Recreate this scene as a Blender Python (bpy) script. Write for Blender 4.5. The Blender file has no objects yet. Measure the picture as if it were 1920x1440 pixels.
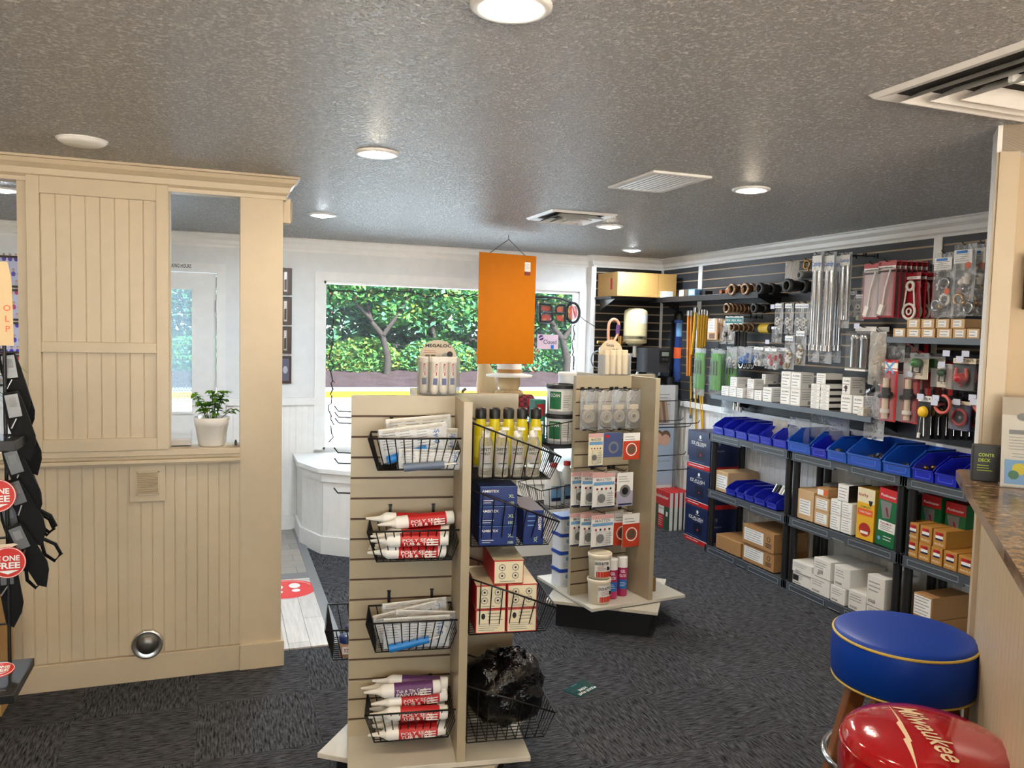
import bpy, math, random
from mathutils import Matrix, Vector, noise
random.seed(7)
PI = math.pi
SC = bpy.context.scene
COL = SC.collection
# ------------------------------------------------------------------ camera
cam_d = bpy.data.cameras.new('camera'); cam = bpy.data.objects.new('camera', cam_d); COL.objects.link(cam)
FPX, YAW, PIT, ROL = 1498.2, .3498, .06664, .02472
CF = Vector((math.sin(YAW)*math.cos(PIT), math.cos(YAW)*math.cos(PIT), -math.sin(PIT)))
_r0 = Vector((math.cos(YAW), -math.sin(YAW), 0)); _u0 = _r0.cross(CF)
CR = math.cos(ROL)*_r0 + math.sin(ROL)*_u0; CU = -math.sin(ROL)*_r0 + math.cos(ROL)*_u0
CAM = Vector((0, 0, 1.725))
cam.matrix_world = Matrix(((CR.x, CU.x, -CF.x, CAM.x), (CR.y, CU.y, -CF.y, CAM.y), (CR.z, CU.z, -CF.z, CAM.z), (0, 0, 0, 1)))
cam_d.sensor_width = 36; cam_d.lens = FPX/1920*36; cam_d.clip_start = .05; cam_d.clip_end = 200
SC.camera = cam
def at(px, py, ax, v):          # a point read off the photograph, put on a real plane of the room
    d = CR*(px-960) - CU*(py-720) + CF*FPX; i = 'xyz'.index(ax)
    return CAM + d*((v-CAM[i])/d[i])
# ------------------------------------------------------------------ world, sun, exposure
SC.view_settings.view_transform = 'Standard'; SC.view_settings.look = 'None'
SC.view_settings.exposure = 0.3; SC.view_settings.gamma = 1.0; SC.view_settings.use_curve_mapping = False
W = bpy.data.worlds.new('sky'); SC.world = W; W.use_nodes = True
_bg = W.node_tree.nodes['Background']; _bg.inputs[0].default_value = (.74, .90, 1.0, 1); _bg.inputs[1].default_value = 6.5
sun_d = bpy.data.lights.new('sun', 'SUN'); sun_d.energy = 80.0; sun_d.angle = math.radians(8); sun_d.color = (1, .97, .92)
sun = bpy.data.objects.new('sun', sun_d); COL.objects.link(sun); sun.rotation_euler = (math.radians(42), math.radians(18), 0)
H = 2.44; RX = 3.99; AY = 6.80; FY = 6.90; PY = 4.13
LAMPS = [(.60, 1.71, 33, 'w'), (.60, 3.33, 31, 'w'), (2.42, 3.31, 76, 'n'), (.61, 5.31, 84, 'c'), (2.44, 4.86, 72, 'n'),
         (3.30, 6.13, 60, 'c'), (-1.14, 5.21, 84, 'c'), (2.42, .6, 22, 'w'), (-1.2, 2.2, 40, 'w'), (-1.2, .3, 34, 'w'), (.6, -.4, 34, 'w')]
LCOL = {'w': (1, .80, .56), 'n': (1, .90, .78), 'c': (.76, .88, 1)}
# ------------------------------------------------------------------ materials
_mc = {}
def srgb(c):
    return tuple((x/255/12.92 if x/255 <= .04045 else ((x/255+.055)/1.055)**2.4) for x in c)
def M(name, rgb, rough=.6, metal=0, spec=.5, noise_=None, bump=None, coat=0, emit=None, alpha=None, trans=0):
    """rgb: 0-255 sRGB"""
    if name in _mc: return _mc[name]
    m = bpy.data.materials.new(name); m.use_nodes = True; nt = m.node_tree; b = nt.nodes['Principled BSDF']
    c = srgb(rgb) + (1,)
    b.inputs['Base Color'].default_value = c; b.inputs['Roughness'].default_value = rough; b.inputs['Metallic'].default_value = metal
    b.inputs['Specular IOR Level'].default_value = spec; b.inputs['Coat Weight'].default_value = coat
    if trans: b.inputs['Transmission Weight'].default_value = trans
    if emit: b.inputs['Emission Color'].default_value = srgb(emit[0])+(1,); b.inputs['Emission Strength'].default_value = emit[1]
    tc = nt.nodes.new('ShaderNodeTexCoord')
    sc_, amt = noise_ or (14, .06)
    n = nt.nodes.new('ShaderNodeTexNoise'); n.inputs['Scale'].default_value = sc_; n.inputs['Detail'].default_value = 3
    nt.links.new(tc.outputs['Object'], n.inputs['Vector'])
    mx = nt.nodes.new('ShaderNodeMix'); mx.data_type = 'RGBA'
    mx.inputs[6].default_value = tuple(x*(1-amt) for x in c[:3])+(1,); mx.inputs[7].default_value = tuple(min(1, x*(1+amt)) for x in c[:3])+(1,)
    nt.links.new(n.outputs['Fac'], mx.inputs[0]); nt.links.new(mx.outputs[2], b.inputs['Base Color'])
    if bump:
        n2 = nt.nodes.new('ShaderNodeTexNoise'); n2.inputs['Scale'].default_value = bump[0]; n2.inputs['Detail'].default_value = 4
        nt.links.new(tc.outputs['Object'], n2.inputs['Vector'])
        bp = nt.nodes.new('ShaderNodeBump'); bp.inputs['Strength'].default_value = bump[1]; bp.inputs['Distance'].default_value = bump[2] if len(bump) > 2 else .01
        nt.links.new(n2.outputs['Fac'], bp.inputs['Height']); nt.links.new(bp.outputs[0], b.inputs['Normal'])
    if alpha is not None: b.inputs['Alpha'].default_value = alpha
    _mc[name] = m; return m
def CLEAR(name, tint=(255, 255, 255), alpha=.2, rough=.12, bump=None, grey=(225, 230, 235)):
    """thin clear plastic or glass: mostly transparent, with gloss"""
    if name in _mc: return _mc[name]
    m = bpy.data.materials.new(name); m.use_nodes = True; nt = m.node_tree; nt.nodes.clear()
    out = nt.nodes.new('ShaderNodeOutputMaterial'); tr = nt.nodes.new('ShaderNodeBsdfTransparent'); tr.inputs[0].default_value = srgb(tint)+(1,)
    pb = nt.nodes.new('ShaderNodeBsdfPrincipled'); pb.inputs['Base Color'].default_value = srgb(grey)+(1,); pb.inputs['Roughness'].default_value = rough
    mix = nt.nodes.new('ShaderNodeMixShader')
    fr = nt.nodes.new('ShaderNodeFresnel'); fr.inputs[0].default_value = 1.4
    mr = nt.nodes.new('ShaderNodeMapRange'); mr.inputs[3].default_value = alpha; mr.inputs[4].default_value = min(1, alpha+.6)
    nt.links.new(fr.outputs[0], mr.inputs[0]); nt.links.new(mr.outputs[0], mix.inputs[0])
    if bump:
        tc = nt.nodes.new('ShaderNodeTexCoord'); n2 = nt.nodes.new('ShaderNodeTexNoise'); n2.inputs['Scale'].default_value = bump[0]; n2.inputs['Detail'].default_value = 3
        n2.inputs['Distortion'].default_value = 1.2
        nt.links.new(tc.outputs['Object'], n2.inputs['Vector']); bp = nt.nodes.new('ShaderNodeBump'); bp.inputs['Strength'].default_value = bump[1]; bp.inputs['Distance'].default_value = .02
        nt.links.new(n2.outputs['Fac'], bp.inputs['Height']); nt.links.new(bp.outputs[0], pb.inputs['Normal']); nt.links.new(bp.outputs[0], fr.inputs['Normal'])
    nt.links.new(tr.outputs[0], mix.inputs[1]); nt.links.new(pb.outputs[0], mix.inputs[2]); nt.links.new(mix.outputs[0], out.inputs[0])
    _mc[name] = m; return m
def nodes(name):
    m = bpy.data.materials.new(name); m.use_nodes = True; _mc[name] = m
    return m, m.node_tree, m.node_tree.nodes['Principled BSDF']
white_wall = M('white_wall_paint', (236, 238, 238), .55, bump=(90, .08, .004))
cream = M('cream_painted_wood', (198, 182, 155), .42, bump=(60, .05, .003))
tanwall = M('tan_wall_paint', (192, 170, 138), .6, bump=(120, .1, .003))
trimw = M('white_trim_paint', (244, 244, 242), .35)
black = M('black_plastic', (20, 20, 22), .45)
wireb = M('black_coated_wire', (16, 16, 18), .35)
melamine = M('cream_melamine', (170, 158, 134), .32)
melw = M('white_melamine', (202, 198, 186), .3)
groove = M('dark_slot', (84, 56, 34), .6)
slatdark = M('dark_slat_board', (56, 59, 64), .5)
slatblack = M('black_slat_board', (22, 21, 22), .5)
slotl = M('pale_slot_insert', (176, 156, 130), .5)
chrome = M('polished_chrome', (215, 215, 215), .12, 1)
steel = M('brushed_steel', (160, 160, 162), .3, 1)
brass = M('brass', (170, 135, 80), .3, 1)
bronze = M('bronze_ring', (140, 112, 88), .35, .7)
paper = M('white_paper', (235, 235, 232), .6)
ink = M('black_ink', (25, 25, 28), .6)
inkgrey = M('grey_print', (140, 140, 144), .6)
card = M('brown_cardboard', (168, 126, 80), .75)
cardl = M('pale_cardboard', (196, 164, 122), .75)
cardw = M('white_cardboard', (226, 224, 218), .6)
red = M('red_print', (190, 30, 34), .45)
redd = M('dark_red_card', (150, 22, 34), .4)
blueb = M('blue_bin_plastic', (22, 34, 176), .35, coat=.2)
blueb2 = M('mid_blue_bin_plastic', (20, 78, 178), .35, coat=.2)
navy = M('navy_card', (22, 36, 78), .4)
navyp = M('bright_navy_card', (18, 44, 110), .35)
yellow = M('yellow_plastic', (206, 190, 20), .35)
green = M('green_print', (30, 110, 70), .45)
teal = M('teal_print', (40, 120, 122), .45)
purple = M('purple_print', (92, 48, 104), .45)
lblue = M('light_blue_print', (110, 160, 205), .45)
mblue = M('mid_blue_print', (30, 110, 190), .4)
orange = M('orange_print', (222, 92, 40), .45)
rackgrey = M('grey_rack_plastic', (70, 76, 84), .5, bump=(200, .1, .002))
rackblk = M('black_rack_post', (22, 22, 24), .5)
wrap = CLEAR('clear_wrap', alpha=.12, bump=(22, .55), grey=(215, 220, 226))
wrapm = CLEAR('milky_wrap', alpha=.38, bump=(18, .9), rough=.2, grey=(205, 200, 192))
clearp = CLEAR('clear_plastic', alpha=.035, rough=.05)
glass = CLEAR('window_glass', alpha=.02, rough=.02)
wood = M('honey_wood', (128, 78, 40), .45, noise_=(6, .25))
ply = M('plywood', (178, 140, 84), .6, noise_=(5, .12))
# ------------------------------------------------------------------ mesh builder
_txt = {}
def _text_mesh(s, bold=0):
    k = (s, bold)
    if k in _txt: return _txt[k]
    c = bpy.data.curves.new('lettering', 'FONT'); c.body = s; c.size = 1; c.resolution_u = 2; c.offset = bold
    o = bpy.data.objects.new('lettering', c)
    me = bpy.data.meshes.new_from_object(o)
    V = [(v.co.x, v.co.y) for v in me.vertices]; F = [tuple(p.vertices) for p in me.polygons]
    bpy.data.objects.remove(o); bpy.data.curves.remove(c); bpy.data.meshes.remove(me)
    x0 = min(v[0] for v in V); x1 = max(v[0] for v in V); y0 = min(v[1] for v in V); y1 = max(v[1] for v in V)
    r = ([(v[0]-x0, v[1]-y0) for v in V], F, x1-x0, y1-y0); _txt[k] = r; return r
class MB:
    def __init__(s, T=None): s.v = []; s.f = []; s.mi = []; s.sm = []; s.mats = []; s.T = T
    def add(s, V, F, mat, smooth=False):
        if mat not in s.mats: s.mats.append(mat)
        k = s.mats.index(mat); n = len(s.v)
        if s.T is not None: V = [tuple(s.T @ Vector(v)) for v in V]
        s.v += [tuple(v) for v in V]
        for f in F: s.f.append(tuple(i+n for i in f)); s.mi.append(k); s.sm.append(smooth)
        return s
    def box(s, x0, y0, z0, x1, y1, z1, mat, mats=None):
        """mats: dict face->material, faces 'x-','x+','y-','y+','z-','z+'"""
        V = [(x0,y0,z0),(x1,y0,z0),(x1,y1,z0),(x0,y1,z0),(x0,y0,z1),(x1,y0,z1),(x1,y1,z1),(x0,y1,z1)]
        FF = {'z-': (0,3,2,1), 'z+': (4,5,6,7), 'y-': (0,1,5,4), 'x+': (1,2,6,5), 'y+': (2,3,7,6), 'x-': (3,0,4,7)}
        if not mats: return s.add(V, list(FF.values()), mat)
        s.add(V, [f for k, f in FF.items() if k not in mats], mat)
        for k, m in mats.items(): s.add(V, [FF[k]], m)
        return s
    def cbox(s, c, d, mat, rz=0, rx=0, ry=0, mats=None):
        o = s.T; R = Matrix.Translation(c) @ Matrix.Rotation(rz, 4, 'Z') @ Matrix.Rotation(ry, 4, 'Y') @ Matrix.Rotation(rx, 4, 'X')
        s.T = R if o is None else o @ R; s.box(-d[0]/2, -d[1]/2, -d[2]/2, d[0]/2, d[1]/2, d[2]/2, mat, mats); s.T = o; return s
    def rbox(s, x0, y0, z0, x1, y1, z1, r, mat, n=3):   # box with rounded vertical edges
        P = []
        for cx, cy, a in ((x1-r, y1-r, 0), (x0+r, y1-r, 90), (x0+r, y0+r, 180), (x1-r, y0+r, 270)):
            for i in range(n+1): t = math.radians(a+90*i/n); P.append((cx+r*math.cos(t), cy+r*math.sin(t)))
        return s.prism(P, z0, z1, mat)
    def prism(s, P, z0, z1, mat, ax='z', smooth=False, matside=None):
        n = len(P)
        m = {'z': lambda a, b, c: (a, b, c), 'y': lambda a, b, c: (a, c, b), 'x': lambda a, b, c: (c, a, b)}[ax]
        V = [m(p[0], p[1], z0) for p in P] + [m(p[0], p[1], z1) for p in P]
        F = [tuple(range(n-1, -1, -1)), tuple(range(n, 2*n))]
        S = [(i, (i+1) % n, n+(i+1) % n, n+i) for i in range(n)]
        if ax == 'y': F = [f[::-1] for f in F]; S = [f[::-1] for f in S]
        s.add(V, F, mat); s.add(V, S, matside or mat, smooth); return s
    def lathe(s, prof, mat, c=(0, 0, 0), n=20, smooth=True, a0=0, a1=2*PI, sx=1, sy=1):
        V = []; full = abs(a1-a0-2*PI) < 1e-6; N = n if full else n+1
        for r, z in prof:
            for i in range(N): a = a0+(a1-a0)*i/n; V.append((c[0]+r*math.cos(a)*sx, c[1]+r*math.sin(a)*sy, c[2]+z))
        F = []
        for j in range(len(prof)-1):
            for i in range(n):
                k = (i+1) % N if full else i+1
                F.append((j*N+i, j*N+k, (j+1)*N+k, (j+1)*N+i))
        return s.add(V, F, mat, smooth)
    def cyl(s, p0, p1, r, mat, n=10, r1=None, caps=True, smooth=True):
        p0 = Vector(p0); p1 = Vector(p1); d = (p1-p0)
        if d.length < 1e-9: return s
        q = d.normalized().to_track_quat('Z', 'Y').to_matrix(); r1 = r if r1 is None else r1; V = []
        for p, rr in ((p0, r), (p1, r1)):
            for i in range(n): a = 2*PI*i/n; V.append(p + q @ Vector((rr*math.cos(a), rr*math.sin(a), 0)))
        s.add(V, [(i, (i+1) % n, n+(i+1) % n, n+i) for i in range(n)], mat, smooth)
        if caps: s.add(V, [tuple(range(n-1, -1, -1)), tuple(range(n, 2*n))], mat)
        return s
    def tube(s, P, r, mat, n=6, closed=False, r_end=None):
        P = [Vector(p) for p in P]; m = len(P); V = []; up = None
        for i, p in enumerate(P):
            a = P[i-1] if (i or closed) else P[i]; b = P[(i+1) % m] if (i < m-1 or closed) else P[i]
            t = (b-a).normalized()
            if up is None:
                up = Vector((0, 0, 1)) if abs(t.z) < .9 else Vector((1, 0, 0))
            e1 = (up - t*up.dot(t)).normalized(); e2 = t.cross(e1); up = e1
            rr = r if r_end is None else r+(r_end-r)*i/(m-1)
            for k in range(n): an = 2*PI*k/n; V.append(p + (e1*math.cos(an)+e2*math.sin(an))*rr)
        F = []
        for i in range(m if closed else m-1):
            j = (i+1) % m
            for k in range(n): F.append((i*n+k, i*n+(k+1) % n, j*n+(k+1) % n, j*n+k))
        s.add(V, F, mat, True)
        if not closed: s.add(V, [tuple(range(n-1, -1, -1)), tuple(range((m-1)*n, m*n))], mat)
        return s
    def ball(s, c, r, mat, n=12, sx=1, sy=1, sz=1):
        return s.lathe([(max(1e-4, r*math.sin(PI*i/(n//2+2))), -r*sz*math.cos(PI*i/(n//2+2))) for i in range(n//2+3)], mat, c, n, sx=sx, sy=sy)
    def ring(s, c, R, r, mat, ax='y', n=20, k=6):
        m = {'z': lambda a, b: (c[0]+a, c[1]+b, c[2]), 'y': lambda a, b: (c[0]+a, c[1], c[2]+b), 'x': lambda a, b: (c[0], c[1]+a, c[2]+b)}[ax]
        return s.tube([m(R*math.cos(2*PI*i/n), R*math.sin(2*PI*i/n)) for i in range(n)], r, mat, k, True)
    def text(s, t, c, h, mat, w=None, face='y-', rot=0, bold=.01, align='c', vert=False):
        """lettering on a plane facing y- (reads left to right seen from -y); c is its centre; w limits width"""
        V, F, tw, th = _text_mesh(t, bold)
        k = h/th; kx = k
        if w: kx = min(k*1.6, w/tw)
        ca, sa = math.cos(rot), math.sin(rot); ox = {'c': tw/2, 'l': 0, 'r': tw}[align]
        P = []
        for x, y in V:
            X = (x-ox)*kx; Y = (y-th/2)*k; X, Y = X*ca-Y*sa, X*sa+Y*ca
            if face == 'y-': P.append((c[0]+X, c[1], c[2]+Y))
            elif face == 'x-': P.append((c[0], c[1]-X, c[2]+Y))
            elif face == 'x+': P.append((c[0], c[1]+X, c[2]+Y))
            elif face == 'z+': P.append((c[0]+X, c[1]+Y, c[2]))
        return s.add(P, F, mat)
    def wtext(s, t, R, ang, z, h, mat, w=None, bold=.02):
        """lettering wrapped round an upright cylinder of radius R, centred at angle ang from -y"""
        V, F, tw, th = _text_mesh(t, bold); k = h/th; kx = w/tw if w else k; P = []
        for x, y in V:
            a = ang+(x-tw/2)*kx/R; P.append(((R)*math.sin(a), -(R)*math.cos(a), z+(y-th/2)*k))
        return s.add(P, F, mat)
    def lines(s, x0, x1, z0, z1, n, y, mat, th=.24, rag=.35, rnd=None):   # rows of small print
        rnd = rnd or random
        for i in range(n):
            z = z1-(z1-z0)*(i+.5)/n; t = (z1-z0)/n*th/2; xe = x1-(x1-x0)*rag*rnd.random()
            s.add([(x0, y, z-t), (xe, y, z-t), (xe, y, z+t), (x0, y, z+t)], [(0, 1, 2, 3)], mat)
        return s
    def rect(s, x0, z0, x1, z1, y, mat): return s.add([(x0, y, z0), (x1, y, z0), (x1, y, z1), (x0, y, z1)], [(0, 1, 2, 3)], mat)
    def disc(s, c, r, mat, n=18, sz=1): return s.add([(c[0]+r*math.cos(2*PI*i/n), c[1], c[2]+r*sz*math.sin(2*PI*i/n)) for i in range(n)], [tuple(range(n))], mat)
    def pouch(s, w, h, t, mat, nx=6, nz=8, c=(0, 0, 0), wr=.004, seed=0, top=.35):
        """a soft bag hanging from its top edge (z=0 down to -h), bulging t, with crumples"""
        for sgn in (-1, 1):
            V = []
            for j in range(nz+1):
                v = j/nz
                for i in range(nx+1):
                    u = i/nx*2-1
                    b = (1-u*u)**.5 if abs(u) < 1 else 0
                    prof = min(1, (v+.02)/top)*(min(1, (1-v)/.12))**.5
                    p = Vector((u*7+seed, v*9, sgn*3+seed))
                    nz_ = noise.noise(p)*wr*3; nx_ = noise.noise(p+Vector((9, 4, 1)))*wr*1.5
                    V.append((c[0]+u*w/2+nx_, c[1]+sgn*(b*prof*t/2)+nz_*b, c[2]-v*h+nx_*.8*(v > .8)))
            F = [(j*(nx+1)+i, j*(nx+1)+i+1, (j+1)*(nx+1)+i+1, (j+1)*(nx+1)+i) for j in range(nz) for i in range(nx)]
            if sgn < 0: F = [f[::-1] for f in F]
            s.add(V, F, mat, True)
        return s
    def build(s, name, parent=None, loc=None, rz=0, label=None, cat=None, group=None, kind=None, bevel=0):
        me = bpy.data.meshes.new(name); me.from_pydata(s.v, [], s.f)
        for m in s.mats: me.materials.append(m)
        me.polygons.foreach_set('material_index', s.mi); me.polygons.foreach_set('use_smooth', s.sm); me.update()
        o = bpy.data.objects.new(name, me); COL.objects.link(o)
        if parent is not None: o.parent = parent
        if loc is not None: o.location = loc
        if rz: o.rotation_euler = (0, 0, rz)
        tag(o, label, cat, group, kind)
        if bevel:
            b = o.modifiers.new('bevel', 'BEVEL'); b.width = bevel; b.segments = 2; b.limit_method = 'ANGLE'
        return o
def tag(o, label=None, cat=None, group=None, kind=None):
    if label: o['label'] = label
    if cat: o['category'] = cat
    if group: o['group'] = group
    if kind: o['kind'] = kind
    return o
def thing(name, loc, rz, label, cat, group=None, rx=0, ry=0):
    o = bpy.data.objects.new(name, None); COL.objects.link(o); o.location = loc; o.rotation_euler = (rx, ry, rz); o.empty_display_size = .05
    return tag(o, label, cat, group)
def copy_tree(o, loc=None, rz=None, label=None, parent=None, rx=None, ry=None):
    c = o.copy(); COL.objects.link(c)
    if parent is not None: c.parent = parent
    if loc is not None: c.location = loc
    if rz is not None: c.rotation_euler[2] = rz
    if rx is not None: c.rotation_euler[0] = rx
    if ry is not None: c.rotation_euler[1] = ry
    if label: c['label'] = label
    for ch in o.children:
        copy_tree(ch, parent=c)
    return c
def structure(mb, name, bevel=0): return mb.build(name, kind='structure', bevel=bevel)
# ------------------------------------------------------------------ surface materials of the room
def mat_carpet():
    m, nt, b = nodes('charcoal_carpet_tile'); N = nt.nodes.new; L = nt.links.new
    tc = N('ShaderNodeTexCoord'); mp = N('ShaderNodeMapping'); L(tc.outputs['Object'], mp.inputs[0])
    mp.inputs['Location'].default_value = (.1, .23, 0)
    ck = N('ShaderNodeTexChecker'); ck.inputs['Scale'].default_value = 1/.5; L(mp.outputs[0], ck.inputs[0])
    def streak(sx, sy):
        q = N('ShaderNodeMapping'); q.inputs['Scale'].default_value = (sx, sy, 1); L(tc.outputs['Object'], q.inputs[0])
        n = N('ShaderNodeTexNoise'); n.inputs['Scale'].default_value = 1; n.inputs['Detail'].default_value = 4; n.inputs['Roughness'].default_value = .7
        L(q.outputs[0], n.inputs['Vector']); return n
    a = streak(16, 130); c = streak(130, 16)
    mx = N('ShaderNodeMix'); mx.data_type = 'FLOAT'; L(ck.outputs['Fac'], mx.inputs[0]); L(a.outputs['Fac'], mx.inputs[2]); L(c.outputs['Fac'], mx.inputs[3])
    r = N('ShaderNodeValToRGB'); r.color_ramp.elements[0].position = .36; r.color_ramp.elements[0].color = srgb((8, 8, 10))+(1,)
    r.color_ramp.elements[1].position = .66; r.color_ramp.elements[1].color = srgb((93, 95, 101))+(1,)
    L(mx.outputs[0], r.inputs[0]); L(r.outputs[0], b.inputs['Base Color']); b.inputs['Roughness'].default_value = .95; b.inputs['Specular IOR Level'].default_value = .15
    bp = N('ShaderNodeBump'); bp.inputs['Strength'].default_value = .5; bp.inputs['Distance'].default_value = .006; L(mx.outputs[0], bp.inputs['Height']); L(bp.outputs[0], b.inputs['Normal'])
    return m
def mat_ceiling():
    m, nt, b = nodes('knockdown_ceiling'); N = nt.nodes.new; L = nt.links.new
    tc = N('ShaderNodeTexCoord')
    n = N('ShaderNodeTexNoise'); n.inputs['Scale'].default_value = 78; n.inputs['Detail'].default_value = 5; n.inputs['Roughness'].default_value = .6; n.inputs['Distortion'].default_value = .4
    L(tc.outputs['Object'], n.inputs['Vector'])
    r = N('ShaderNodeValToRGB'); r.color_ramp.elements[0].position = .44; r.color_ramp.elements[1].position = .64; L(n.outputs['Fac'], r.inputs[0])
    cr = N('ShaderNodeMix'); cr.data_type = 'RGBA'; cr.inputs[6].default_value = srgb((184, 182, 180))+(1,); cr.inputs[7].default_value = srgb((250, 249, 247))+(1,)
    L(r.outputs[0], cr.inputs[0]); L(cr.outputs[2], b.inputs['Base Color'])
    bp = N('ShaderNodeBump'); bp.inputs['Strength'].default_value = 1; bp.inputs['Distance'].default_value = .03
    L(r.outputs[0], bp.inputs['Height']); L(bp.outputs[0], b.inputs['Normal'])
    b.inputs['Roughness'].default_value = .42; b.inputs['Specular IOR Level'].default_value = .6
    return m
def mat_plank(name, ca, cb, scale, dirx=True, gloss=.4):
    m, nt, b = nodes(name); N = nt.nodes.new; L = nt.links.new
    tc = N('ShaderNodeTexCoord'); mp = N('ShaderNodeMapping'); L(tc.outputs['Object'], mp.inputs[0])
    if not dirx: mp.inputs['Rotation'].default_value = (0, 0, PI/2)
    br = N('ShaderNodeTexBrick'); br.inputs['Scale'].default_value = scale; br.inputs['Mortar Size'].default_value = .004; br.inputs['Brick Width'].default_value = 1.6; br.inputs['Row Height'].default_value = .25
    br.inputs[1].default_value = srgb(ca)+(1,); br.inputs[2].default_value = srgb(cb)+(1,); br.inputs[3].default_value = srgb((70, 66, 62))+(1,)
    L(mp.outputs[0], br.inputs[0])
    w = N('ShaderNodeMapping'); w.inputs['Scale'].default_value = (3, 40, 3) if dirx else (40, 3, 3); L(tc.outputs['Object'], w.inputs[0])
    n = N('ShaderNodeTexNoise'); n.inputs['Scale'].default_value = 1.5; n.inputs['Detail'].default_value = 5; L(w.outputs[0], n.inputs['Vector'])
    mx = N('ShaderNodeMix'); mx.data_type = 'RGBA'; mx.blend_type = 'MULTIPLY'; mx.inputs[0].default_value = .6; L(br.outputs[0], mx.inputs[6]); L(n.outputs['Fac'], mx.inputs[7])
    ad = N('ShaderNodeBrightContrast'); ad.inputs['Bright'].default_value = .12; L(mx.outputs[2], ad.inputs[0]); L(ad.outputs[0], b.inputs['Base Color'])
    b.inputs['Roughness'].default_value = gloss
    return m
carpet = mat_carpet(); ceilm = mat_ceiling()
plank = mat_plank('pale_vinyl_plank', (222, 216, 208), (204, 198, 192), 2.2, False)
tile = mat_plank('grey_wood_look_tile', (164, 154, 140), (126, 120, 110), 1.6, True)
def mat_granite():
    m, nt, b = nodes('brown_granite'); N = nt.nodes.new; L = nt.links.new
    tc = N('ShaderNodeTexCoord'); v = N('ShaderNodeTexNoise'); v.inputs['Scale'].default_value = 38; v.inputs['Detail'].default_value = 8; v.inputs['Roughness'].default_value = .72
    L(tc.outputs['Object'], v.inputs['Vector'])
    r = N('ShaderNodeValToRGB'); e = r.color_ramp.elements; e[0].position = .36; e[0].color = srgb((30, 24, 20))+(1,); e[1].position = .7; e[1].color = srgb((206, 180, 138))+(1,)
    for p, c in ((.46, (96, 70, 46)), (.54, (150, 118, 80)), (.6, (120, 112, 104))): x = e.new(p); x.color = srgb(c)+(1,)
    L(v.outputs['Fac'], r.inputs[0]); L(r.outputs[0], b.inputs['Base Color']); b.inputs['Roughness'].default_value = .2
    return m
granite = mat_granite()
# ------------------------------------------------------------------ floor, ceiling, walls
XL, YB, XR = -3.3, -1.9, RX+.02
m = MB().box(XL, YB, -.06, XR+.1, FY+.1, 0, carpet); structure(m, 'floor')
m = MB().box(XL, YB, H, XR+.1, FY+.1, H+.06, ceilm); structure(m, 'ceiling')
m = MB().box(XR, YB, 0, XR+.12, FY+.1, H, white_wall); structure(m, 'wall_right')
m = MB().box(XL-.1, YB, 0, XL, FY+.1, H, tanwall); structure(m, 'wall_left')
m = MB(); m.box(XL, YB-.1, 0, -2.4, YB, H, tanwall).box(2.6, YB-.1, 0, XR, YB, H, tanwall).box(-2.4, YB-.1, 0, 2.6, YB, .8, tanwall).box(-2.4, YB-.1, 2.2, 2.6, YB, H, tanwall); structure(m, 'wall_back')
w = thing('window_added_rear', (0, 0, 0), 0, None, None); w['kind'] = 'structure'; m = MB()  # added window, out of view, lets daylight onto the near ceiling
for a in (-2.4, -.75, .9, 2.55): m.box(a, YB-.1, .8, a+.05, YB+.01, 2.2, trimw)
m.build('window_frame', w); MB().box(-2.4, YB-.06, .8, 2.6, YB-.055, 2.2, glass).build('window_pane', w)
m = MB().box(-3.4, YB-2.6, 2.30, 3.6, YB-.1, 2.38, tanwall); structure(m, 'roof_added_awning')  # unseen awning, added to keep sky light off the partition
m = MB().box(-40, -40, -.2, 40, YB-.1, -.1, M('pale_bounce_ground', (190, 174, 156), .9)); structure(m, 'ground_added_rear')  # added unseen ground, bounces sunlight up through the rear window
WX0, WX1, WZ0, WZ1 = .812, 3.165, .672, 2.105       # shop window
DX0, DX1, DZ1 = -.97, -.036, 2.13                  # entry door
m = MB()
m.box(XL, FY, 0, DX0, FY+.14, H, white_wall); m.box(DX0, FY, DZ1, DX1, FY+.14, H, white_wall); m.box(DX1, FY, 0, WX0, FY+.14, H, white_wall)
m.box(WX0, FY, 0, WX1, FY+.14, WZ0, white_wall); m.box(WX0, FY, WZ1, WX1, FY+.14, H, white_wall); m.box(WX1, FY, 0, XR, FY+.14, H, white_wall)
structure(m, 'wall_front')
def crown(mb, P, mat, s=1.0):
    """crown moulding swept along the polyline P (x,y) at the ceiling; profile offset to the left of travel"""
    prof = [(0, .105), (.012, .105), (.014, .088), (.028, .076), (.034, .05), (.055, .03), (.062, .012), (.075, .010), (.075, 0), (0, 0)]
    P = [Vector((p[0], p[1])) for p in P]; rows = []
    for i, p in enumerate(P):
        d0 = (P[i]-P[i-1]).normalized() if i else (P[1]-P[0]).normalized(); d1 = (P[i+1]-P[i]).normalized() if i < len(P)-1 else d0
        n0 = Vector((-d0.y, d0.x)); n1 = Vector((-d1.y, d1.x)); nn = (n0+n1).normalized(); k = 1/max(.3, nn.dot(n0))
        rows.append([(p.x+nn.x*k*o*s, p.y+nn.y*k*o*s, H-z*s) for o, z in prof])
    V = [v for r in rows for v in r]; n = len(prof); F = []
    for i in range(len(P)-1):
        for j in range(n): F.append((i*n+j, i*n+(j+1) % n, (i+1)*n+(j+1) % n, (i+1)*n+j))
    mb.add(V, F, mat); mb.add(rows[0], [tuple(range(n))], mat); mb.add(rows[-1], [tuple(range(n-1, -1, -1))], mat)
m = MB(); crown(m, [(RX+.02, YB), (RX+.02, AY), (3.27, AY), (3.27, FY), (XL, FY)], trimw); structure(m, 'trim_crown')
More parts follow.
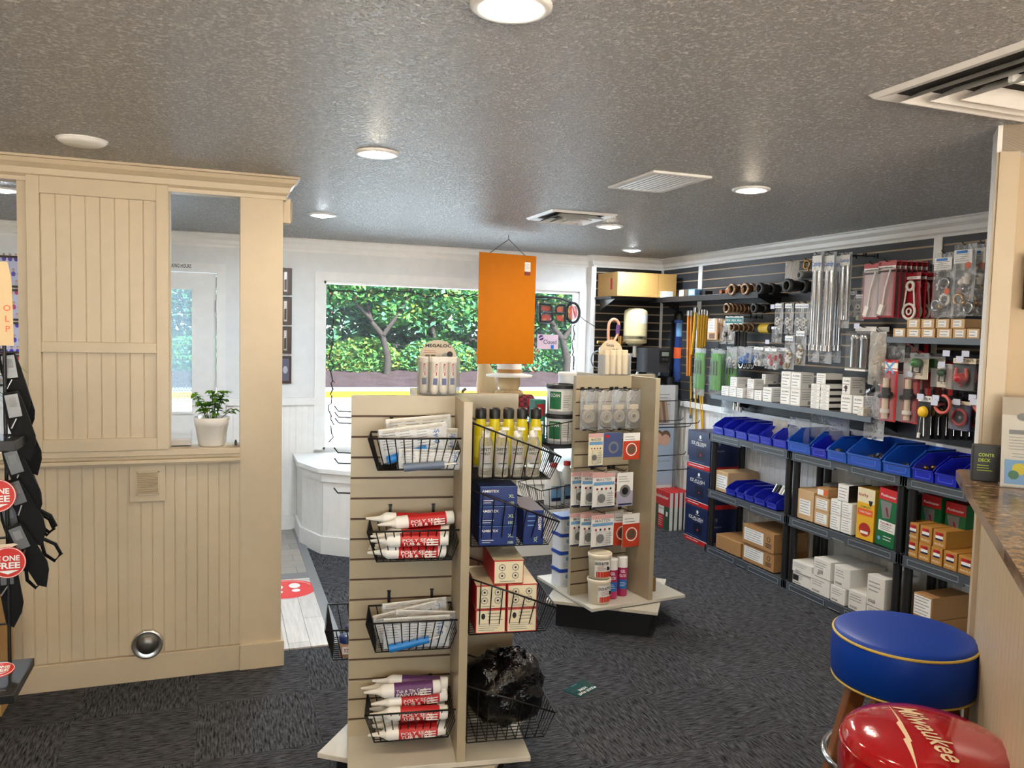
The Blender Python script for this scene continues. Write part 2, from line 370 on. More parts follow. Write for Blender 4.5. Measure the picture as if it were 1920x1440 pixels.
def bead(mb, a0, a1, z0, z1, face, mat, ax='y', sgn=-1, pitch=.05, dep=.0022, g=.004):
    """beadboard: flat boards with pairs of v-grooves, on a plane ax=face, looking along sgn"""
    n = max(1, round((a1-a0)/pitch)); pw = (a1-a0)/n; pts = []
    for i in range(n):
        x = a0+i*pw
        pts += [(x, dep), (x+g/2, 0), (x+g, dep), (x+g*1.5, 0)] if 0 else [(x, -dep), (x+g*.5, 0), (x+g, -dep*.7), (x+g*1.5, 0)]
    pts.append((a1, 0)); V = []
    for a, d in pts:
        f = face+sgn*d
        for z in (z0, z1): V.append((a, f, z) if ax == 'y' else (f, a, z))
    F = [(2*i, 2*i+2, 2*i+3, 2*i+1) for i in range(len(pts)-1)]
    if (ax == 'x') != (sgn > 0): F = [f[::-1] for f in F]
    mb.add(V, F, mat)
# wainscots and rails
m = MB(); bead(m, DX1+.075, WX0-.075, .12, 1.06, FY-.012, trimw); m.box(DX1+.07, FY-.03, 1.06, WX0-.07, FY, 1.12, trimw)
bead(m, XL, DX0-.075, .12, 1.06, FY-.012, trimw); m.box(XL, FY-.03, 1.06, DX0-.07, FY, 1.12, trimw); bead(m, 3.24, RX, .12, 1.06, AY+.01, trimw)
m.box(3.2, AY-.03, 1.05, RX, AY+.1, 1.12, trimw); m.box(3.2, AY+.012, 0, RX, FY, 1.1, trimw)
structure(m, 'trim_wainscot')
m = MB(); bead(m, YB, AY, .12, 1.08, RX-.004, trimw, 'x', -1, .06); m.box(RX-.03, YB, 1.075, RX+.02, AY, 1.125, trimw); structure(m, 'trim_rail')
m = MB(); m.box(DX1+.07, FY-.026, 0, WX0, FY, .12, trimw); m.box(XL, FY-.026, 0, DX0-.07, FY, .12, trimw); m.box(3.2, AY-.016, 0, RX, AY+.01, .12, trimw)
structure(m, 'baseboard_front'); m = MB(); m.box(RX-.02, YB, 0, RX+.02, AY, .12, trimw); structure(m, 'baseboard_right')
# window frame
m = MB(); t = .075
m.box(WX0-t, FY-.022, WZ0-.0, WX0, FY, WZ1+t, trimw); m.box(WX1, FY-.022, WZ0, WX1+t, FY, WZ1+t, trimw); m.box(WX0, FY-.022, WZ1, WX1, FY, WZ1+t, trimw)
m.box(WX0, FY, WZ0-.001, WX0+.02, FY+.14, WZ1, trimw); m.box(WX1-.012, FY, WZ0, WX1, FY+.06, WZ1, trimw); m.box(WX0, FY, WZ1-.02, WX1, FY+.14, WZ1, trimw); m.box(WX0, FY-.0, WZ0-.001, WX1, FY+.14, WZ0+.02, trimw)
w = thing('window_1', (0, 0, 0), 0, None, None); w['kind'] = 'structure'; m.build('window_frame', w)
MB().box(WX0+.02, FY+.055, WZ0+.02, WX1-.01, FY+.06, WZ1-.02, glass).build('window_pane', w)
# entry door
d = thing('door_1', (0, 0, 0), 0, None, None); d['kind'] = 'structure'
m = MB(); t = .07
m.box(DX0-t, FY-.022, 0, DX0, FY, DZ1, trimw); m.box(DX1, FY-.022, 0, DX1+t, FY, DZ1, trimw); m.box(DX0-t, FY-.022, DZ1, DX1+t, FY, DZ1+t, trimw); m.build('door_casing', d)
m = MB(); gx0, gx1, gz0, gz1 = -.79, -.222, 1.01, 1.99
m.box(DX0, FY+.01, 0, gx0, FY+.055, DZ1-.004, trimw); m.box(gx1, FY+.01, 0, DX1-.004, FY+.055, DZ1-.004, trimw); m.box(gx0, FY+.01, 0, gx1, FY+.055, gz0, trimw); m.box(gx0, FY+.01, gz1, gx1, FY+.055, DZ1-.004, trimw)
for a, b, c, e in ((-.86, .18, -.55, .85), (-.47, .18, -.15, .85)):
    m.box(a, FY+.002, b, c, FY+.012, b+.02, trimw); m.box(a, FY+.002, e-.02, c, FY+.012, e, trimw); m.box(a, FY+.002, b, a+.02, FY+.012, e, trimw); m.box(c-.02, FY+.002, b, c, FY+.012, e, trimw)
m.build('door_leaf', d)
fr = M('frosted_glass_dots', (190, 205, 210), .5)
m = MB().box(gx0, FY+.03, gz0, gx1, FY+.034, gz1, CLEAR('frosted_pane', alpha=.35, rough=.5, grey=(215, 235, 245)))
for i in range(26):
    for j in range(44):
        x = gx0+.011+i*.0215+(.0107 if j % 2 else 0)
        if x < gx1-.006: m.disc((x, FY+.0292, gz0+.014+j*.0222), .0048, fr, 6)
m.build('door_pane', d)
m = MB()
for a, b, c, e in ((gx0-.02, gz0-.02, gx1+.02, gz0), (gx0-.02, gz1, gx1+.02, gz1+.02), (gx0-.02, gz0, gx0, gz1), (gx1, gz0, gx1+.02, gz1)): m.box(a, FY, b, c, FY+.012, e, trimw)
m.build('pane_frame', d)
m = MB()
for z in (1.86, 1.1, .25): m.box(DX1-.012, FY-.012, z-.05, DX1+.008, FY+.012, z+.05, steel); m.cyl((DX1-.002, FY-.012, z-.05), (DX1-.002, FY-.012, z+.05), .007, steel)
m.build('door_hinge', d)
m = MB().text('WORKING HOURS', (-.325, FY-.0235, 2.172), .030, ink, w=.20, face='y-', align='c'); tag(m.build('lettering_strip'), 'black WORKING HOURS lettering above the white entry door', 'lettering')
# ------------------------------------------------------------------ partition with sliding panel
def part_wall():
    m = MB(); yb = PY+.13
    m.box(XL, PY, 0, .285, yb, 1.075, cream)                       # knee wall core
    m.box(XL, PY-.008, 2.345, .285, yb, H, cream)                  # header
    m.box(.087, PY-.012, 0, .285, yb+.01, H, cream)                # end post
    m.box(-.228-.045, PY+.03, 1.12, -.228, yb-.02, 2.345, cream)   # post behind sliding panel
    m.box(-.86, PY+.03, 1.12, -.815, yb-.02, 2.345, cream)
    m.box(-2.9, PY+.01, 1.12, -2.75, yb, 2.345, cream)
    bead(m, XL, .087, .13, 1.05, PY-.008, cream)
    m.box(-.415, PY-.0095, 0.13, -.395, PY, 1.05, cream)
    return m
structure(part_wall(), 'wall_partition')
m = MB(); m.box(XL, PY-.035, 1.092, .089, PY+.16, 1.122, cream); m.box(XL, PY-.02, 1.075, .089, PY, 1.092, cream); m.box(XL, PY-.05, 1.058, .089, PY-.005, 1.075, cream); m.box(XL, PY-.035, 1.048, .089, PY, 1.058, cream)
structure(m, 'trim_ledge', bevel=.003)
m = MB(); m.box(XL, PY-.024, 0, .087, PY, .125, cream); m.box(.087, PY-.032, 0, .300, PY+.15, .128, cream); structure(m, 'baseboard_partition', bevel=.002)
m = MB(); crown(m, [(.285, PY+.14), (.285, PY-.012), (XL, PY-.012)][::-1] if 0 else [(.285+.0, PY+.14), (.285, PY-.012), (XL, PY-.012)], cream)
structure(m, 'trim_partition')
p = thing('sliding_panel', (-.522, PY-.012, 1.122), 0, 'cream beadboard shutter panel closing the middle of the partition opening', 'panel')
m = MB(); hw, hh = .289, 1.236
for a, b, c, e in ((-hw, 0, -hw+.052, hh), (hw-.052, 0, hw, hh), (-hw+.052, 0, hw-.052, .058), (-hw+.052, hh-.075, hw-.052, hh), (-hw+.052, .455, hw-.052, .503)): m.box(a, -.03, b, c, .002, e, cream)
m.build('panel_frame', p, bevel=.002)
m = MB(); bead(m, -hw+.05, hw-.05, .05, hh-.07, -.012, cream, pitch=.06); m.build('beadboard', p)
# vent cover and chrome inlet on the partition
v = thing('vent_cover', (-.328, PY-.016, .96), 0, 'square cream louvred vent cover under the partition ledge', 'vent')
m = MB().box(-.078, -.004, -.088, .078, .006, .088, cream); m.build('plate', v, bevel=.002)
m = MB()
for a, b, c, e in ((-.05, -.055, .05, -.049), (-.05, .052, .05, .058), (-.05, -.055, -.045, .058), (.045, -.055, .05, .058)): m.box(a, -.010, b, c, -.002, e, cream)
for i in range(11): m.cbox((0, -.007, -.044+i*.0091), (.09, .008, .004), cream, rx=.5)
m.build('louvre', v)
c = thing('vacuum_inlet', (-.333, PY-.012, .178), 0, 'round chrome covered inlet low on the cream partition', 'inlet')
MB(Matrix.Rotation(PI/2, 4, 'X')).lathe([(.001, .012), (.05, .012), (.062, .02), (.07, .018), (.072, 0)], M('satin_chrome', (225, 222, 216), .25, 1), n=32).build('outer_ring', c)
MB(Matrix.Rotation(PI/2, 4, 'X')).lathe([(.001, .034), (.012, .034), (.038, .030), (.046, .02), (.046, .01)], M('dark_nickel', (120, 118, 114), .35, .9), n=28).build('cap', c)
# white speaker-like box on the end of the partition
m = MB().box(.285, PY+.03, 2.23, .325, PY+.11, 2.35, cream).box(.325, PY+.045, 2.24, .333, PY+.095, 2.34, cream); tag(m.build('wall_chime', bevel=.004), 'small beige box mounted high on the partition end', 'chime')
# ------------------------------------------------------------------ ceiling fittings
for i, (x, y, pw, k) in enumerate(LAMPS):
    names = {0: 'nearest round recessed light at the top edge of the ceiling', 1: 'recessed light in front of the partition post', 2: 'recessed light between the slatted vent and the right wall',
             3: 'recessed light seen just right of the partition near the window wall', 4: 'recessed light beside the far square vent', 5: 'small far recessed light near the back corner crown', 6: 'recessed light glimpsed through the far left partition opening'}
    t = thing('recessed_light', (x, y, H), 0, names.get(i, 'recessed light behind the camera, number %d from the counter' % i), 'light', 'round recessed ceiling lights')
    MB().lathe([(.092, 0), (.091, -.006), (.080, -.011), (.066, -.009), (.056, -.003)], trimw, n=32).build('trim_ring', t)
    lm = M('lamp_lens_'+k, (255, 240, 215), .5, emit=((255, 236, 205) if k != 'c' else (240, 246, 255), 90))
    MB().lathe([(.001, -.020), (.022, -.019), (.042, -.015), (.053, -.008), (.056, -.002)], lm, n=32).build('lens', t)
    ld = bpy.data.lights.new('lamp', 'AREA'); ld.shape = 'DISK'; ld.size = .13; ld.energy = pw*.22; ld.color = LCOL[k]
    lo = bpy.data.objects.new('lamp', ld); COL.objects.link(lo); lo.parent = t; lo.location = (0, 0, -.026)
def louvre_vent(name, x, y, w, d, label, nb=7):
    v = thing(name, (x, y, H), 0, label, 'vent'); t = .03
    m = MB()
    for a, b, c, e in ((-w/2, -d/2, w/2, -d/2+t), (-w/2, d/2-t, w/2, d/2), (-w/2, -d/2+t, -w/2+t, d/2-t), (w/2-t, -d/2+t, w/2, d/2-t)): m.box(a, b, -.012, c, e, 0, trimw)
    m.build('frame', v, bevel=.003)
    MB().box(-w/2+t, -d/2+t, -.002, w/2-t, d/2-t, 0, M('vent_shadow', (40, 38, 36), .8)).build('duct_shade', v)  # dark sheet stands for the shade behind the slats
    m = MB()
    for i in range(nb):
        xx = -w/2+t+(w-2*t)*(i+.5)/nb; m.cbox((xx, 0, -.010), (.011, d-2*t, .002), trimw, ry=.35)
    m.build('slat', v)
louvre_vent('slatted_vent', 1.92, 3.34, .30, .44, 'rectangular white slatted air vent in the middle of the ceiling', 9)
def cone_vent(x, y, s, label, rz=0):
    v = thing('square_diffuser', (x, y, H), rz, label, 'vent')
    m = MB(); t = .045
    def ringf(s0, z0, s1, z1, mb, mat):
        V = [(-s0, -s0, z0), (s0, -s0, z0), (s0, s0, z0), (-s0, s0, z0), (-s1, -s1, z1), (s1, -s1, z1), (s1, s1, z1), (-s1, s1, z1)]
        mb.add(V, [(0, 1, 5, 4), (1, 2, 6, 5), (2, 3, 7, 6), (3, 0, 4, 7)], mat); V2 = [(a, b, c+.003) for a, b, c in V]
        mb.add(V2, [(4, 5, 1, 0), (5, 6, 2, 1), (6, 7, 3, 2), (7, 4, 0, 3)], mat)
    ringf(s, -.001, s-.012, -.014, m, trimw); ringf(s-.012, -.014, s-.05, -.006, m, trimw); m.build('frame', v)
    MB().box(-s+.05, -s+.05, -.003, s-.05, s-.05, -.001, M('vent_shadow', (40, 38, 36), .8)).build('duct_shade', v)  # shade inside the diffuser, put in as a dark sheet
    for k in range(3):
        a = s-.06-.055*k; m = MB(); ringf(a, -.03-.004*k, a-.045, -.004, m, trimw); m.build('cone', v)
    MB().box(-s+.17, -.006, -.03, s-.17, .006, -.008, trimw).build('bar', v)
cone_vent(2.03, 4.58, .215, 'square white stepped air diffuser farther along the ceiling')
cone_vent(2.10, 1.58, .32, 'large square white air diffuser at the upper right corner')
s = thing('smoke_detector', (-.52, 3.63, H), 0, 'plain round white cover on the ceiling in front of the partition', 'detector')
MB().lathe([(.088, 0), (.086, -.012), (.07, -.02), (.001, -.022)], trimw, n=32).build('dome', s)
MB().lathe([(.094, 0), (.094, -.004), (.084, -.006)], trimw, n=32).build('base_ring', s)
# ------------------------------------------------------------------ entry flooring
m = MB().box(XL, 5.62, 0, .565, FY, .006, tile); structure(m, 'floor_entry_tile')
m = MB().box(XL, PY+.16, 0, .565, 5.50, .008, plank); structure(m, 'floor_entry_plank')
gst = M('grey_rubber_strip', (122, 124, 126), .5)
m = MB().box(XL, 5.50, 0, .60, 5.62, .010, gst).box(.565, PY+.16, 0, .625, FY, .011, gst); structure(m, 'trim_floor')
t = thing('floor_sticker', (.40, 5.29, .0085), 0, 'round red floor sticker with white shoe prints by the entry', 'sticker')
stk = M('sticker_red', (222, 46, 48), .35)
m = MB().add([(.19*math.cos(a*PI/16), .19*math.sin(a*PI/16), 0) for a in range(32)], [tuple(range(32))], stk); m.build('disc', t)
m = MB()
for sx, dy in ((-.055, .0), (.055, .01)):
    for cx, cy, rx_, ry_ in ((0, .045, .036, .052), (.002, -.055, .027, .03)):
        m.add([(sx+cx+rx_*math.cos(a*PI/10), dy+cy+ry_*math.sin(a*PI/10), .0012) for a in range(20)], [tuple(range(20))], paper)
for i in range(22):
    a = math.radians(20+i*6.5); m.text('H', (.163*math.cos(a), .163*math.sin(a), .0012), .014, paper, face='z+', rot=a-PI/2)
m.build('shoe_prints', t)
# floor card, upside down: PLEASE WAIT HERE
P1, P2, P3, P4 = at(1055, 1296, 'z', 0), at(1092, 1274, 'z', 0), at(1123, 1290, 'z', 0), at(1088, 1308, 'z', 0)
t = thing('floor_card', ((P1+P2+P3+P4)/4).to_tuple(), 0, 'teal floor card with white lettering lying on the carpet beside the wire display', 'card'); q = Vector(t.location)
cardm = M('dark_teal_card', (26, 70, 72), .25)
MB().add([tuple(p-q+Vector((0, 0, .002))) for p in (P1, P4, P3, P2)], [(0, 1, 2, 3)], cardm).add([tuple(p-q) for p in (P1, P4, P3, P2)]+[tuple(p-q+Vector((0, 0, .002))) for p in (P1, P4, P3, P2)], [(0, 1, 5, 4), (1, 2, 6, 5), (2, 3, 7, 6), (3, 0, 4, 7)], cardm).build('sheet', t)
dx = (P3-P4); ang = math.atan2(-(dx.y), -(dx.x))
m = MB(Matrix.Translation((0, 0, .003)) @ Matrix.Rotation(math.atan2(dx.y, dx.x)+PI, 4, 'Z'))
m.text('PLEASE WAIT', (0, .035, 0), .018, paper, w=.13, face='z+'); m.text('HERE', (.0, .008, 0), .018, paper, face='z+'); m.text('o o o o', (0, -.045, 0), .006, lblue, face='z+'); m.build('lettering', t)
# ------------------------------------------------------------------ outside the window
def leafmat(name, c1, tr=.35):
    m = bpy.data.materials.new(name); m.use_nodes = True; nt = m.node_tree; nt.nodes.clear(); N = nt.nodes.new; L = nt.links.new
    out = N('ShaderNodeOutputMaterial'); d = N('ShaderNodeBsdfDiffuse'); t = N('ShaderNodeBsdfTranslucent'); x = N('ShaderNodeMixShader'); x.inputs[0].default_value = tr
    tc = N('ShaderNodeTexCoord'); n = N('ShaderNodeTexNoise'); n.inputs['Scale'].default_value = .9; n.inputs['Detail'].default_value = 5; L(tc.outputs['Object'], n.inputs['Vector'])
    r = N('ShaderNodeMix'); r.data_type = 'RGBA'; a = srgb(c1); r.inputs[6].default_value = tuple(v*.45 for v in a)+(1,); r.inputs[7].default_value = tuple(min(1, v*1.5) for v in a)+(1,)
    L(n.outputs['Fac'], r.inputs[0]); L(r.outputs[2], d.inputs[0]); L(r.outputs[2], t.inputs[0]); L(d.outputs[0], x.inputs[1]); L(t.outputs[0], x.inputs[2]); L(x.outputs[0], out.inputs[0]); return m
leafA = leafmat('leaf_green', (54, 98, 48)); leafB = leafmat('leaf_blue_green', (52, 96, 72)); leafC = leafmat('leaf_yellow_green', (76, 92, 40)); leafD = leafmat('leaf_dark', (46, 84, 62)); leafR = leafmat('leaf_rusty', (100, 60, 42))
bark = M('bark', (30, 28, 27), .9, spec=0, noise_=(8, .4)); mulch = M('mulch_bank', (30, 25, 27), .95, spec=0, noise_=(3, .5)); road = M('asphalt_road', (120, 130, 138), .95, spec=.05, noise_=(1.5, .15)); walk = M('concrete_walk', (62, 70, 76), .95, spec=0); curb = M('yellow_curb_paint', (96, 78, 20), .9, spec=0)
def leaves(mb, c, rx, ry, rz, n, size, ms, rnd, shell=.5):
    for _ in range(n):
        while 1:
            p = Vector((rnd.uniform(-1, 1), rnd.uniform(-1, 1), rnd.uniform(-1, 1)))
            if shell < p.length < 1: break
        q = Vector((c[0]+p.x*rx, c[1]+p.y*ry, c[2]+p.z*rz)); s = size*rnd.uniform(.6, 1.4)
        a = Vector((rnd.uniform(-1, 1), rnd.uniform(-1, 1), rnd.uniform(-.7, .7))).normalized()*s; b = a.cross(Vector((rnd.uniform(-1, 1), rnd.uniform(-1, 1), 1))).normalized()*s*.55
        mb.add([q-a, q+b*.9, q+a, q-b], [(0, 1, 2, 3)], ms[int(rnd.random()**1.4*len(ms))])
def tree(x, y, h, crowns, label, ms, trunk_r=.125, name='street_tree', seed=1, size=.10):
    rnd = random.Random(seed); t = thing(name, (x, y, -.1), 0, label, 'tree' if h > 3 else 'bush')
    if trunk_r:
        m = MB(); P = [(0, 0, -.1), (.05, 0, h*.2), (-.12, .05, h*.36), (-.5, .05, h*.46), (-.62, .1, h*.62), (-.5, 0, h*.85)]
        m.tube(P, trunk_r, bark, 9, r_end=trunk_r*.35); m.tube([(-.1, 0, h*.36), (.5, .1, h*.55), (.9, .1, h*.8)], trunk_r*.6, bark, 7, r_end=.05); m.tube([(-.45, 0, h*.46), (-1.2, -.2, h*.62), (-1.7, 0, h*.8)], trunk_r*.5, bark, 7, r_end=.05)
        m.build('trunk', t)
    m = MB()
    for (cx, cy, cz, rx, ry, rz, n) in crowns: leaves(m, (cx, cy, cz), rx, ry, rz, n, size, ms, rnd)
    m.build('foliage', t)
m = MB().box(-60, FY+.14, -.16, 80, 60, -.1, road); structure(m, 'floor_road')
m = MB().box(-60, 20.7, -.1, 80, 21.0, .04, curb); structure(m, 'trim_curb')
m = MB().box(-60, 21.0, -.1, 80, 22.6, .03, walk); structure(m, 'floor_walk')
m = MB().add([(-60, 22.6, -.1), (80, 22.6, -.1), (80, 22.6, .06), (-60, 22.6, .06), (-60, 26, .55), (80, 26, .55), (80, 60, 1.2), (-60, 60, 1.2)], [(0, 1, 2, 3), (3, 2, 5, 4), (4, 5, 6, 7)], mulch); structure(m, 'ground_bank')
tree(4.75, 24.3, 4.4, [(-1.4, 0, 3.7, 1.9, 1.0, 1.3, 3600), (1.0, .3, 4.0, 2.0, 1.0, 1.4, 3600), (-2.6, .5, 3.9, 1.6, .9, 1.3, 2400), (2.2, .2, 2.9, 1.3, .7, .8, 1500), (.4, .4, 2.4, 1.2, .5, .5, 900)], 'broad green tree with a bent trunk across the road, left in the window', [leafA, leafB, leafA, leafC], seed=3)
tree(10.75, 24.3, 4.4, [(-.8, 0, 3.9, 2.0, 1.0, 1.3, 3600), (1.0, .3, 3.7, 1.6, 1.0, 1.2, 2600), (.2, .3, 2.7, 1.4, .6, .6, 1400)], 'green tree with a straight pale trunk right of the orange board', [leafA, leafC, leafB], seed=5, trunk_r=.15)
tree(7.6, 29.5, 5.6, [(-1.5, 0, 4.6, 3.6, 1.6, 2.3, 4600), (2.0, .6, 5.0, 3.4, 1.6, 2.3, 4200), (0, .6, 2.6, 3.6, 1.2, 1.2, 2600)], 'leafy tree mass in the middle distance behind the orange board', [leafB, leafA, leafD, leafA], seed=8, size=.15)
tree(2.2, 30.0, 6, [(-2, 0, 4.6, 3.6, 1.5, 2.6, 4200), (2.2, 0, 4.4, 3.4, 1.5, 2.6, 4200), (0, .4, 2.2, 4.4, 1.2, 1.4, 2600)], 'dark leafy tree at the far left behind the bent tree', [leafD, leafA, leafB], seed=11, size=.15)
tree(14.4, 30, 6, [(-1, 0, 4.6, 3.2, 1.5, 2.4, 3400), (2.4, 0, 4.4, 3.2, 1.5, 2.4, 3000), (0, .4, 2.4, 4, 1.2, 1.4, 1800)], 'far leafy tree at the right edge of the window', [leafA, leafD, leafB], seed=12, size=.15)
tree(-3.6, 31, 6, [(0, 0, 2.6, 5, 1.0, 2.6, 5200)], 'dark green hedge mass filling the far left background', [leafD, leafB, leafA], 0, seed=31, size=.17, name='background_hedge')
for i_, x_ in enumerate((4.2, 10.2, 16.4)): tree(x_, 32.5, 6, [(0, 0, 2.8, 4.2, .9, 2.9, 6200)], 'dark green hedge mass in the far background, %s' % ['left of centre', 'behind the orange board', 'right end'][i_], [leafD, leafB, leafA, leafA], 0, seed=32+i_, size=.17, name='background_hedge')
for i, (x, w, hgt, ms, lb) in enumerate(((-.6, 1.5, .9, [leafB, leafA], 'low bush at the left end of the roadside bank'), (1.9, 1.5, 1.0, [leafB, leafD, leafA], 'blue green bush on the bank left of the bent trunk'), (4.6, 1.6, .95, [leafC, leafA, leafA], 'yellow green bush under the bent trunk'),
      (7.3, 1.7, 1.0, [leafA, leafC, leafB], 'bright bush on the bank behind the sealant tower'), (9.9, 1.6, 1.0, [leafB, leafA, leafR], 'bush on the bank partly behind the orange board'), (12.4, 1.6, 1.1, [leafA, leafB], 'bush in front of the straight pale trunk'), (14.9, 1.7, 1.1, [leafC, leafA], 'yellowish bush at the right end of the bank'))):
    tree(x*.9, 25.0, 1.1, [(0, 0, .78, w*.8, .55, hgt*.78, 3000)], lb, ms, 0, 'roadside_bush', 20+i, .075)
# ------------------------------------------------------------------ things in the window
lw = M('light_string_wire', (18, 26, 20), .6); bulb = M('tiny_bulb', (230, 180, 130), .3); bulbr = M('tiny_bulb_red', (200, 80, 70), .3)
def string(pts, label, seed):
    rnd = random.Random(seed); t = thing('light_string', pts[0].to_tuple(), 0, label, 'string lights'); o = pts[0]
    P = []
    for a, b in zip(pts, pts[1:]):
        n = max(2, int((b-a).length/.035))
        for i in range(n): P.append(a+(b-a)*i/n-o+Vector((rnd.uniform(-.018, .018), rnd.uniform(-.006, .006), rnd.uniform(-.018, .018))))
    MB().tube(P, .006, lw, 5).build('wire', t); m = MB(); m2 = MB()
    for i, p in enumerate(P[1:]):
        if i % 2 == 0:
            q = p+Vector((rnd.uniform(-.03, .03), -.004, rnd.uniform(-.045, .02))); m.cyl(p, p+(q-p)*.6, .003, lw, 4); m2.cyl(p+(q-p)*.6, q, .0055, bulb if rnd.random() < .7 else bulbr, 5)
    m.build('branch', t, kind='stuff'); m2.build('bulb', t, kind='stuff')
yy = FY+.04
string([at(x, y+7, 'y', yy) for x, y in ((616, 533), (650, 540), (700, 545), (728, 537), (770, 545), (830, 547), (895, 548), (960, 549), (1015, 554), (1060, 556))], 'dark string of small lights looped along the top of the window', 3)
string([at(x+6, y, 'y', yy) for x, y in ((613, 535), (617, 600), (614, 660), (618, 720), (611, 770), (618, 800), (612, 835))], 'dark string of small lights hanging down the left window edge', 4)
string([at(x, y, 'y', yy) for x, y in ((1066, 558), (1079, 600), (1073, 650), (1077, 700), (1074, 740))], 'dark string of small lights hanging down the right window edge', 6)
# neon-style OPEN sign seen from behind, so it reads mirrored
def Q(x, y, yy=FY-.045): return at(x, y, 'y', yy)
o = Q(1030, 585); t = thing('open_sign', o.to_tuple(), 0, 'black tube OPEN sign seen from behind in the upper right of the window', 'sign')
m = MB(); tb = M('sign_tube_black', (14, 14, 16), .4); r = .011
def pl(pts, closed=False, rr=r): m.tube([Q(x, y)-o for x, y in pts], rr, tb, 7, closed)
pl([(1074+12.5*math.cos(a*PI/12), 586.5+18.5*math.sin(a*PI/12)) for a in range(24)], True, .013)
pl([(1059, 572), (1047, 572), (1042, 577), (1042, 585), (1048, 588), (1060, 588)]); pl([(1059, 571), (1059, 605)], rr=.012)
pl([(1033, 572), (1012, 570), (1012, 584), (1012, 603), (1030, 604), (1036, 600), (1034, 574), (1030, 571)], rr=.013); pl([(1018, 586), (1034, 587), (1058, 587)])
pl([(1000, 590), (1004, 572), (1004, 570)]); pl([(984, 603), (986, 570), (999, 601), (1001, 571)])
pl([(985, 562), (1004, 557), (1030, 557), (1050, 560), (1066, 566), (1074, 568)]); pl([(1060, 575), (1063, 588), (1060, 600)], rr=.016)
m.build('tube', t); m = MB(); rp = M('sign_red_plate', (205, 70, 60), .4, alpha=.75)  # translucent red plates inside the letter outlines
def fill(pts): m.add([Q(x, y, FY-.031)-o for x, y in pts], [tuple(range(len(pts)))], rp)
fill([(1074+9*math.cos(a*PI/10), 586+14*math.sin(a*PI/10)) for a in range(20)]); fill([(1044, 575), (1057, 575), (1057, 586), (1045, 585)]); fill([(1042, 592), (1056, 591), (1057, 603), (1046, 601)])
fill([(1015, 573), (1031, 574), (1032, 583), (1015, 582)]); fill([(1016, 590), (1032, 590), (1031, 601), (1016, 601)]); fill([(988, 575), (1000, 575), (1000, 600), (988, 600)])
m.build('backing', t); MB().tube([Q(1085, 590)-o, Q(1092, 600)-o+Vector((0, -.04, 0)), Q(1105, 612)-o+Vector((0, -.12, 0))], .003, tb, 4).build('cord', t)
a, b = Q(1008, 627), Q(1046, 655); t = thing('closed_sign', ((a+b)/2).to_tuple(), 0, 'pale pink Closed card hanging in the right of the window', 'sign'); hw, hh = (b.x-a.x)/2, (a.z-b.z)/2
pk = M('pale_pink_card', (226, 196, 206), .5)
MB().box(-hw, -.002, -hh, hw, .002, hh, pk).build('card', t)
m = MB().text('Closed', (.02, -.0035, 0), .042, navy, w=.13); m.build('lettering', t)
m = MB().disc((-hw+.035, -.003, hh-.03), .026, purple).cbox((-hw+.035, -.0036, hh-.03), (.05, .0006, .006), paper, ry=-.4).rect(.03, -hh+.004, .06, -hh+.04, -.003, mblue); m.build('emblem', t)
MB().lathe([(.001, 0), (.02, .003), (.016, .012), (.001, .016)], clearp).build('suction_hook', t).location = (0, .01, hh+.03)
# display platform in the window
P = [(.60, FY-.022), (.60, 6.43), (.72, 6.10), (1.30, 5.66), (2.75, 5.62), (3.05, 5.95), (3.05, FY-.022)]
def inset(P, d):
    c = Vector((1.83, 6.3)); return [tuple(Vector(p)+(c-Vector(p)).normalized()*d) if p[1] < 6.8 else (p[0]+(d if p[0] < 1 else -d), p[1]) for p in P]
plt = thing('window_platform', (0, 0, 0), 0, 'white beadboard display platform with angled corners under the window', 'platform')
m = MB().prism(inset(P, .02), 0, .6, trimw); m.build('core', plt)
m = MB(); 
for (x0, y0), (x1, y1) in zip(P, P[1:]):
    Lg = math.hypot(x1-x0, y1-y0); an = math.atan2(y1-y0, x1-x0); m.T = Matrix.Translation((x0, y0, 0)) @ Matrix.Rotation(an, 4, 'Z')
    bead(m, 0, Lg, .13, .57, .0, trimw); m.box(0, -.018, 0, Lg, .0, .135, trimw); m.box(0, -.012, .555, Lg, .0, .62, trimw)
m.T = None; m.build('beadboard_skirt', plt)
MB().prism(inset(P, -.035), .62, .652, trimw).build('platform_top', plt, bevel=.004)
# harvest figures on the platform
def skinned(name, pts, edges, rad, mat, parent, lvl=2):
    me = bpy.data.meshes.new(name); me.from_pydata([tuple(p) for p in pts], edges, []); o = bpy.data.objects.new(name, me); COL.objects.link(o); o.parent = parent
    sk = o.modifiers.new('skin', 'SKIN'); me.skin_vertices[0].data[0].use_root = True
    for i, r_ in enumerate(rad): me.skin_vertices[0].data[i].radius = (r_, r_) if not isinstance(r_, tuple) else r_
    sb = o.modifiers.new('sub', 'SUBSURF'); sb.levels = lvl; sb.render_levels = lvl; sk.use_smooth_shade = True
    me.materials.append(mat); return o
def plaid():
    m, nt, b = nodes('red_plaid_cloth'); N = nt.nodes.new; L = nt.links.new; tc = N('ShaderNodeTexCoord')
    ck = N('ShaderNodeTexChecker'); ck.inputs['Scale'].default_value = 32; ck.inputs[1].default_value = srgb((128, 18, 28))+(1,); ck.inputs[2].default_value = srgb((46, 12, 20))+(1,); L(tc.outputs['Object'], ck.inputs[0]); L(ck.outputs[0], b.inputs['Base Color']); b.inputs['Roughness'].default_value = .9; return m
pld = plaid(); straw = M('straw_felt', (232, 228, 216), .85); burlap = M('burlap', (208, 184, 142), .95, bump=(80, .5, .004)); denim = M('blue_denim', (96, 128, 172), .9); pumpk = M('pumpkin_orange', (214, 98, 40), .55)
sx, sy = 2.20, 6.10
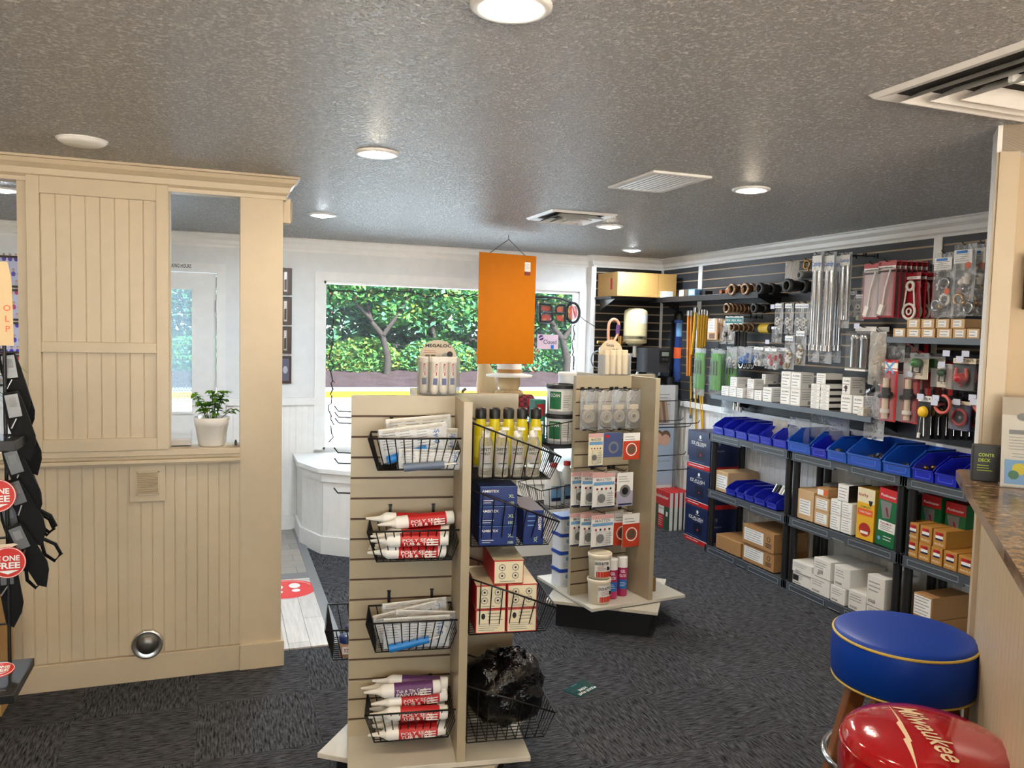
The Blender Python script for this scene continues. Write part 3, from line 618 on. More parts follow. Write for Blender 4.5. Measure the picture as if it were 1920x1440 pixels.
sc_ = thing('scarecrow_doll', (sx, sy, .652), PI, 'seated scarecrow doll in dark red plaid shirt and white hat below the orange board', 'scarecrow')
skinned('shirt', [(0, 0, .12), (0, .0, .32), (0, 0, .50), (.16, .02, .50), (.27, .0, .36), (.20, -.05, .22), (-.16, .02, .50), (-.26, 0, .34), (-.18, -.06, .22)], [(0, 1), (1, 2), (2, 3), (3, 4), (4, 5), (2, 6), (6, 7), (7, 8)], [.13, .14, .11, .075, .065, .06, .075, .065, .06], pld, sc_)
skinned('trousers', [(0, 0, .10), (.1, -.1, .09), (.13, -.32, .10), (.14, -.36, .0), (-.1, -.1, .09), (-.14, -.32, .10), (-.15, -.36, 0)], [(0, 1), (1, 2), (2, 3), (0, 4), (4, 5), (5, 6)], [.12, .09, .07, .055, .09, .07, .055], denim, sc_)
MB().ball((0, 0, .655), .092, burlap, 18, sz=1.15).build('head', sc_)
m = MB().ball((.032, -.083, .67), .011, black, 8).ball((-.032, -.083, .67), .011, black, 8).cyl((0, -.088, .65), (0, -.104, .645), .012, pumpk, 8, r1=.003); m.tube([(.035*math.cos(a), -.088+.01*abs(math.cos(a)), .628-.014*math.sin(a)) for a in (i*PI/6 for i in range(7))], .003, black, 5); m.build('face', sc_)
m = MB(); m.lathe([(.19, .70), (.195, .715), (.15, .722), (.105, .73), (.10, .80), (.085, .83), (.03, .835), (.001, .83)], straw, n=28, sy=.8); m.build('hat', sc_)
MB().lathe([(.107, .732), (.104, .762)], M('tan_hat_band', (176, 128, 72), .7), n=28, sy=.8).build('hat_band', sc_)
m = MB(); m.tube([(.09*math.cos(a), .08*math.sin(a), .565) for a in (i*PI/8 for i in range(16))], .03, M('check_scarf', (176, 150, 112), .9, noise_=(30, .5)), 8, True); m.cbox((.03, -.1, .50), (.06, .02, .12), M('check_scarf', (1, 1, 1)), ry=.3); m.build('scarf', sc_)
# plush burlap figure and pumpkin on a straw bale
b_ = thing('straw_bale', (1.90, 6.50, .652), 0, 'straw bale on the window platform behind the nearest display tower', 'bale')
MB().box(-.28, -.17, 0, .28, .17, .40, M('straw', (196, 164, 96), .95, noise_=(60, .4), bump=(90, 1, .02))).build('bale', b_, bevel=.02); m = MB()
for x in (-.12, .12):
    m.tube([(x, -.175, 0), (x, -.175, .405), (x, .175, .405), (x, .175, 0)], .004, burlap, 5)
m.build('twine', b_)
p = thing('gourd_bird', (2.13, 6.45, 1.053), .3, 'cream plush gourd shaped figure beside the white hatted scarecrow', 'plush figure')
skinned('body', [(0, 0, .09), (0, 0, .20), (-.02, 0, .31), (-.05, 0, .40), (-.055, 0, .45)], [(0, 1), (1, 2), (2, 3), (3, 4)], [.10, .105, .075, .05, .02], burlap, p); m = MB()
for i in range(7): m.cbox((-.07+.01*i, -.03, .45-.045*i), (.03, .03, .035), burlap, ry=.6)
m.build('crest', p); m = MB().ball((.07, -.07, .05), .045, burlap, 10).ball((-.07, -.07, .05), .045, burlap, 10); m.build('foot', p)
p = thing('pumpkin', (1.90, 6.42, 1.045), 0, 'orange ribbed pumpkin just right of the sealant tube holder', 'pumpkin'); m = MB()
for i in range(10): a = i*PI/5; m.ball((.055*math.cos(a), .055*math.sin(a), .075), .062, pumpk, 12, sz=1.1)
m.build('rind', p); MB().tube([(0, 0, .12), (.005, 0, .165), (.03, 0, .185)], .012, M('stem', (110, 100, 60), .8), 7).build('stem', p)
p = thing('donkey_plush', (1.74, 6.50, 1.03), .2, 'grey brown plush donkey peeking from behind the sealant tube holder', 'plush figure')
fur = M('grey_brown_plush', (128, 100, 84), .95, bump=(70, .6, .006)); skinned('body', [(0, 0, .08), (0, 0, .2), (.0, 0, .30), (.07, -.03, .31), (.14, -.05, .26), (-.02, 0, .36)], [(0, 1), (1, 2), (2, 3), (3, 4), (2, 5)], [.09, .085, .06, .055, .04, .04], fur, p); m = MB()
for s_ in (-1, 1): m.ball((-.01, .035*s_, .42), .02, fur, 8, sz=3)
m.build('ear', p)
# black low stand with denim and wooden bowl between the towers
s_ = thing('low_black_table', (2.83, 6.15, .652), 0, 'low black table on the platform seen between the two display towers', 'table')
MB().box(-.32, -.2, .12, .32, .2, .145, black).build('tabletop', s_); m = None
for x in (-.29, .29):
    for y in (-.17, .17): MB().box(x-.015, y-.015, 0, x+.015, y+.015, .12, black).build('leg', s_)
t = thing('folded_denim', (2.83, 6.15, .798), .1, 'folded light blue denim cloth on the low black table', 'cloth')
m = MB(); rnd = random.Random(2)
for k in range(3): m.pouch(.50-.02*k, .34, .028, denim, 10, 8, seed=k*3, wr=.004, top=.1)
me = m; V = [(x, z+.17, y+.012+.024*0) for x, y, z in me.v]; me.v = V
for k in range(3):
    n0 = len(V)//3
    for i in range(k*n0, (k+1)*n0): x, y, z = me.v[i]; me.v[i] = (x, y, z+.024*k)
m.build('folds', t)
t = thing('wooden_bowl', (2.80, 6.05, .880), 0, 'dark orange wooden bowl on the folded denim between the towers', 'bowl')
MB().lathe([(.03, 0), (.06, .0), (.105, .03), (.13, .07), (.124, .07), (.10, .036), (.05, .01), (.001, .008)], M('orange_wood', (150, 76, 34), .35), n=28).build('bowl', t)
# plug on the sill
p = at(556, 846, 'y', 6.6)
# ------------------------------------------------------------------ hanging orange board
TL, TR, BL, BR, AP = [at(*q) for q in ((899, 471, 'y', 5.66), (1005, 482, 'y', 5.74), (895, 681, 'y', 5.66), (999, 684, 'y', 5.74), (955, 449, 'y', 5.70))]
w = (TR-TL).length; h = (TL-BL).length; an = math.atan2(TR.y-TL.y, TR.x-TL.x); cc = (TL+TR)/2
t = thing('hanging_board', cc.to_tuple(), an, 'large blank orange board hanging from the ceiling in front of the window', 'sign')
MB().box(-w/2, -.004, -h, w/2, .004, 0, M('orange_board', (190, 108, 0), .65, spec=.2)).build('board', t)
ap = AP-cc; ap = Vector((0, 0, ap.z)); m = MB(); s4 = M('grey_cord', (90, 84, 80), .6)
m.tube([(-.16, 0, -.02), (-.155, 0, .0), ap], .003, s4, 5); m.tube([(.15, 0, -.02), (.145, 0, .0), ap], .003, s4, 5); m.tube([ap, (0, 0, H-cc.z)], .003, s4, 5); m.build('cord', t)
m = MB().box(w/2-.10, -.006, -.12, w/2-.05, -.004, -.05, paper).box(w/2-.10, -.0065, -.15, w/2-.05, -.004, -.122, M('maroon_print', (120, 40, 40), .5)); m.lines(w/2-.095, w/2-.055, -.115, -.06, 5, -.0066, inkgrey); m.build('price_sticker', t)
# ------------------------------------------------------------------ slat walls
OR = ['front', 'second', 'third', 'fourth', 'fifth', 'sixth', 'seventh', 'eighth', 'ninth', 'tenth']
RZ = -PI/2
GZ = [2.29-.0762*i for i in range(15)]
def slat_wall(name, a0, a1, face, ax, board, label, strips):
    t = thing(name, (0, 0, 0), 0, label, 'slat wall'); m = MB(); mi = MB()
    def bx(mb, a, b, z0, z1, d0, d1, mat):
        if ax == 'x': mb.box(face+d0, a, z0, face+d1, b, z1, mat)
        else: mb.box(a, face+d0, z0, b, face+d1, z1, mat)
    zt = 2.336
    bx(m, a0, a1, 1.125, zt, .014, .02, board)
    prev = zt
    for g in GZ:
        bx(m, a0, a1, g+.006, prev, 0, .014, board); prev = g-.006; bx(mi, a0, a1, g-.006, g+.006, .008, .0139, slotl)
    bx(m, a0, a1, 1.125, prev, 0, .014, board); m.build('board', t); mi.build('slot_insert', t)
    m = MB()
    for a, b in strips: bx(m, a, b, 1.16, zt, -.006, .0, trimw)
    if strips: m.build('joint_strip', t)
    return t
SWR = slat_wall('slat_wall', 3.17, AY, RX, 'x', slatdark, 'long dark grey slat wall with pale slots on the right side of the shop', [(3.60, 3.66), (6.10, 6.16), (AY-.04, AY)])
SWA = slat_wall('slat_wall', 3.27, RX, AY, 'y', slatblack, 'black slat wall in the far corner behind the white water tank', [(3.262, 3.29)])
m = MB(); m.box(3.24, AY-.01, 1.1, 3.272, FY, 2.34, trimw); m.box(RX-.01, 3.13, 1.1, RX+.02, 3.17, 2.34, trimw); structure(m, 'trim_corner')
HOOKS = MB(); TAGS = MB(); ptag = M('price_tag_paper', (200, 206, 226), .5)
def snap(z): return min(GZ, key=lambda g: abs(g-z))
def hook(y, z, L=.24, tag_=False):
    x = RX; HOOKS.cbox((x-.004, y, z), (.008, .03, .03), black); HOOKS.tube([(x-.005, y, z), (x-L*.7, y, z-.006), (x-L+.02, y, z-.004), (x-L, y, z+.012)], .0028, black, 5)
    if tag_: TAGS.cbox((x-L-.006, y, z-.004), (.002, .045, .032), ptag)
def wr(x0, y0, x1, y1, d):
    xm = (x0+x1)/2; a = at(x0, (y0+y1)/2, 'x', RX-d); b = at(x1, (y0+y1)/2, 'x', RX-d)
    zt = at(xm, y0, 'x', RX-d).z; zb = at(xm, y1, 'x', RX-d).z
    return Vector((RX-d, (a.y+b.y)/2, zt)), a.y-b.y, zt-zb
# ---- product builders: origin at the top centre, facing local -y
def p_card(name, w, h, ground, draw, label, cat='pack', group=None, t=.002, blister=None):
    o = thing(name, (0, 0, 0), RZ, label, cat, group)
    m = MB().box(-w/2, 0, -h, w/2, t, 0, ground); m.build('backing_card', o)
    if draw: m = MB(); draw(m, w, h); m.build('print', o)
    if blister: blister(o, w, h)
    return o
def p_bag(name, w, h, t, label, contents, header=None, cat='bag', group=None, wm=None, seed=0, wr_=.004):
    o = thing(name, (0, 0, 0), RZ, label, cat, group)
    if contents: contents(o, w, h)
    if header: m = MB(); header(m, w, h); m.build('header_print', o)
    MB().pouch(w, h, t, wm or wrap, 6, 8, seed=seed, wr=wr_).build('clear_bag', o)
    return o
def repeat(o, locs, labels, rz=None):
    """the first location takes the original, the rest are copies"""
    for i, (p, lb) in enumerate(zip(locs, labels)):
        c = o if i == 0 else copy_tree(o)
        c.location = p; c['label'] = lb
        if rz is not None: c.rotation_euler[2] = rz if not isinstance(rz, (list, tuple)) else rz[i]
    return o
def fan(o, P, n, gap, what, label_tail, dy=0.0, names=None):
    """n packs one behind another on a hook at P, going back towards the wall"""
    locs = [(P.x+gap*i, P.y-dy*i, P.z) for i in range(n)]
    labels = [('%s %s%s' % (OR[i] if i else 'frontmost', what, label_tail)) for i in range(n)]
    if names: labels = names
    repeat(o, locs, labels); hook(P.y, P.z-.012, RX-P.x+.03)
def bluehdr(txt='Cambridge'):
    def f(m, w, h): m.rect(-w*.42, -h*.17, w*.42, -h*.03, -.012, paper); m.text(txt, (0, -.0135, -h*.11), h*.06, mblue, w=w*.78)
    return f
# long chrome tubes in bags
def tubes_in(n, r, mat=steel, frac=.86):
    def f(o, w, h):
        for i in range(n):
            m = MB(); x = (i-(n-1)/2)*w*.42; m.cyl((x, 0, -h*.16), (x, 0, -h*frac), r, mat, 12); m.cyl((x, 0, -h*(frac-.02)), (x, 0, -h*(frac+.03)), r*1.5, mat, 12); m.build('tube', o)
    return f
def lumps(mats, n=5, seed=0, r=.014):
    def f(o, w, h):
        rnd = random.Random(seed); m = MB()
        for i in range(n):
            x = rnd.uniform(-.3, .3)*w; z = -h*rnd.uniform(.42, .9); mt = rnd.choice(mats); k = rnd.random(); rr = min(r, w*.2)
            if k < .4: m.ring((x, 0, z), rr, rr*.35, mt, 'y', 14, 6)
            elif k < .75: m.cyl((x, 0, z-rr), (x+rr*.5, 0, z+rr), rr*.6, mt, 10); m.cyl((x, 0, z-rr*.2), (x+.002, 0, z+rr*.3), rr*.8, mt, 6)
            else: m.ball((x, 0, z), rr*.7, mt, 10)
        m.build('fitting', o)
    return f
whp = M('white_plastic', (228, 226, 220), .4); gryp = M('grey_plastic', (120, 122, 124), .45); ivory = M('ivory_plastic', (214, 200, 176), .4)
# O. chrome supply tubes in long bags
P, w, h = wr(1510, 475, 1548, 680, .30)
o = p_bag('chrome_tube_bag', .105, .72, .05, '', tubes_in(2, .017, chrome), bluehdr(), group='long bags of chrome tubes'); P0, _, _ = wr(1519, 474, 1542, 680, .30)
repeat(o, [P0, P0+Vector((.02, -.09, -.005)), P0+Vector((.13, -.05, .0))], ['leftmost of the long clear bags of chrome tube on the right wall', 'long clear bag of chrome tube with a gold disc beside it, right of the leftmost', 'long clear bag of chrome tube hanging behind the first two'])
hook(P0.y, P0.z-.01, .33); hook(P0.y-.09, P0.z-.01, .31)
P0, _, _ = wr(1573, 474, 1597, 590, .24)
o = p_bag('chrome_tube_bag', .10, .48, .04, 'shorter clear bag of chrome tubes just left of the red packs', tubes_in(2, .012, chrome), bluehdr()); o.location = P0; hook(P0.y, P0.z-.01, .27)
# N. small bag, brass fitting, black couplings on the upper row
P0, w, h = wr(1472, 490, 1498, 534, .2)
o = p_bag('fitting_bag', w, h, .02, 'small milky bag alone on the upper row beside a brass collar', lumps([whp, gryp], 4, 3), None, wm=wrapm); o.location = P0; hook(P0.y, P0.z, .22)
P0, w, h = wr(1503, 485, 1523, 507, .22); t = thing('brass_collar', P0, RZ, 'brass ring collar hanging on the upper row left of the long tube bags', 'collar')
m = MB().ring((0, 0, -h/2), h*.36, .008, brass, 'y', 18, 8); m.build('ring', t); m = MB()
for a in range(4): m.cyl((h*.4*math.cos(a*PI/2+.4), 0, -h/2+h*.4*math.sin(a*PI/2+.4)), (h*.6*math.cos(a*PI/2+.4), 0, -h/2+h*.6*math.sin(a*PI/2+.4)), .006, brass, 8)
m.build('lug', t); hook(P0.y, P0.z-.01, .24)
def coupling(name, R, L, mat, label, group, flare=1.25):
    o = thing(name, (0, 0, 0), RZ, label, 'coupling', group); T = Matrix.Rotation(PI/2, 4, 'X')
    MB(T).lathe([(R*.72, L*.45), (R*.72, L/2), (R*flare, L/2), (R*flare, L*.2), (R, L*.15), (R, -L*.3), (R*.8, -L*.5), (R*.66, -L*.5), (R*.66, L*.3)], mat, n=18).build('sleeve', o); return o
def row(px, py, pz_, d, R, L, mat, n, gap, what, where, label_group, name='pipe_coupling', flare=1.25, dz=0):
    P = at(px, py, 'x', RX-d); o = coupling(name, R, L, mat, '', label_group, flare)
    repeat(o, [(P.x+gap*i, P.y, P.z+dz*i) for i in range(n)], ['%s %s %s' % (OR[i] if i else 'frontmost', what, where) for i in range(n)])
    HOOKS.tube([(RX, P.y, P.z+R*.35), (P.x-.02, P.y, P.z+R*.3), (P.x-.035, P.y, P.z+R*.3+.012)], .004, black, 5)
rubber = M('black_rubber', (30, 29, 28), .55)
row(1376, 543, 0, .26, .038, .05, bronze, 2, .07, 'bronze collar', 'at the left end of the upper row', 'bronze collars on the upper row', 'bronze_collar')
row(1401, 542, 0, .26, .038, .05, bronze, 3, .055, 'bronze collar', 'second hook of the upper row', 'bronze collars on the upper row', 'bronze_collar')
row(1432, 541, 0, .26, .034, .085, rubber, 2, .10, 'black rubber coupling', 'beside the bronze collars on the upper row', 'black couplings on the upper row')
row(1487, 536, 0, .30, .038, .11, rubber, 2, .13, 'black flared coupling', 'below the small milky bag', 'black flared couplings')
row(1509, 516, 0, .20, .022, .10, gryp, 1, .1, 'grey pipe end', 'above the black flared couplings', 'grey pipe ends')
row(1365, 578, 0, .28, .034, .034, bronze, 7, .036, 'bronze ring', 'of the seven in the second row', 'bronze rings of the second row', 'bronze_ring')
row(1420, 578, 0, .20, .030, .07, rubber, 2, .08, 'black coupling', 'right of the bronze rings of the second row', 'black couplings of the second row')
row(1376, 614, 0, .28, .026, .04, bronze, 5, .044, 'small bronze ring', 'of the five in the third row', 'small bronze rings of the third row', 'bronze_ring')
row(1391, 684, 0, .20, .024, .03, chrome, 4, .034, 'small dark ring clamp', 'above the white cartons shelf', 'small ring clamps', 'ring_clamp')
P0 = at(1436, 616, 'x', RX-.14); t = thing('labelled_coupling', P0, RZ, 'black coupling with a broad yellow label in the third row', 'coupling')
MB(Matrix.Rotation(PI/2, 4, 'Y')).lathe([(.024, -.09), (.036, -.09), (.036, .09), (.024, .09)], rubber, n=18).build('sleeve', t); MB(Matrix.Rotation(PI/2, 4, 'Y')).lathe([(.0365, -.05), (.0365, .06)], M('mustard_label', (190, 160, 30), .5), n=18).build('label', t)
# P. bags with blue headers, second row right
o = p_bag('fitting_bag', .085, .22, .04, '', lumps([whp, steel, whp], 6, 5), bluehdr('Cambridge'), group='clear bags with blue headers'); L_ = []
for x in (1461, 1480, 1499, 1511): p, _, _ = wr(x-12, 568, x+12, 625, .22); L_.append(p); hook(p.y, p.z, .24)
repeat(o, L_, ['%s of the four blue headed clear bags left of the long tube bags' % k for k in ('leftmost', 'second', 'third', 'rightmost')])
o = p_bag('fitting_bag', .10, .24, .05, '', lumps([whp, whp, steel, brass], 7, 9, .02), bluehdr('Cambridge'), group='clear bags with blue headers, lower'); L_ = []
for x, y in ((1481, 628), (1502, 619)): p, _, _ = wr(x-12, y, x+12, 685, .26); L_.append(p); hook(p.y, p.z, .28)
repeat(o, L_, ['lower blue headed bag with red tipped fittings, left one of the pair', 'lower blue headed bag, right one of the pair beside the tube bags'])
p, w, h = wr(1447, 612, 1466, 640, .18); o = p_bag('fitting_bag', w, .12, .03, 'crumpled small bag right of the yellow labelled coupling', lumps([whp, gryp], 4, 11), bluehdr()); o.location = p
# K row of bags above the white cartons shelf
specs = [(1362, 650, 1382, 690, 'silver fittings', [whp, steel], None), (1384, 650, 1409, 680, 'blue caps', [mblue, mblue, lblue], None), (1414, 650, 1434, 686, 'silver elbows', [steel, whp], 'Cambridge'), (1434, 652, 1460, 692, 'red printed card', [whp, red], 'PEX')]
for i, (a, b, c, e, nm, ms, hd) in enumerate(specs):
    p, w, h = wr(a, b, c, e, .22); o = p_bag('fitting_bag', w, h, .045, 'clear bag of %s hanging in the low row above the white cartons' % nm, lumps(ms, 6, 20+i, .018), bluehdr(hd) if hd else None, seed=i); o.location = p; hook(p.y, p.z, .24)
    c2 = copy_tree(o, p+Vector((.08, -.01, .004)), label='clear bag of %s, the one behind in the low row' % nm)
# Q small bags between tube bags and red packs
o = p_bag('fitting_bag', .07, .17, .03, '', lumps([ivory, whp], 3, 31, .02), bluehdr('Cambridge'), group='small bags left of the red packs'); L_ = []
for x, y in ((1584, 553), (1598, 545), (1613, 551)): p, _, _ = wr(x-9, y, x+9, 600, .16); L_.append(p); hook(p.y, p.z, .18)
repeat(o, L_, ['left small ivory fitting bag beside the red packs', 'middle small ivory fitting bag beside the red packs', 'right small ivory fitting bag beside the red packs'])
# R red flat packs with long tool
def tool(o, w, h):
    m = MB().tube([(-w*.1, -.012, -h*.88), (w*.05, -.014, -h*.5), (w*.28, -.012, -h*.16)], .006, whp, 7); m.cbox((-w*.12, -.014, -h*.86), (.03, .018, .06), whp, ry=.35); m.build('tool', o); MB().box(-w*.42, -.024, -h*.97, w*.42, -.001, -h*.12, clearp).build('blister', o)
def redprint(m, w, h): m.rect(-w*.48, -h*.15, w*.48, -h*.09, -.001, paper); m.text('PLUMB PAK', (0, -.0016, -h*.12), h*.022, ink, w=w*.7); m.rect(-w*.48, -h*.2, w*.48, -h*.17, -.001, ink)
p, w, h = wr(1618, 494, 1650, 598, .30); o = p_card('red_tool_pack', .135, h, redd, redprint, '', 'pack', 'dark red tool packs', blister=tool)
locs = []; labs = []
for i in range(2): locs.append(p+Vector((.0+.012*i, -.0, 0))); labs.append(['leftmost dark red tool pack of the upper wall', 'dark red tool pack directly behind the leftmost'][i])
hook(p.y, p.z, .33); p2, _, _ = wr(1651, 489, 1672, 597, .30); hook(p2.y, p2.z, .33)
for i in range(7): locs.append(p2+Vector((.036*i, -.004*i, -.0))); labs.append('%s of seven dark red packs fanned back to the wall' % (OR[i] if i else 'frontmost'))
repeat(o, locs, labs)
def strap(o, w, h):
    m = MB().ring((0, -.014, -h*.86), w*.36, .008, whp, 'y', 20, 8).ring((0, -.014, -h*.86), w*.14, .006, whp, 'y', 14, 6).ring((0, -.014, -h*.3), w*.2, .009, whp, 'y', 16, 8).tube([(-w*.2, -.014, -h*.32), (-w*.33, -.014, -h*.8)], .005, whp).tube([(w*.2, -.014, -h*.32), (w*.33, -.014, -h*.8)], .005, whp); m.build('strap', o)
p, w, h = wr(1693, 511, 1726, 596, .22); o = p_card('red_strap_pack', .12, h, redd, redprint, '', 'pack', 'dark red packs with round white straps', blister=strap)
repeat(o, [p, p+Vector((.04, -.005, 0)), p+Vector((.10, -.01, .0))], ['dark red pack with a round white strap, in front', 'dark red strap pack just behind the front one', 'rearmost dark red strap pack near the wall']); hook(p.y, p.z, .25)
# Y big clear bags upper right
for i, (a, b, c, e, d, lb) in enumerate(((1749, 474, 1790, 595, .24, 'clear bag with an orange dot at the upper right of the slat wall'), (1786, 458, 1828, 592, .26, 'long twisted clear bag with a blue label in the upper right corner'), (1822, 456, 1862, 568, .18, 'clear bag with a white barcode label near the tan column'))):
    p, w, h = wr(a, b, c, e, d); w = max(w, .13)
    def hd(m, w, h, i=i):
        m.rect(-w*.4, -h*.27, w*.4, -h*.08, -.014, paper); m.lines(-w*.36, w*.3, -h*.25, -h*.1, 5, -.0145, inkgrey); 
        if i < 2: m.disc((w*.25, -.0146, -h*(.3+.3*(i == 0))), .018, orange); m.rect(-w*.3, -h*.13, w*.2, -h*.09, -.0147, mblue)
    o = p_bag('clear_parts_bag', w, h, .06, lb, lumps([clearp, whp, steel, brass], 9, 40+i, .03), hd, seed=50+i, wr_=.007); o.location = p; hook(p.y, p.z, d+.03)
    copy_tree(o, p+Vector((.07, -.02, 0)), label=['clear bag hung just behind the one with an orange dot', 'clear bag hung behind the long twisted one', 'clear bag hung behind the one with a barcode label'][i])
p, w, h = wr(1850, 447, 1866, 535, .12); def_ = M('pale_box', (206, 202, 192), .5)
t = thing('tall_white_pack', p, RZ, 'tall narrow white pack hanging beside the tan column', 'pack'); MB().box(-.04, 0, -h, .04, .03, 0, def_).build('carton', t); MB().box(-.03, -.001, -h, .03, .001, -h-.06, black).build('tab', t)
# S two chrome canisters
t_lab = ['left chrome canister in the clear clamshell', 'right chrome canister in the clear clamshell']
p, w, h = wr(1595, 612, 1634, 692, .22); ck = thing('canister_pack', p, RZ, 'clamshell with two tall chrome canisters above the white cartons', 'pack')
MB().box(-w/2, .03, -.03, w/2, .034, 0, paper).build('header_card', ck); hook(p.y, p.z, .24)
for i in (-1, 1): MB().lathe([(.001, -h), (.032, -h), (.034, -h+.01), (.034, -.09), (.037, -.085), (.037, -.05), (.03, -.045), (.001, -.045)], chrome, (i*.04, .0, 0), 20).build('canister', ck)
MB().box(-w/2, -.04, -h-.012, w/2, .04, -h, whp).box(-w/2-.001, -.041, -h, w/2, .041, -.03, clearp).build('clamshell', ck)
c = copy_tree(ck, p+Vector((.10, 0, 0)), label='canister clamshell hanging behind the front one')
# U clear beige bag and valve fittings
p, w, h = wr(1630, 622, 1660, 722, .26); o = p_bag('hose_bag', .13, h, .06, 'beige crumpled bag of hose left of the red blister cards', lumps([ivory, ivory, gryp], 9, 61, .028), None, wm=wrapm, seed=3, wr_=.008); o.location = p; hook(p.y, p.z, .28)
def valve(o, w, h):
    m = MB(); m.cyl((0, -.02, -h*.3), (0, -.02, -h*.95), .018, ivory, 12).cyl((0, -.02, -h*.45), (0, -.02, -h*.62), .026, black, 12).cyl((-.05, -.02, -h*.6), (.045, -.02, -h*.55), .013, black, 10).cyl((0, -.02, -h*.8), (0, -.02, -h*.86), .027, whp, 12); m.build('fill_valve', o)
    MB().box(-w*.4, -.05, -h*.97, w*.4, -.001, -h*.22, clearp).build('blister', o)
def rcp(m, w, h): m.rect(-w*.48, -h*.14, w*.48, -h*.05, -.001, paper); m.cbox((0, -.002, -h*.13), (w*.8, .001, .012), lblue, ry=.8); m.cbox((0, -.0025, -h*.13), (w*.8, .001, .012), lblue, ry=-.8); m.rect(-w*.48, -h*.18, w*.48, -h*.155, -.0012, paper)
p, w, h = wr(1652, 674, 1680, 790, .26); o = p_card('red_valve_pack', .125, h, red, rcp, '', 'pack', 'red blister cards of toilet valves', blister=valve)
locs = [p+Vector((.05*i, -.085*(i > 0)-.03*i, 0)) for i in range(5)]
repeat(o, locs, ['%s red card with a black and ivory valve' % k for k in ('frontmost', 'second', 'third', 'fourth', 'rearmost')]); hook(p.y, p.z, .29); hook(p.y-.12, p.z, .26)
p, w, h = wr(1700, 618, 1740, 700, .06); o = p_card('red_card_pack', w, h, red, rcp, 'plain red card hanging flat against the wall behind the green floats', 'pack'); o.location = p
# black elbows below hose bag
p, w, h = wr(1634, 700, 1660, 765, .25); t = thing('trap_fitting', p, RZ, 'black and white drain elbow hanging below the beige hose bag', 'fitting')
MB().cyl((-.06, 0, -h*.55), (0, 0, -h*.35), .016, black, 12).cyl((-.075, 0, -h*.6), (-.045, 0, -h*.5), .021, steel, 12).cyl((0, 0, -h*.1), (0, 0, -h*.5), .018, black, 12).build('elbow', t); MB().pouch(.16, .3, .04, wrap, seed=8, c=(-.02, 0, -h*.5)).build('clear_bag', t)
# V stopper bag
p, w, h = wr(1664, 637, 1697, 678, .22); o = p_bag('stopper_pack', w, h, .05, 'clear pack with a dark rubber stopper above the red valve cards', lumps([rubber, gryp, ivory], 5, 71, .024), None, seed=7); o.location = p; hook(p.y, p.z, .24)
c = copy_tree(o, p+Vector((.07, -.03, 0)), label='clear stopper pack hanging right behind the front one')
# W flapper packs
gfl = M('green_rubber', (52, 116, 48), .3); rfl = M('red_rubber', (176, 38, 40), .3)
def flapper(mat, yoke, up=False):
    def f(o, w, h):
        s = -1 if up else 1; c = (0, -.02, -h*(.38 if up else .62)); m = MB().ball(c, w*.27, mat, 16, sz=.8)
        m.build('flapper_ball', o); m = MB().tube([(-w*.2, -.02, c[2]+s*h*.32), (-w*.26, -.02, c[2]+s*h*.06), (-w*.22, -.02, c[2]-s*.0), (0, -.02, c[2]-s*w*.28), (w*.22, -.02, c[2]), (w*.26, -.02, c[2]+s*h*.06), (w*.2, -.02, c[2]+s*h*.32)] if not up else [(-w*.18, -.02, c[2]), (-w*.2, -.02, c[2]-h*.36), (w*.2, -.02, c[2]-h*.36), (w*.18, -.02, c[2])], .006 if up else .009, yoke, 7); m.build('yoke', o)
        MB().box(-w*.45, -.052, -h*.97, w*.45, -.001, -h*.2, clearp).build('blister', o)
    return f
def hdr(txt, top=paper, f=.16):
    def g(m, w, h): m.rect(-w/2, -h*f, w/2, 0, -.0008, top); m.text(txt, (0, -.0015, -h*f*.45), h*f*.36, ink, w=w*.8)
    return g
p, w, h = wr(1706, 662, 1741, 711, .24); o = p_card('green_float_pack', w, h, ivory, hdr('FROG', gryp, .22), '', 'pack', 'packs with a green float', blister=flapper(gfl, black, True))
repeat(o, [p, p+Vector((.10, -.02, 0))], ['beige card with a round green rubber float, front hook', 'second green float pack hanging behind the front one']); hook(p.y, p.z, .27, False)
p, w, h = wr(1757, 682, 1785, 727, .22); o = p_card('dome_float_pack', w, h, ivory, hdr('KORKY', paper, .2), 'clear dome pack with a dark green float right of the beige card', 'pack', blister=flapper(M('deep_green_rubber', (36, 80, 48), .25), gryp, True)); o.location = p; hook(p.y, p.z, .24, True)
p, w, h = wr(1786, 672, 1829, 733, .26); bk = M('black_card', (26, 26, 28), .4); o = p_card('red_flapper_pack', w, h, bk, hdr('KOHLER   PARTS', ivory, .16), '', 'pack', 'packs with a red flapper', blister=flapper(rfl, M('pink_rubber', (196, 84, 76), .35)))
repeat(o, [p, p+Vector((.05, -.01, 0)), p+Vector((.16, -.12, .0))], ['black card with a red flapper and tall prongs, front of its hook', 'red flapper pack just behind the front one', 'dark red flapper pack partly hidden by the tan column']); hook(p.y, p.z, .29, True)
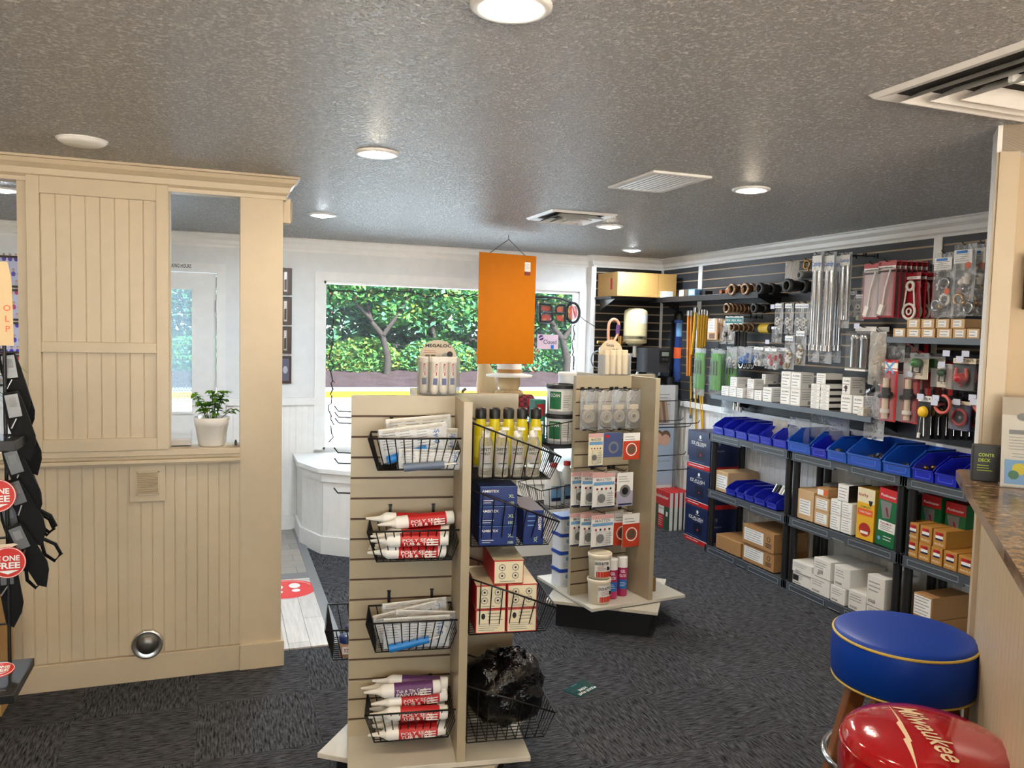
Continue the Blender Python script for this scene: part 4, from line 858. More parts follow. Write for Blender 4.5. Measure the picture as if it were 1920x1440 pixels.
# X lever packs, hooks and discs on the lowest row
olive = M('olive_disc', (96, 84, 30), .5); ydisc = M('yellow_disc', (232, 186, 32), .4)
def lever(col):
    def f(o, w, h):
        MB(Matrix.Translation((0, -.006, -h*.36)) @ Matrix.Rotation(PI/2, 4, 'X')).lathe([(.001, .02), (w*.2, .02), (w*.34, .012), (w*.36, 0)], col, n=20).build('disc', o)
        m = MB().tube([(-w*.12, -.01, -h*.45), (-w*.22, -.012, -h*.9)], .004, chrome, 6).tube([(w*.1, -.01, -h*.45), (w*.15, -.012, -h*.9)], .004, chrome, 6).cyl((-w*.2, -.012, -h*.84), (-w*.22, -.012, -h*.95), .009, whp, 8); m.build('lever', o)
    return f
p, w, h = wr(1720, 742, 1745, 826, .26); o = p_card('lever_pack', w, h, bk, hdr('KOHLER  M', paper, .13), 'black card with a bright yellow disc and chrome levers, lowest row', 'pack', blister=lever(ydisc)); o.location = p; hook(p.y, p.z, .29, True)
o = p_card('lever_pack', w, h*.96, bk, None, '', 'pack', 'black lever packs with olive discs', blister=lever(olive)); repeat(o, [p+Vector((.035+.035*i, -.015-.02*i, 0)) for i in range(6)], ['%s black lever pack with an olive disc behind the yellow one' % OR[i+1] for i in range(6)])
pink = M('pink_hook_plastic', (206, 98, 92), .4)
for (px, py, lb) in ((1767, 758, 'large pink hook ring hanging in the lowest row beside a price tag'), (1842, 757, 'pink hook ring cut off by the tan column')):
    P0 = at(px, py, 'x', RX-.28); t = thing('pink_hook', P0, RZ, lb, 'hook'); r = .048
    MB().tube([(r*math.cos(a), 0, r*math.sin(a)) for a in (math.radians(200+i*14) for i in range(19))], .009, pink, 8).build('hook_ring', t); MB().cyl((-r*.9, 0, -.012), (-r*.9, .06, .0), .008, pink, 8).build('stem', t); hook(P0.y+r*.8, P0.z+.01, .29, True)
def rdisc(o, w, h):
    m = MB().ring((0, -.01, -h*.55), w*.34, .009, redd, 'y', 24, 8).disc((0, -.004, -h*.55), w*.3, bk).disc((0, -.006, -h*.55), w*.08, gryp); m.build('gasket', o); MB().box(-w*.46, -.022, -h*.96, w*.46, -.001, -h*.14, clearp).build('blister', o)
p, w, h = wr(1783, 752, 1820, 808, .22); o = p_card('gasket_pack', w, h, navy, hdr('SEAL', ivory, .12), '', 'pack', 'packs with a dark red gasket ring', blister=rdisc)
repeat(o, [p, p+Vector((.06, -.05, -.003))], ['dark blue pack with a large dark red gasket ring, lowest row', 'gasket pack tucked behind, nearest the tan column']); hook(p.y, p.z, .25, True)
# G green bags, E yellow connectors, F blue filter housing
gpl = M('bright_green_plastic', (86, 170, 62), .4)
def wands(o, w, h):
    m = MB()
    for i in range(3): x = (i-1)*w*.26; m.cyl((x, 0, -h*.1), (x*1.1, 0, -h*.86), .019, gpl, 9)
    m.build('brush', o); m = MB()
    for i in range(3): x = (i-1)*w*.26; m.cbox((x, -.02, -h*.4), (.014, .002, h*.3), ink)
    m.build('print', o)
p, w, h = wr(1300, 653, 1330, 742, .30); o = p_bag('green_brush_bag', .15, h, .07, '', wands, None, group='clear bags of green brushes', wr_=.006)
repeat(o, [p+Vector((0, .02, 0)), p+Vector((.05, -.13, -.0)), p+Vector((.16, -.19, .01)), p+Vector((.16, -.02, 0))], ['leftmost clear bag of bright green brushes', 'second clear bag of green brushes, to the right of the leftmost', 'third bag of green brushes, shaded and nearer the wall', 'bag of green brushes behind the leftmost one']); hook(p.y, p.z, .32); hook(p.y-.15, p.z, .3)
yel = M('yellow_gas_tube', (206, 160, 38), .35); org = M('orange_gas_tube', (204, 120, 30), .35)
def gas(px, y0, y1, d, mat, lb, grp, bendx=0, r=.012):
    a = at(px, y0, 'x', RX-d); b = at(px+bendx, y1, 'x', RX-d); t = thing('gas_connector', a, 0, lb, 'connector', grp); q = b-a
    MB().tube([(0, 0, 0), (0, q.y*.1, q.z*.25), (0, q.y*.45, q.z*.6), (0, q.y, q.z)], r, mat, 8).build('tube', t); MB().cyl((0, 0, -.01), (0, 0, .035), r*1.5, steel, 8).build('nut', t)
for i, (px, y0, y1, d, mt, bx_) in enumerate(((1291, 590, 705, .12, org, -2), (1297, 590, 705, .12, org, -3), (1304, 584, 665, .20, yel, -7), (1311, 588, 655, .16, yel, -3), (1316, 588, 655, .14, yel, -4), (1321, 588, 655, .12, yel, -5), (1326, 590, 650, .10, yel, -5))):
    gas(px, y0, y1, d, mt, '%s of the seven hanging gas tubes left of the beige cards' % ['leftmost orange one', 'second, orange, one', 'third, bent yellow, one', 'fourth, yellow, one', 'fifth, yellow, one', 'sixth, yellow, one', 'rightmost yellow one'][i], 'hanging yellow and orange gas connectors', bx_)
for i, (px, y0, y1, bx_) in enumerate(((1296, 742, 778, -1), (1304, 742, 815, 1), (1309, 742, 815, 8), (1317, 742, 815, 1))):
    a = at(px, y0-80, 'x', RX-.025); b = at(px+bx_, y1, 'x', RX-.025); t = thing('long_yellow_tube', a, 0, 'long yellow tube below the green bags, %s' % ['leftmost and short with a silver end', 'second from left', 'slanting one', 'rightmost'][i], 'tube', 'long yellow tubes under the green bags')
    MB().tube([(0, 0, 0), b-a], .009, yel, 8).build('tube', t); MB().cyl(b-a, (b-a)+Vector((0, 0, -.03)), .012, steel, 8).build('nut', t)
a = at(1275, 600, 'y', 6.45); b = at(1275, 716, 'y', 6.45); t = thing('blue_filter_tube', (a.x, 6.45, b.z), 0, 'tall blue filter cylinder with orange labels in the far corner', 'filter'); hh = a.z-b.z; fb = M('filter_blue', (72, 104, 190), .35)
MB().lathe([(.001, 0), (.034, .0), (.042, .03), (.044, hh*.95), (.052, hh*.95), (.052, hh), (.001, hh)], fb, n=22).build('housing', t); MB().lathe([(.054, hh), (.054, hh+.05), (.03, hh+.08), (.001, hh+.08)], black, n=22).build('cap', t)
MB().lathe([(.0455, .22), (.0455, .32)], orange, n=22).build('orange_band', t); MB().lathe([(.0455, .42), (.0455, .62)], lblue, n=22, a0=PI*1.1, a1=PI*1.8).build('label', t)
MB().box(-.05, .044, 0, .05, .07, hh, black).build('bracket', t)
a = at(1285, 592, 'y', 6.40); b = at(1284, 716, 'y', 6.40); t = thing('pink_copper_tube', b, 0, 'thin pinkish copper tube right of the blue filter cylinder', 'tube'); MB().cyl((0, 0, 0), (0, 0, a.z-b.z), .009, M('pink_copper', (214, 140, 116), .3, .5), 10).build('tube', t); MB().cyl((0, 0, -.02), (0, 0, .04), .014, steel, 8).build('fitting', t)
# G poster
a = at(1250, 592, 'y', AY-.02); b = at(1271, 690, 'y', AY-.02); t = thing('white_poster', ((a.x+b.x)/2, AY-.012, (a.z+b.z)/2), 0, 'narrow white poster with a dark red emblem in the far corner', 'poster'); w, h = b.x-a.x, a.z-b.z
MB().box(-w/2, -.002, -h/2, w/2, .002, h/2, paper).build('sheet', t); m = MB().rect(-w*.4, h*.38, w*.4, h*.47, -.003, teal).disc((0, -.003, h*.0), .03, redd, 10, 1.3).disc((-.015, -.0035, h*.05), .014, ink, 8)
m.text('WATER', (0, -.003, h*.3), .02, inkgrey, w=w*.8).lines(-w*.4, w*.4, -h*.45, -h*.15, 9, -.003, inkgrey); m.build('print', t)
# I beige cards, teal cards, bag, rods
def beige(m, w, h): m.rect(-w*.45, -h*.62, w*.25, -h*.12, -.001, paper); m.lines(-w*.4, w*.2, -h*.6, -h*.15, 6, -.0015, inkgrey); m.rect(-w*.3, -h*.95, w*.3, -h*.7, -.001, M('brown_print', (110, 80, 60), .5)); m.rect(-w*.1, -h*.1, w*.3, 0, -.002, paper)
p, w, h = wr(1327, 597, 1344, 637, .26); o = p_card('beige_card_pack', .13, h, M('peach_card', (206, 168, 130), .55), beige, '', 'pack', 'beige cards beside the gas connectors', t=.012)
repeat(o, [p, p+Vector((.04, -.01, 0)), p+Vector((.12, -.03, 0))], ['front beige card pack right of the yellow gas tubes', 'beige card pack just behind the front one', 'rearmost beige card pack right of the gas tubes']); hook(p.y, p.z, .28)
def tealc(m, w, h): m.rect(-w*.45, -h*.5, w*.45, -h*.1, -.001, teal); m.text('PEX', (0, -.0015, -h*.3), h*.14, paper, w=w*.7); m.lines(-w*.4, w*.4, -h*.95, -h*.6, 3, -.001, teal)
o = p_card('teal_card_pack', .085, .11, paper, tealc, '', 'pack', 'small white and teal cards in the second row'); locs = []
for x in (1366, 1376, 1387): p, _, _ = wr(x-5, 593, x+5, 612, .20); locs.append(p); hook(p.y, p.z, .22)
repeat(o, locs, ['%s of the three small white and teal cards' % k for k in ('left', 'middle', 'right')])
for i, (x, lb) in enumerate(((1356, 'clear bag with a black clip below the teal cards, left'), (1371, 'clear bag with a black clip below the teal cards, right'))):
    p, w, h = wr(x-9, 612, x+9, 645, .22); o = p_bag('clip_bag', .09, h, .03, lb, lumps([black, whp], 4, 80+i, .02), None, seed=i+5); o.location = p; hook(p.y, p.z, .24)
t_ = thing('black_rod', (0, 0, 0), 0, '', 'rod', 'dark pipe nipples hanging in the third row'); MB().cyl((0, 0, 0), (0, 0, -.15), .013, M('black_iron', (52, 50, 52), .35, .6), 12).cyl((0, 0, 0), (0, 0, -.02), .016, black, 12).build('pipe', t_)
repeat(t_, [at(x, 614, 'x', RX-.14) for x in (1380, 1386, 1393, 1398)], ['%s of the four dark pipe nipples under the bronze rings' % k for k in ('leftmost', 'second', 'third', 'rightmost')])
# Z clear bag below carton shelf
p, w, h = wr(1352, 742, 1375, 770, .06); o = p_bag('flat_bag', .16, .14, .02, 'flat clear bag hanging below the left end of the carton shelf', None, None); o.location = p
p, w, h = wr(1372, 746, 1390, 770, .10); t = thing('chrome_faucet', p, RZ, 'small chrome faucet pack just under the carton shelf', 'faucet'); MB().cyl((-.02, 0, -.01), (-.02, 0, -.10), .014, chrome, 12).cyl((.03, 0, -.01), (.03, 0, -.10), .014, chrome, 12).build('body', t); MB().box(-.05, -.005, -.11, .06, .01, -.07, paper).build('card', t); hook(p.y, p.z, .12)
# small tags clutter on hooks
for (px, py, d) in ((1450, 574, .2), (1440, 640, .15), (1608, 610, .24), (1707, 700, .25), (1812, 662, .28), (1776, 661, .28), (1838, 756, .28), (1825, 744, .28), (1700, 737, .2), (1756, 745, .28)):
    p = at(px, py, 'x', RX-d); hook(p.y, p.z, d, True)
HOOKS.build('hook', SWR, kind='stuff'); TAGS.build('price_tag', SWR, kind='stuff')
# ------------------------------------------------------------------ shelves on the slat walls
def carton(name, loc, rz, w, d, h, mat, label, front=None, side=None, cat='box', group=None, tape=None, mats=None):
    """stands on z=0 of loc (middle of its front bottom edge); front faces local -y"""
    o = thing(name, loc, rz, label, cat, group)
    m = MB().box(-w/2, 0, 0, w/2, d, h, mat, mats); m.build('carton', o, bevel=min(.003, w*.03))
    if front or side:
        m = MB()
        if front: front(m, w, h)
        if side: side(m, w, h, d)
        m.build('print', o)
    if tape: MB().box(-.02, -.0012, h*.7, .02, -.0002, h, tape).box(-.02, 0, h, .02, d, h+.0008, tape).build('tape', o)
    return o
def lab(txt=None, x0=-.36, z0=.2, x1=.36, z1=.85, n=4, pm=None, col=None, seed=1):
    def f(m, w, h):
        m.rect(w*x0, h*z0, w*x1, h*z1, -.001, pm or paper); r_ = random.Random(seed); zz = z1-(z1-z0)*.28 if txt else z1-.02
        if txt: m.text(txt, (w*(x0+x1)/2, -.0018, h*(z1-(z1-z0)*.15)), h*(z1-z0)*.14, col or ink, w=w*(x1-x0)*.8)
        m.lines(w*(x0+.04), w*(x1-.04), h*(z0+.03), h*zz, n, -.0016, inkgrey, rnd=r_)
    return f
def shelf(name, y0, y1, z, depth, label, mat=rackgrey, th=.02):
    t = thing(name, (RX, (y0+y1)/2, z), 0, label, 'shelf'); L_ = (y1-y0)/2
    MB().box(-depth, -L_, -th, 0, L_, 0, mat).box(-depth-.002, -L_, -th-.014, -depth+.008, L_, .002, M('shelf_edge_grey', (92, 102, 112), .45) if mat is rackgrey else mat).build('board', t, bevel=.002)
    for yy in (-L_+.08, L_-.08): MB().prism([(0, -th), (-depth*.8, -th), (0, -th-.09)], yy-.003, yy+.003, black, ax='y').build('bracket', t)
    return t
shelf('wall_shelf', 3.78, 5.47, 1.255, .29, 'long dark grey wall shelf loaded with small white cartons')
shelf('wall_shelf', 3.00, 3.72, 1.742, .27, 'dark wall shelf holding the row of small brown cartons')
shelf('wall_shelf', 4.95, 6.55, 2.055, .27, 'high black wall shelf near the corner with a few small boxes', black, .03)
t = thing('wall_shelf', (3.62, AY, 2.055), 0, 'black shelf under the long cardboard carton in the far corner', 'shelf'); MB().box(-.34, -.34, -.02, .30, 0, 0, black).build('board', t); MB().prism([(0, -.02), (-.3, -.02), (0, -.12)], -.28, -.275, steel, ax='x').build('bracket', t)
# long carton in the corner
a = at(1119, 515, 'x', 3.30); 
def longp(m, w, h): m.rect(w*-.5, h*.02, w*-.18, h*.5, -.0006, M('cardboard_patch', (184, 138, 78), .7)); m.rect(w*.18, 0, w*.186, h, -.001, M('cardboard_seam', (120, 88, 50), .7))
t = carton('long_carton', (3.60, AY-.42, 2.056), 0, .60, .40, .215, M('golden_cardboard', (188, 146, 82), .7), 'long golden cardboard carton lying on the corner shelf near the ceiling', longp, cat='box')
MB().add([(-.3006, .1, .06), (-.3006, .14, .06), (-.3006, .14, .16), (-.3006, .1, .16)], [(0, 1, 2, 3)], red).build('red_stamp', t)
# small things on the high shelf
for i, (y, w, col, lb) in enumerate(((6.33, .09, paper, 'small white box at the left end of the high black shelf'), (6.02, .07, ivory, 'small cream box on the high black shelf'), (5.86, .10, lblue, 'small light blue printed box on the high black shelf'))):
    carton('small_box', (RX-.26, y, 2.056), RZ, w, .08, .055, col, lb, lab(None, n=2, z0=.2, z1=.8, seed=i))
for i, y in enumerate((5.50, 5.42, 5.34, 5.26)):
    t = thing('copper_elbow', (RX-.22, y, 2.056), RZ, 'copper brown elbow on the high black shelf, %s' % ['leftmost', 'second', 'third', 'rightmost'][i], 'fitting', 'copper elbows on the high shelf'); MB().cyl((0, 0, .02), (0, .05, .02), .018, M('copper', (168, 104, 72), .35, .8), 12).cyl((0, .05, .02), (.03, .06, .05), .016, M('copper', (1, 1, 1)), 12).build('elbow', t)
t = thing('black_bar', (RX-.24, 5.95, 2.056), RZ, 'low flat black box lying along the front of the high shelf', 'box'); MB().box(-.22, .03, 0, .22, .10, .04, black).build('body', t)
# white cartons on the long shelf: (px of front face left, right, top, bottom) at the front plane
whc = M('white_carton', (222, 220, 216), .6); grc = M('white_carton_shaded_print', (188, 178, 166), .6)
def sideprint(m, w, h, d):
    m.lines_side = None
    for k in range(4):
        z = h*(.82-.14*k); m.add([(w/2+.0012, d*.12, z), (w/2+.0012, d*(.8-.1*(k % 2)), z), (w/2+.0012, d*(.8-.1*(k % 2)), z+h*.035), (w/2+.0012, d*.12, z+h*.035)], [(0, 1, 2, 3)], inkgrey)
    m.add([(w/2+.0014, d*.6, h*.1), (w/2+.0014, d*.8, h*.1), (w/2+.0014, d*.8, h*.3), (w/2+.0014, d*.6, h*.3)], [(0, 1, 2, 3)], inkgrey)
def sidedark(m, w, h, d):
    m.add([(w/2+.0012, d*.0, h*.08), (w/2+.0012, d*.95, h*.08), (w/2+.0012, d*.95, h*.45), (w/2+.0012, 0, h*.45)], [(0, 1, 2, 3)], ink)
WC = [(1352, 1366, 718, 737, 1, 'lower row'), (1367, 1380, 719, 740, 1, 'lower row'), (1381, 1393, 719, 741, 1, 'lower row'), (1414, 1428, 722, 743, 1, 'lower row'), (1430, 1447, 719, 748, 1, 'lower row'),
      (1368, 1381, 701, 718, 2, 'upper row'), (1400, 1413, 702, 721, 2, 'upper row')]
WN = 'white wall shelf carton, '
names = ['leftmost of the low row', 'second of the low row', 'third of the low row', 'fourth of the low row standing a little apart', 'taller one left of the big block', 'upper left one standing on the low row', 'upper right one standing on the low row']
def front_rect(x0, x1, ytop, ybot, X):
    a = at(x0, ybot, 'x', X); b = at(x1, ybot, 'x', X); c = at(x0, ytop, 'x', X); return a, b, c.z-a.z
Z1 = 1.256
def wcar(x0, x1, h, z, d, nm, X=RX-.27, txt='SLOAN', side=sideprint, mat=whc):
    a = at(x0, 740, 'x', X); b = at(x1, 740, 'x', X); w = a.y-b.y
    return carton('white_carton', (X, (a.y+b.y)/2, z), RZ, w-.002, d, h, mat, WN+nm, lab(txt, -.42, .1, .42, .92, 3), side, group='small white cartons on the wall shelf')
hl = .075
for i, (x0, x1, yt, yb, r_, nm) in enumerate(WC):
    zz = Z1 if r_ == 1 else Z1+hl+.001
    hh = hl if i != 4 else .105
    wcar(x0, x1, hh, zz, .13, names[i], X=RX-.27+(.02 if r_ == 2 else 0))
wcar(1400, 1413, hl, Z1, .13, 'low row under the upper right one', X=RX-.24)
wcar(1427, 1434, hl, Z1+hl+.04, .12, 'half hidden one at the back above the taller one', X=RX-.16)
for c_ in range(2):
    for r_ in range(2): wcar(1463+19*c_, 1481.5+19*c_, .115, Z1+.1155*r_, .11, 'big block, %s %s' % (['lower', 'upper'][r_], ['left', 'right'][c_]))
for c_ in range(2):
    for r_ in range(4): wcar(1520+18*c_, 1537.5+18*c_, .041, Z1+.0415*r_, .12, 'flat block of eight, %s of the %s column' % (['bottom', 'second up', 'third up', 'top'][r_], ['left', 'right'][c_]), side=sidedark)
wcar(1529, 1547, .072, Z1+.1665, .14, 'lone one standing on the flat block of eight', side=sidedark)
wcar(1577, 1598, .115, Z1, .09, 'plain one right of the flat block, lower left', X=RX-.25); wcar(1600, 1620, .115, Z1, .09, 'plain one right of the flat block, lower right', X=RX-.25)
t = wcar(1578, 1594, .11, Z1+.116, .12, 'upper one with a dark drop shaped emblem at the right end', X=RX-.25, txt='SLOAN')
MB().disc((0, -.003, .045), .014, M('dark_emblem', (70, 30, 34), .5)).add([(-.008, -.003, .036), (.008, -.003, .036), (0, -.003, .01)], [(0, 1, 2)], M('dark_emblem', (1, 1, 1))).build('emblem', t)
wcar(1609, 1621, .05, Z1, .05, 'small yellowish pack in front at the right end', X=RX-.30, mat=ivory)
# brown cartons on the right shelf
z0 = 1.743
for i, (x0, x1) in enumerate(((1674, 1697), (1700, 1726), (1727, 1753), (1756, 1785), (1786, 1811), (1812, 1837))):
    a = at(x0, 625, 'x', RX-.25); b = at(x1, 625, 'x', RX-.25)
    carton('brown_carton', (RX-.25, (a.y+b.y)/2, z0), RZ, a.y-b.y-.003, .2, .052, cardl, 'small brown carton with a white label, lower row on the right shelf, %s from left' % ['first', 'second', 'third', 'fourth', 'fifth', 'last'][i], lab(None, -.3, .15, .35, .85, 2, seed=i), group='small brown cartons on the right shelf')
for i, (x0, x1) in enumerate(((1700, 1725), (1727, 1752), (1754, 1780), (1782, 1809))):
    a = at(x0, 606, 'x', RX-.25); b = at(x1, 606, 'x', RX-.25)
    carton('brown_carton', (RX-.25, (a.y+b.y)/2, z0+.0535), RZ, a.y-b.y-.003, .2, .052, cardl, 'small brown carton with a white label, upper row on the right shelf, %s from left' % ['first', 'second', 'third', 'last'][i], lab(None, -.3, .15, .3, .85, 2, seed=i+9), group='small brown cartons on the right shelf')
# ------------------------------------------------------------------ far corner: softener and filter display
t = thing('corner_shelf', (3.66, AY, 1.29), 0, 'black display counter in the far corner below the slat wall', 'counter'); MB().box(-.36, -.42, -.05, .31, -.03, 0, black).box(-.34, -.40, -.10, .29, -.05, -.05, black).build('counter', t)
x, y = 3.62, 6.55
t = thing('expansion_tank', (3.57, 6.52, 1.63), 0, 'upright yellowed white expansion tank with a torn label', 'tank'); tk = M('yellowed_white_tank', (222, 206, 158), .5, noise_=(8, .12))
R_ = .108
MB().lathe([(R_*.6, .0), (R_*.98, .012), (R_, .05), (R_, .27), (R_*.94, .305), (R_*.6, .325), (.001, .33)], tk, n=26).build('shell', t)
MB().lathe([(.001, -.02), (R_*.5, -.015), (R_*.9, .02), (R_*1.0, .045), (R_*1.0, .075)], M('grey_tank_base', (150, 140, 118), .5), n=26).build('base_ring', t); MB().lathe([(R_*1.005, .19), (R_*1.005, .27)], paper, n=20, a0=PI*1.45, a1=PI*2.0).build('label', t)
MB().cyl((0, 0, -.12), (0, 0, 0), .018, whp, 12).cyl((-.06, 0, -.1), (.03, 0, -.1), .016, whp, 12).tube([(.02, 0, -.11), (.06, 0, -.12), (.06, 0, -.22), (.02, 0, -.30), (-.04, 0, -.33)], .013, whp, 8).build('pipe', t)
t = thing('copper_loop', (at(1150, 640, 'y', 6.5).x, 6.50, at(1150, 640, 'y', 6.5).z), 0, 'looped orange pipe with a purple clip, gauge and hose beside the expansion tank', 'pipe')
MB().tube([(-.05, 0, 0), (-.054, 0, .07)]+[(-.052*math.cos(k*PI/10), 0, .14+.06*math.sin(k*PI/10)) for k in range(11)]+[(.045, 0, .07), (.02, 0, .02), (-.02, 0, -.02)], .013, M('peach_pipe', (226, 156, 122), .4), 8).build('pipe', t); MB().cyl((.04, 0, .07), (.045, 0, .15), .018, purple, 8).build('clip', t)
MB().cyl((-.16, 0, -.01), (.12, 0, -.01), .014, brass, 10).cyl((-.02, 0, -.03), (-.02, 0, .04), .02, brass, 10).cyl((.07, 0, -.03), (.07, 0, .05), .02, brass, 10).cyl((0, 0, -.18), (0, 0, -.01), .013, brass, 10).cyl((.07, 0, -.01), (.07, AY-6.5, -.01), .012, brass, 10).build('manifold', t); LOOP = t
t = thing('pressure_gauge', (at(1129, 657, 'y', 6.42).x, 6.42, at(1129, 657, 'y', 6.42).z), 0, 'round grey pressure gauge at the left of the pipe loop', 'gauge'); MB(Matrix.Rotation(PI/2, 4, 'X')).lathe([(.001, .03), (.036, .03), (.04, .02), (.04, 0), (.001, 0)], chrome, n=22).build('case', t); MB().disc((0, -.0305, 0), .033, M('gauge_face', (130, 150, 160), .3)).build('dial', t); GAU = t
t = thing('hanging_hose', (at(1120, 674, 'y', 6.5).x, 6.5, at(1120, 674, 'y', 6.5).z), 0, 'thin grey hose coil hanging left of the gauge display', 'hose'); MB().tube([(.06*math.cos(a), 0, .075*math.sin(a)) for a in (math.radians(60+i*20) for i in range(13))], .007, gryp, 7).build('coil', t)
for o_ in (GAU, t):
    o_.location = o_.location-LOOP.location; o_.parent = LOOP
    del o_['label']; del o_['category']
t = thing('softener_tank', (3.70, 6.42, .0), 0, 'black water softener tank with a digital valve head in the far corner', 'tank')
MB().lathe([(.001, .0), (.10, .01), (.11, .06), (.11, 1.12), (.09, 1.2), (.03, 1.26), (.03, 1.36), (.001, 1.36)], black, n=24).build('pressure_vessel', t)
vb = M('dark_grey_valve_body', (58, 60, 64), .4); MB().rbox(-.13, -.09, 1.38, .13, .08, 1.60, .03, vb).cyl((0, 0, 1.33), (0, 0, 1.38), .05, M('clear_collar', (130, 150, 150), .2), 16).build('valve_head', t, bevel=.01); MB().box(.02, -.098, 1.47, .13, -.088, 1.58, black).box(.04, -.101, 1.53, .11, -.097, 1.565, M('lcd_grey', (140, 152, 140), .3)).box(.045, -.101, 1.49, .07, -.097, 1.51, vb).box(.08, -.101, 1.49, .105, -.097, 1.51, vb).build('control_panel', t)
MB().rbox(.11, -.12, .95, .18, .1, 1.34, .03, black).build('brine_hose_box', t)
# brochure board in the corner
t = thing('brochure_board', (3.73, 6.28, 0), 0, 'tall grey blue poster board with leaflets standing in the far corner', 'display board'); pb = M('poster_blue_grey', (168, 190, 214), .5); pw = M('poster_white', (220, 222, 224), .5)
MB().box(-.14, -.006, 0, .14, .006, 1.27, pw).box(-.14, -.0065, .36, .14, -.0055, .90, pb).box(.135, -.03, 0, .15, .01, 1.27, gryp).build('board', t)
m = MB()
skin_ = M('photo_skin', (214, 172, 150), .5); m.disc((-.03, -.008, .78), .05, skin_, 16, 1.2).disc((.05, -.0085, .77), .045, skin_, 16, 1.2).disc((-.03, -.0075, .81), .055, M('photo_hair', (110, 80, 60), .5), 16).disc((.05, -.0076, .81), .05, M('photo_hair', (1, 1, 1)), 16)
m.text('DRINKING WATER', (0, -.008, .58), .02, inkgrey, w=.2).lines(-.1, .1, 1.05, 1.2, 5, -.007, inkgrey); m.build('print', t)
MB().box(-.10, -.05, .93, .06, -.045, 1.16, clearp).box(-.10, -.05, .93, .06, -.006, .935, clearp).build('leaflet_pocket', t); m = MB()
for i in range(4): m.cbox((-.06+.03*i, -.03+.005*i, 1.03), (.06, .002, .2), [card, cardl, wood, cardl][i], ry=-.15)
m.build('leaflet', t)
# EZ-FLUSH boxes and flat packs on the floor
def ezf(m, w, h):
    m.rect(-w/2, .0, w/2, h*.12, -.001, red); m.lines(-w*.4, w*.3, h*.03, h*.1, 1, -.0015, paper); m.rect(-w/2, h*.12, w/2, h*.135, -.001, paper)
    m.text('EZ-FLUSH', (.0, -.0015, h*.68), h*.085, paper, w=w*.62).lines(-w*.15, w*.3, h*.6, h*.64, 1, -.0015, paper); m.rect(-w*.1, h*.26, w*.28, h*.55, -.001, M('navy_panel', (16, 22, 48), .4)); m.disc((.02, -.0015, h*.86), h*.05, paper, 14).lines(-w*.03, w*.2, h*.76, h*.8, 1, -.0015, paper).disc((.03, -.002, h*.38), h*.03, red, 10); m.lines(-w*.4, w*.3, h*.17, h*.2, 1, -.0015, lblue)
def ezs(m, w, h, d):
    x = w/2+.0012
    m.add([(x, 0, 0), (x, d, 0), (x, d, h*.12), (x, 0, h*.12)], [(0, 1, 2, 3)], red); m.text('fluidmaster', (x+.0002, d*.3, h*.55), h*.06, inkgrey, w=d*.4, face='x+'); m.text('9', (x+.0002, d*.3, h*.72), h*.12, inkgrey, face='x+')
for i in range(3): carton('flush_valve_box', (3.705, 5.62, .312*i), RZ, .335, .278, .308, navy, 'dark navy EZ-FLUSH box, %s of the floor stack of three' % ['bottom', 'middle', 'top'][i], ezf, ezs, group='navy EZ-FLUSH boxes stacked on the floor')
def flm(m, w, h):
    gd = M('dark_green_pack', (44, 84, 66), .45); m.rect(-w/2, 0, w/2, h*.62, -.0008, gd); m.add([(-w/2, -.001, h*.62), (-w*.1, -.001, h*.70), (w/2, -.001, h*.6), (w/2, -.001, h), (-w/2, -.001, h)], [(0, 1, 2, 3, 4)], red)
    m.text('Fluidmaster', (w*.05, -.002, h*.85), h*.09, paper, w=w*.75).disc((-w*.4, -.002, h*.87), h*.045, paper, 14); m.rect(-w*.12, 0, w*.2, h*.62, -.0012, red).rect(-w*.1, h*.38, w*.2, h*.6, -.0015, paper).text('CLICK KIT', (w*.05, -.002, h*.53), h*.05, ink, w=w*.26).lines(-w*.08, w*.15, h*.05, h*.34, 5, -.0016, paper, .2); m.cbox((-w*.36, -.0016, h*.5), (w*.12, .001, h*.13), paper, ry=.3); m.cbox((w*.36, -.0016, h*.42), (w*.1, .001, h*.12), paper, ry=.1)
for i in range(5):
    carton('flat_valve_pack', (3.70+.048*i, 6.18, .0), RZ, .31, .034, .335, paper, 'red and green flat pack on the floor by the navy boxes, %s' % ['frontmost of five', 'second of five', 'third of five', 'fourth of five', 'rearmost of five'][i], flm, group='red and green flat packs standing on the floor', mats={'y-': red, 'z+': red})
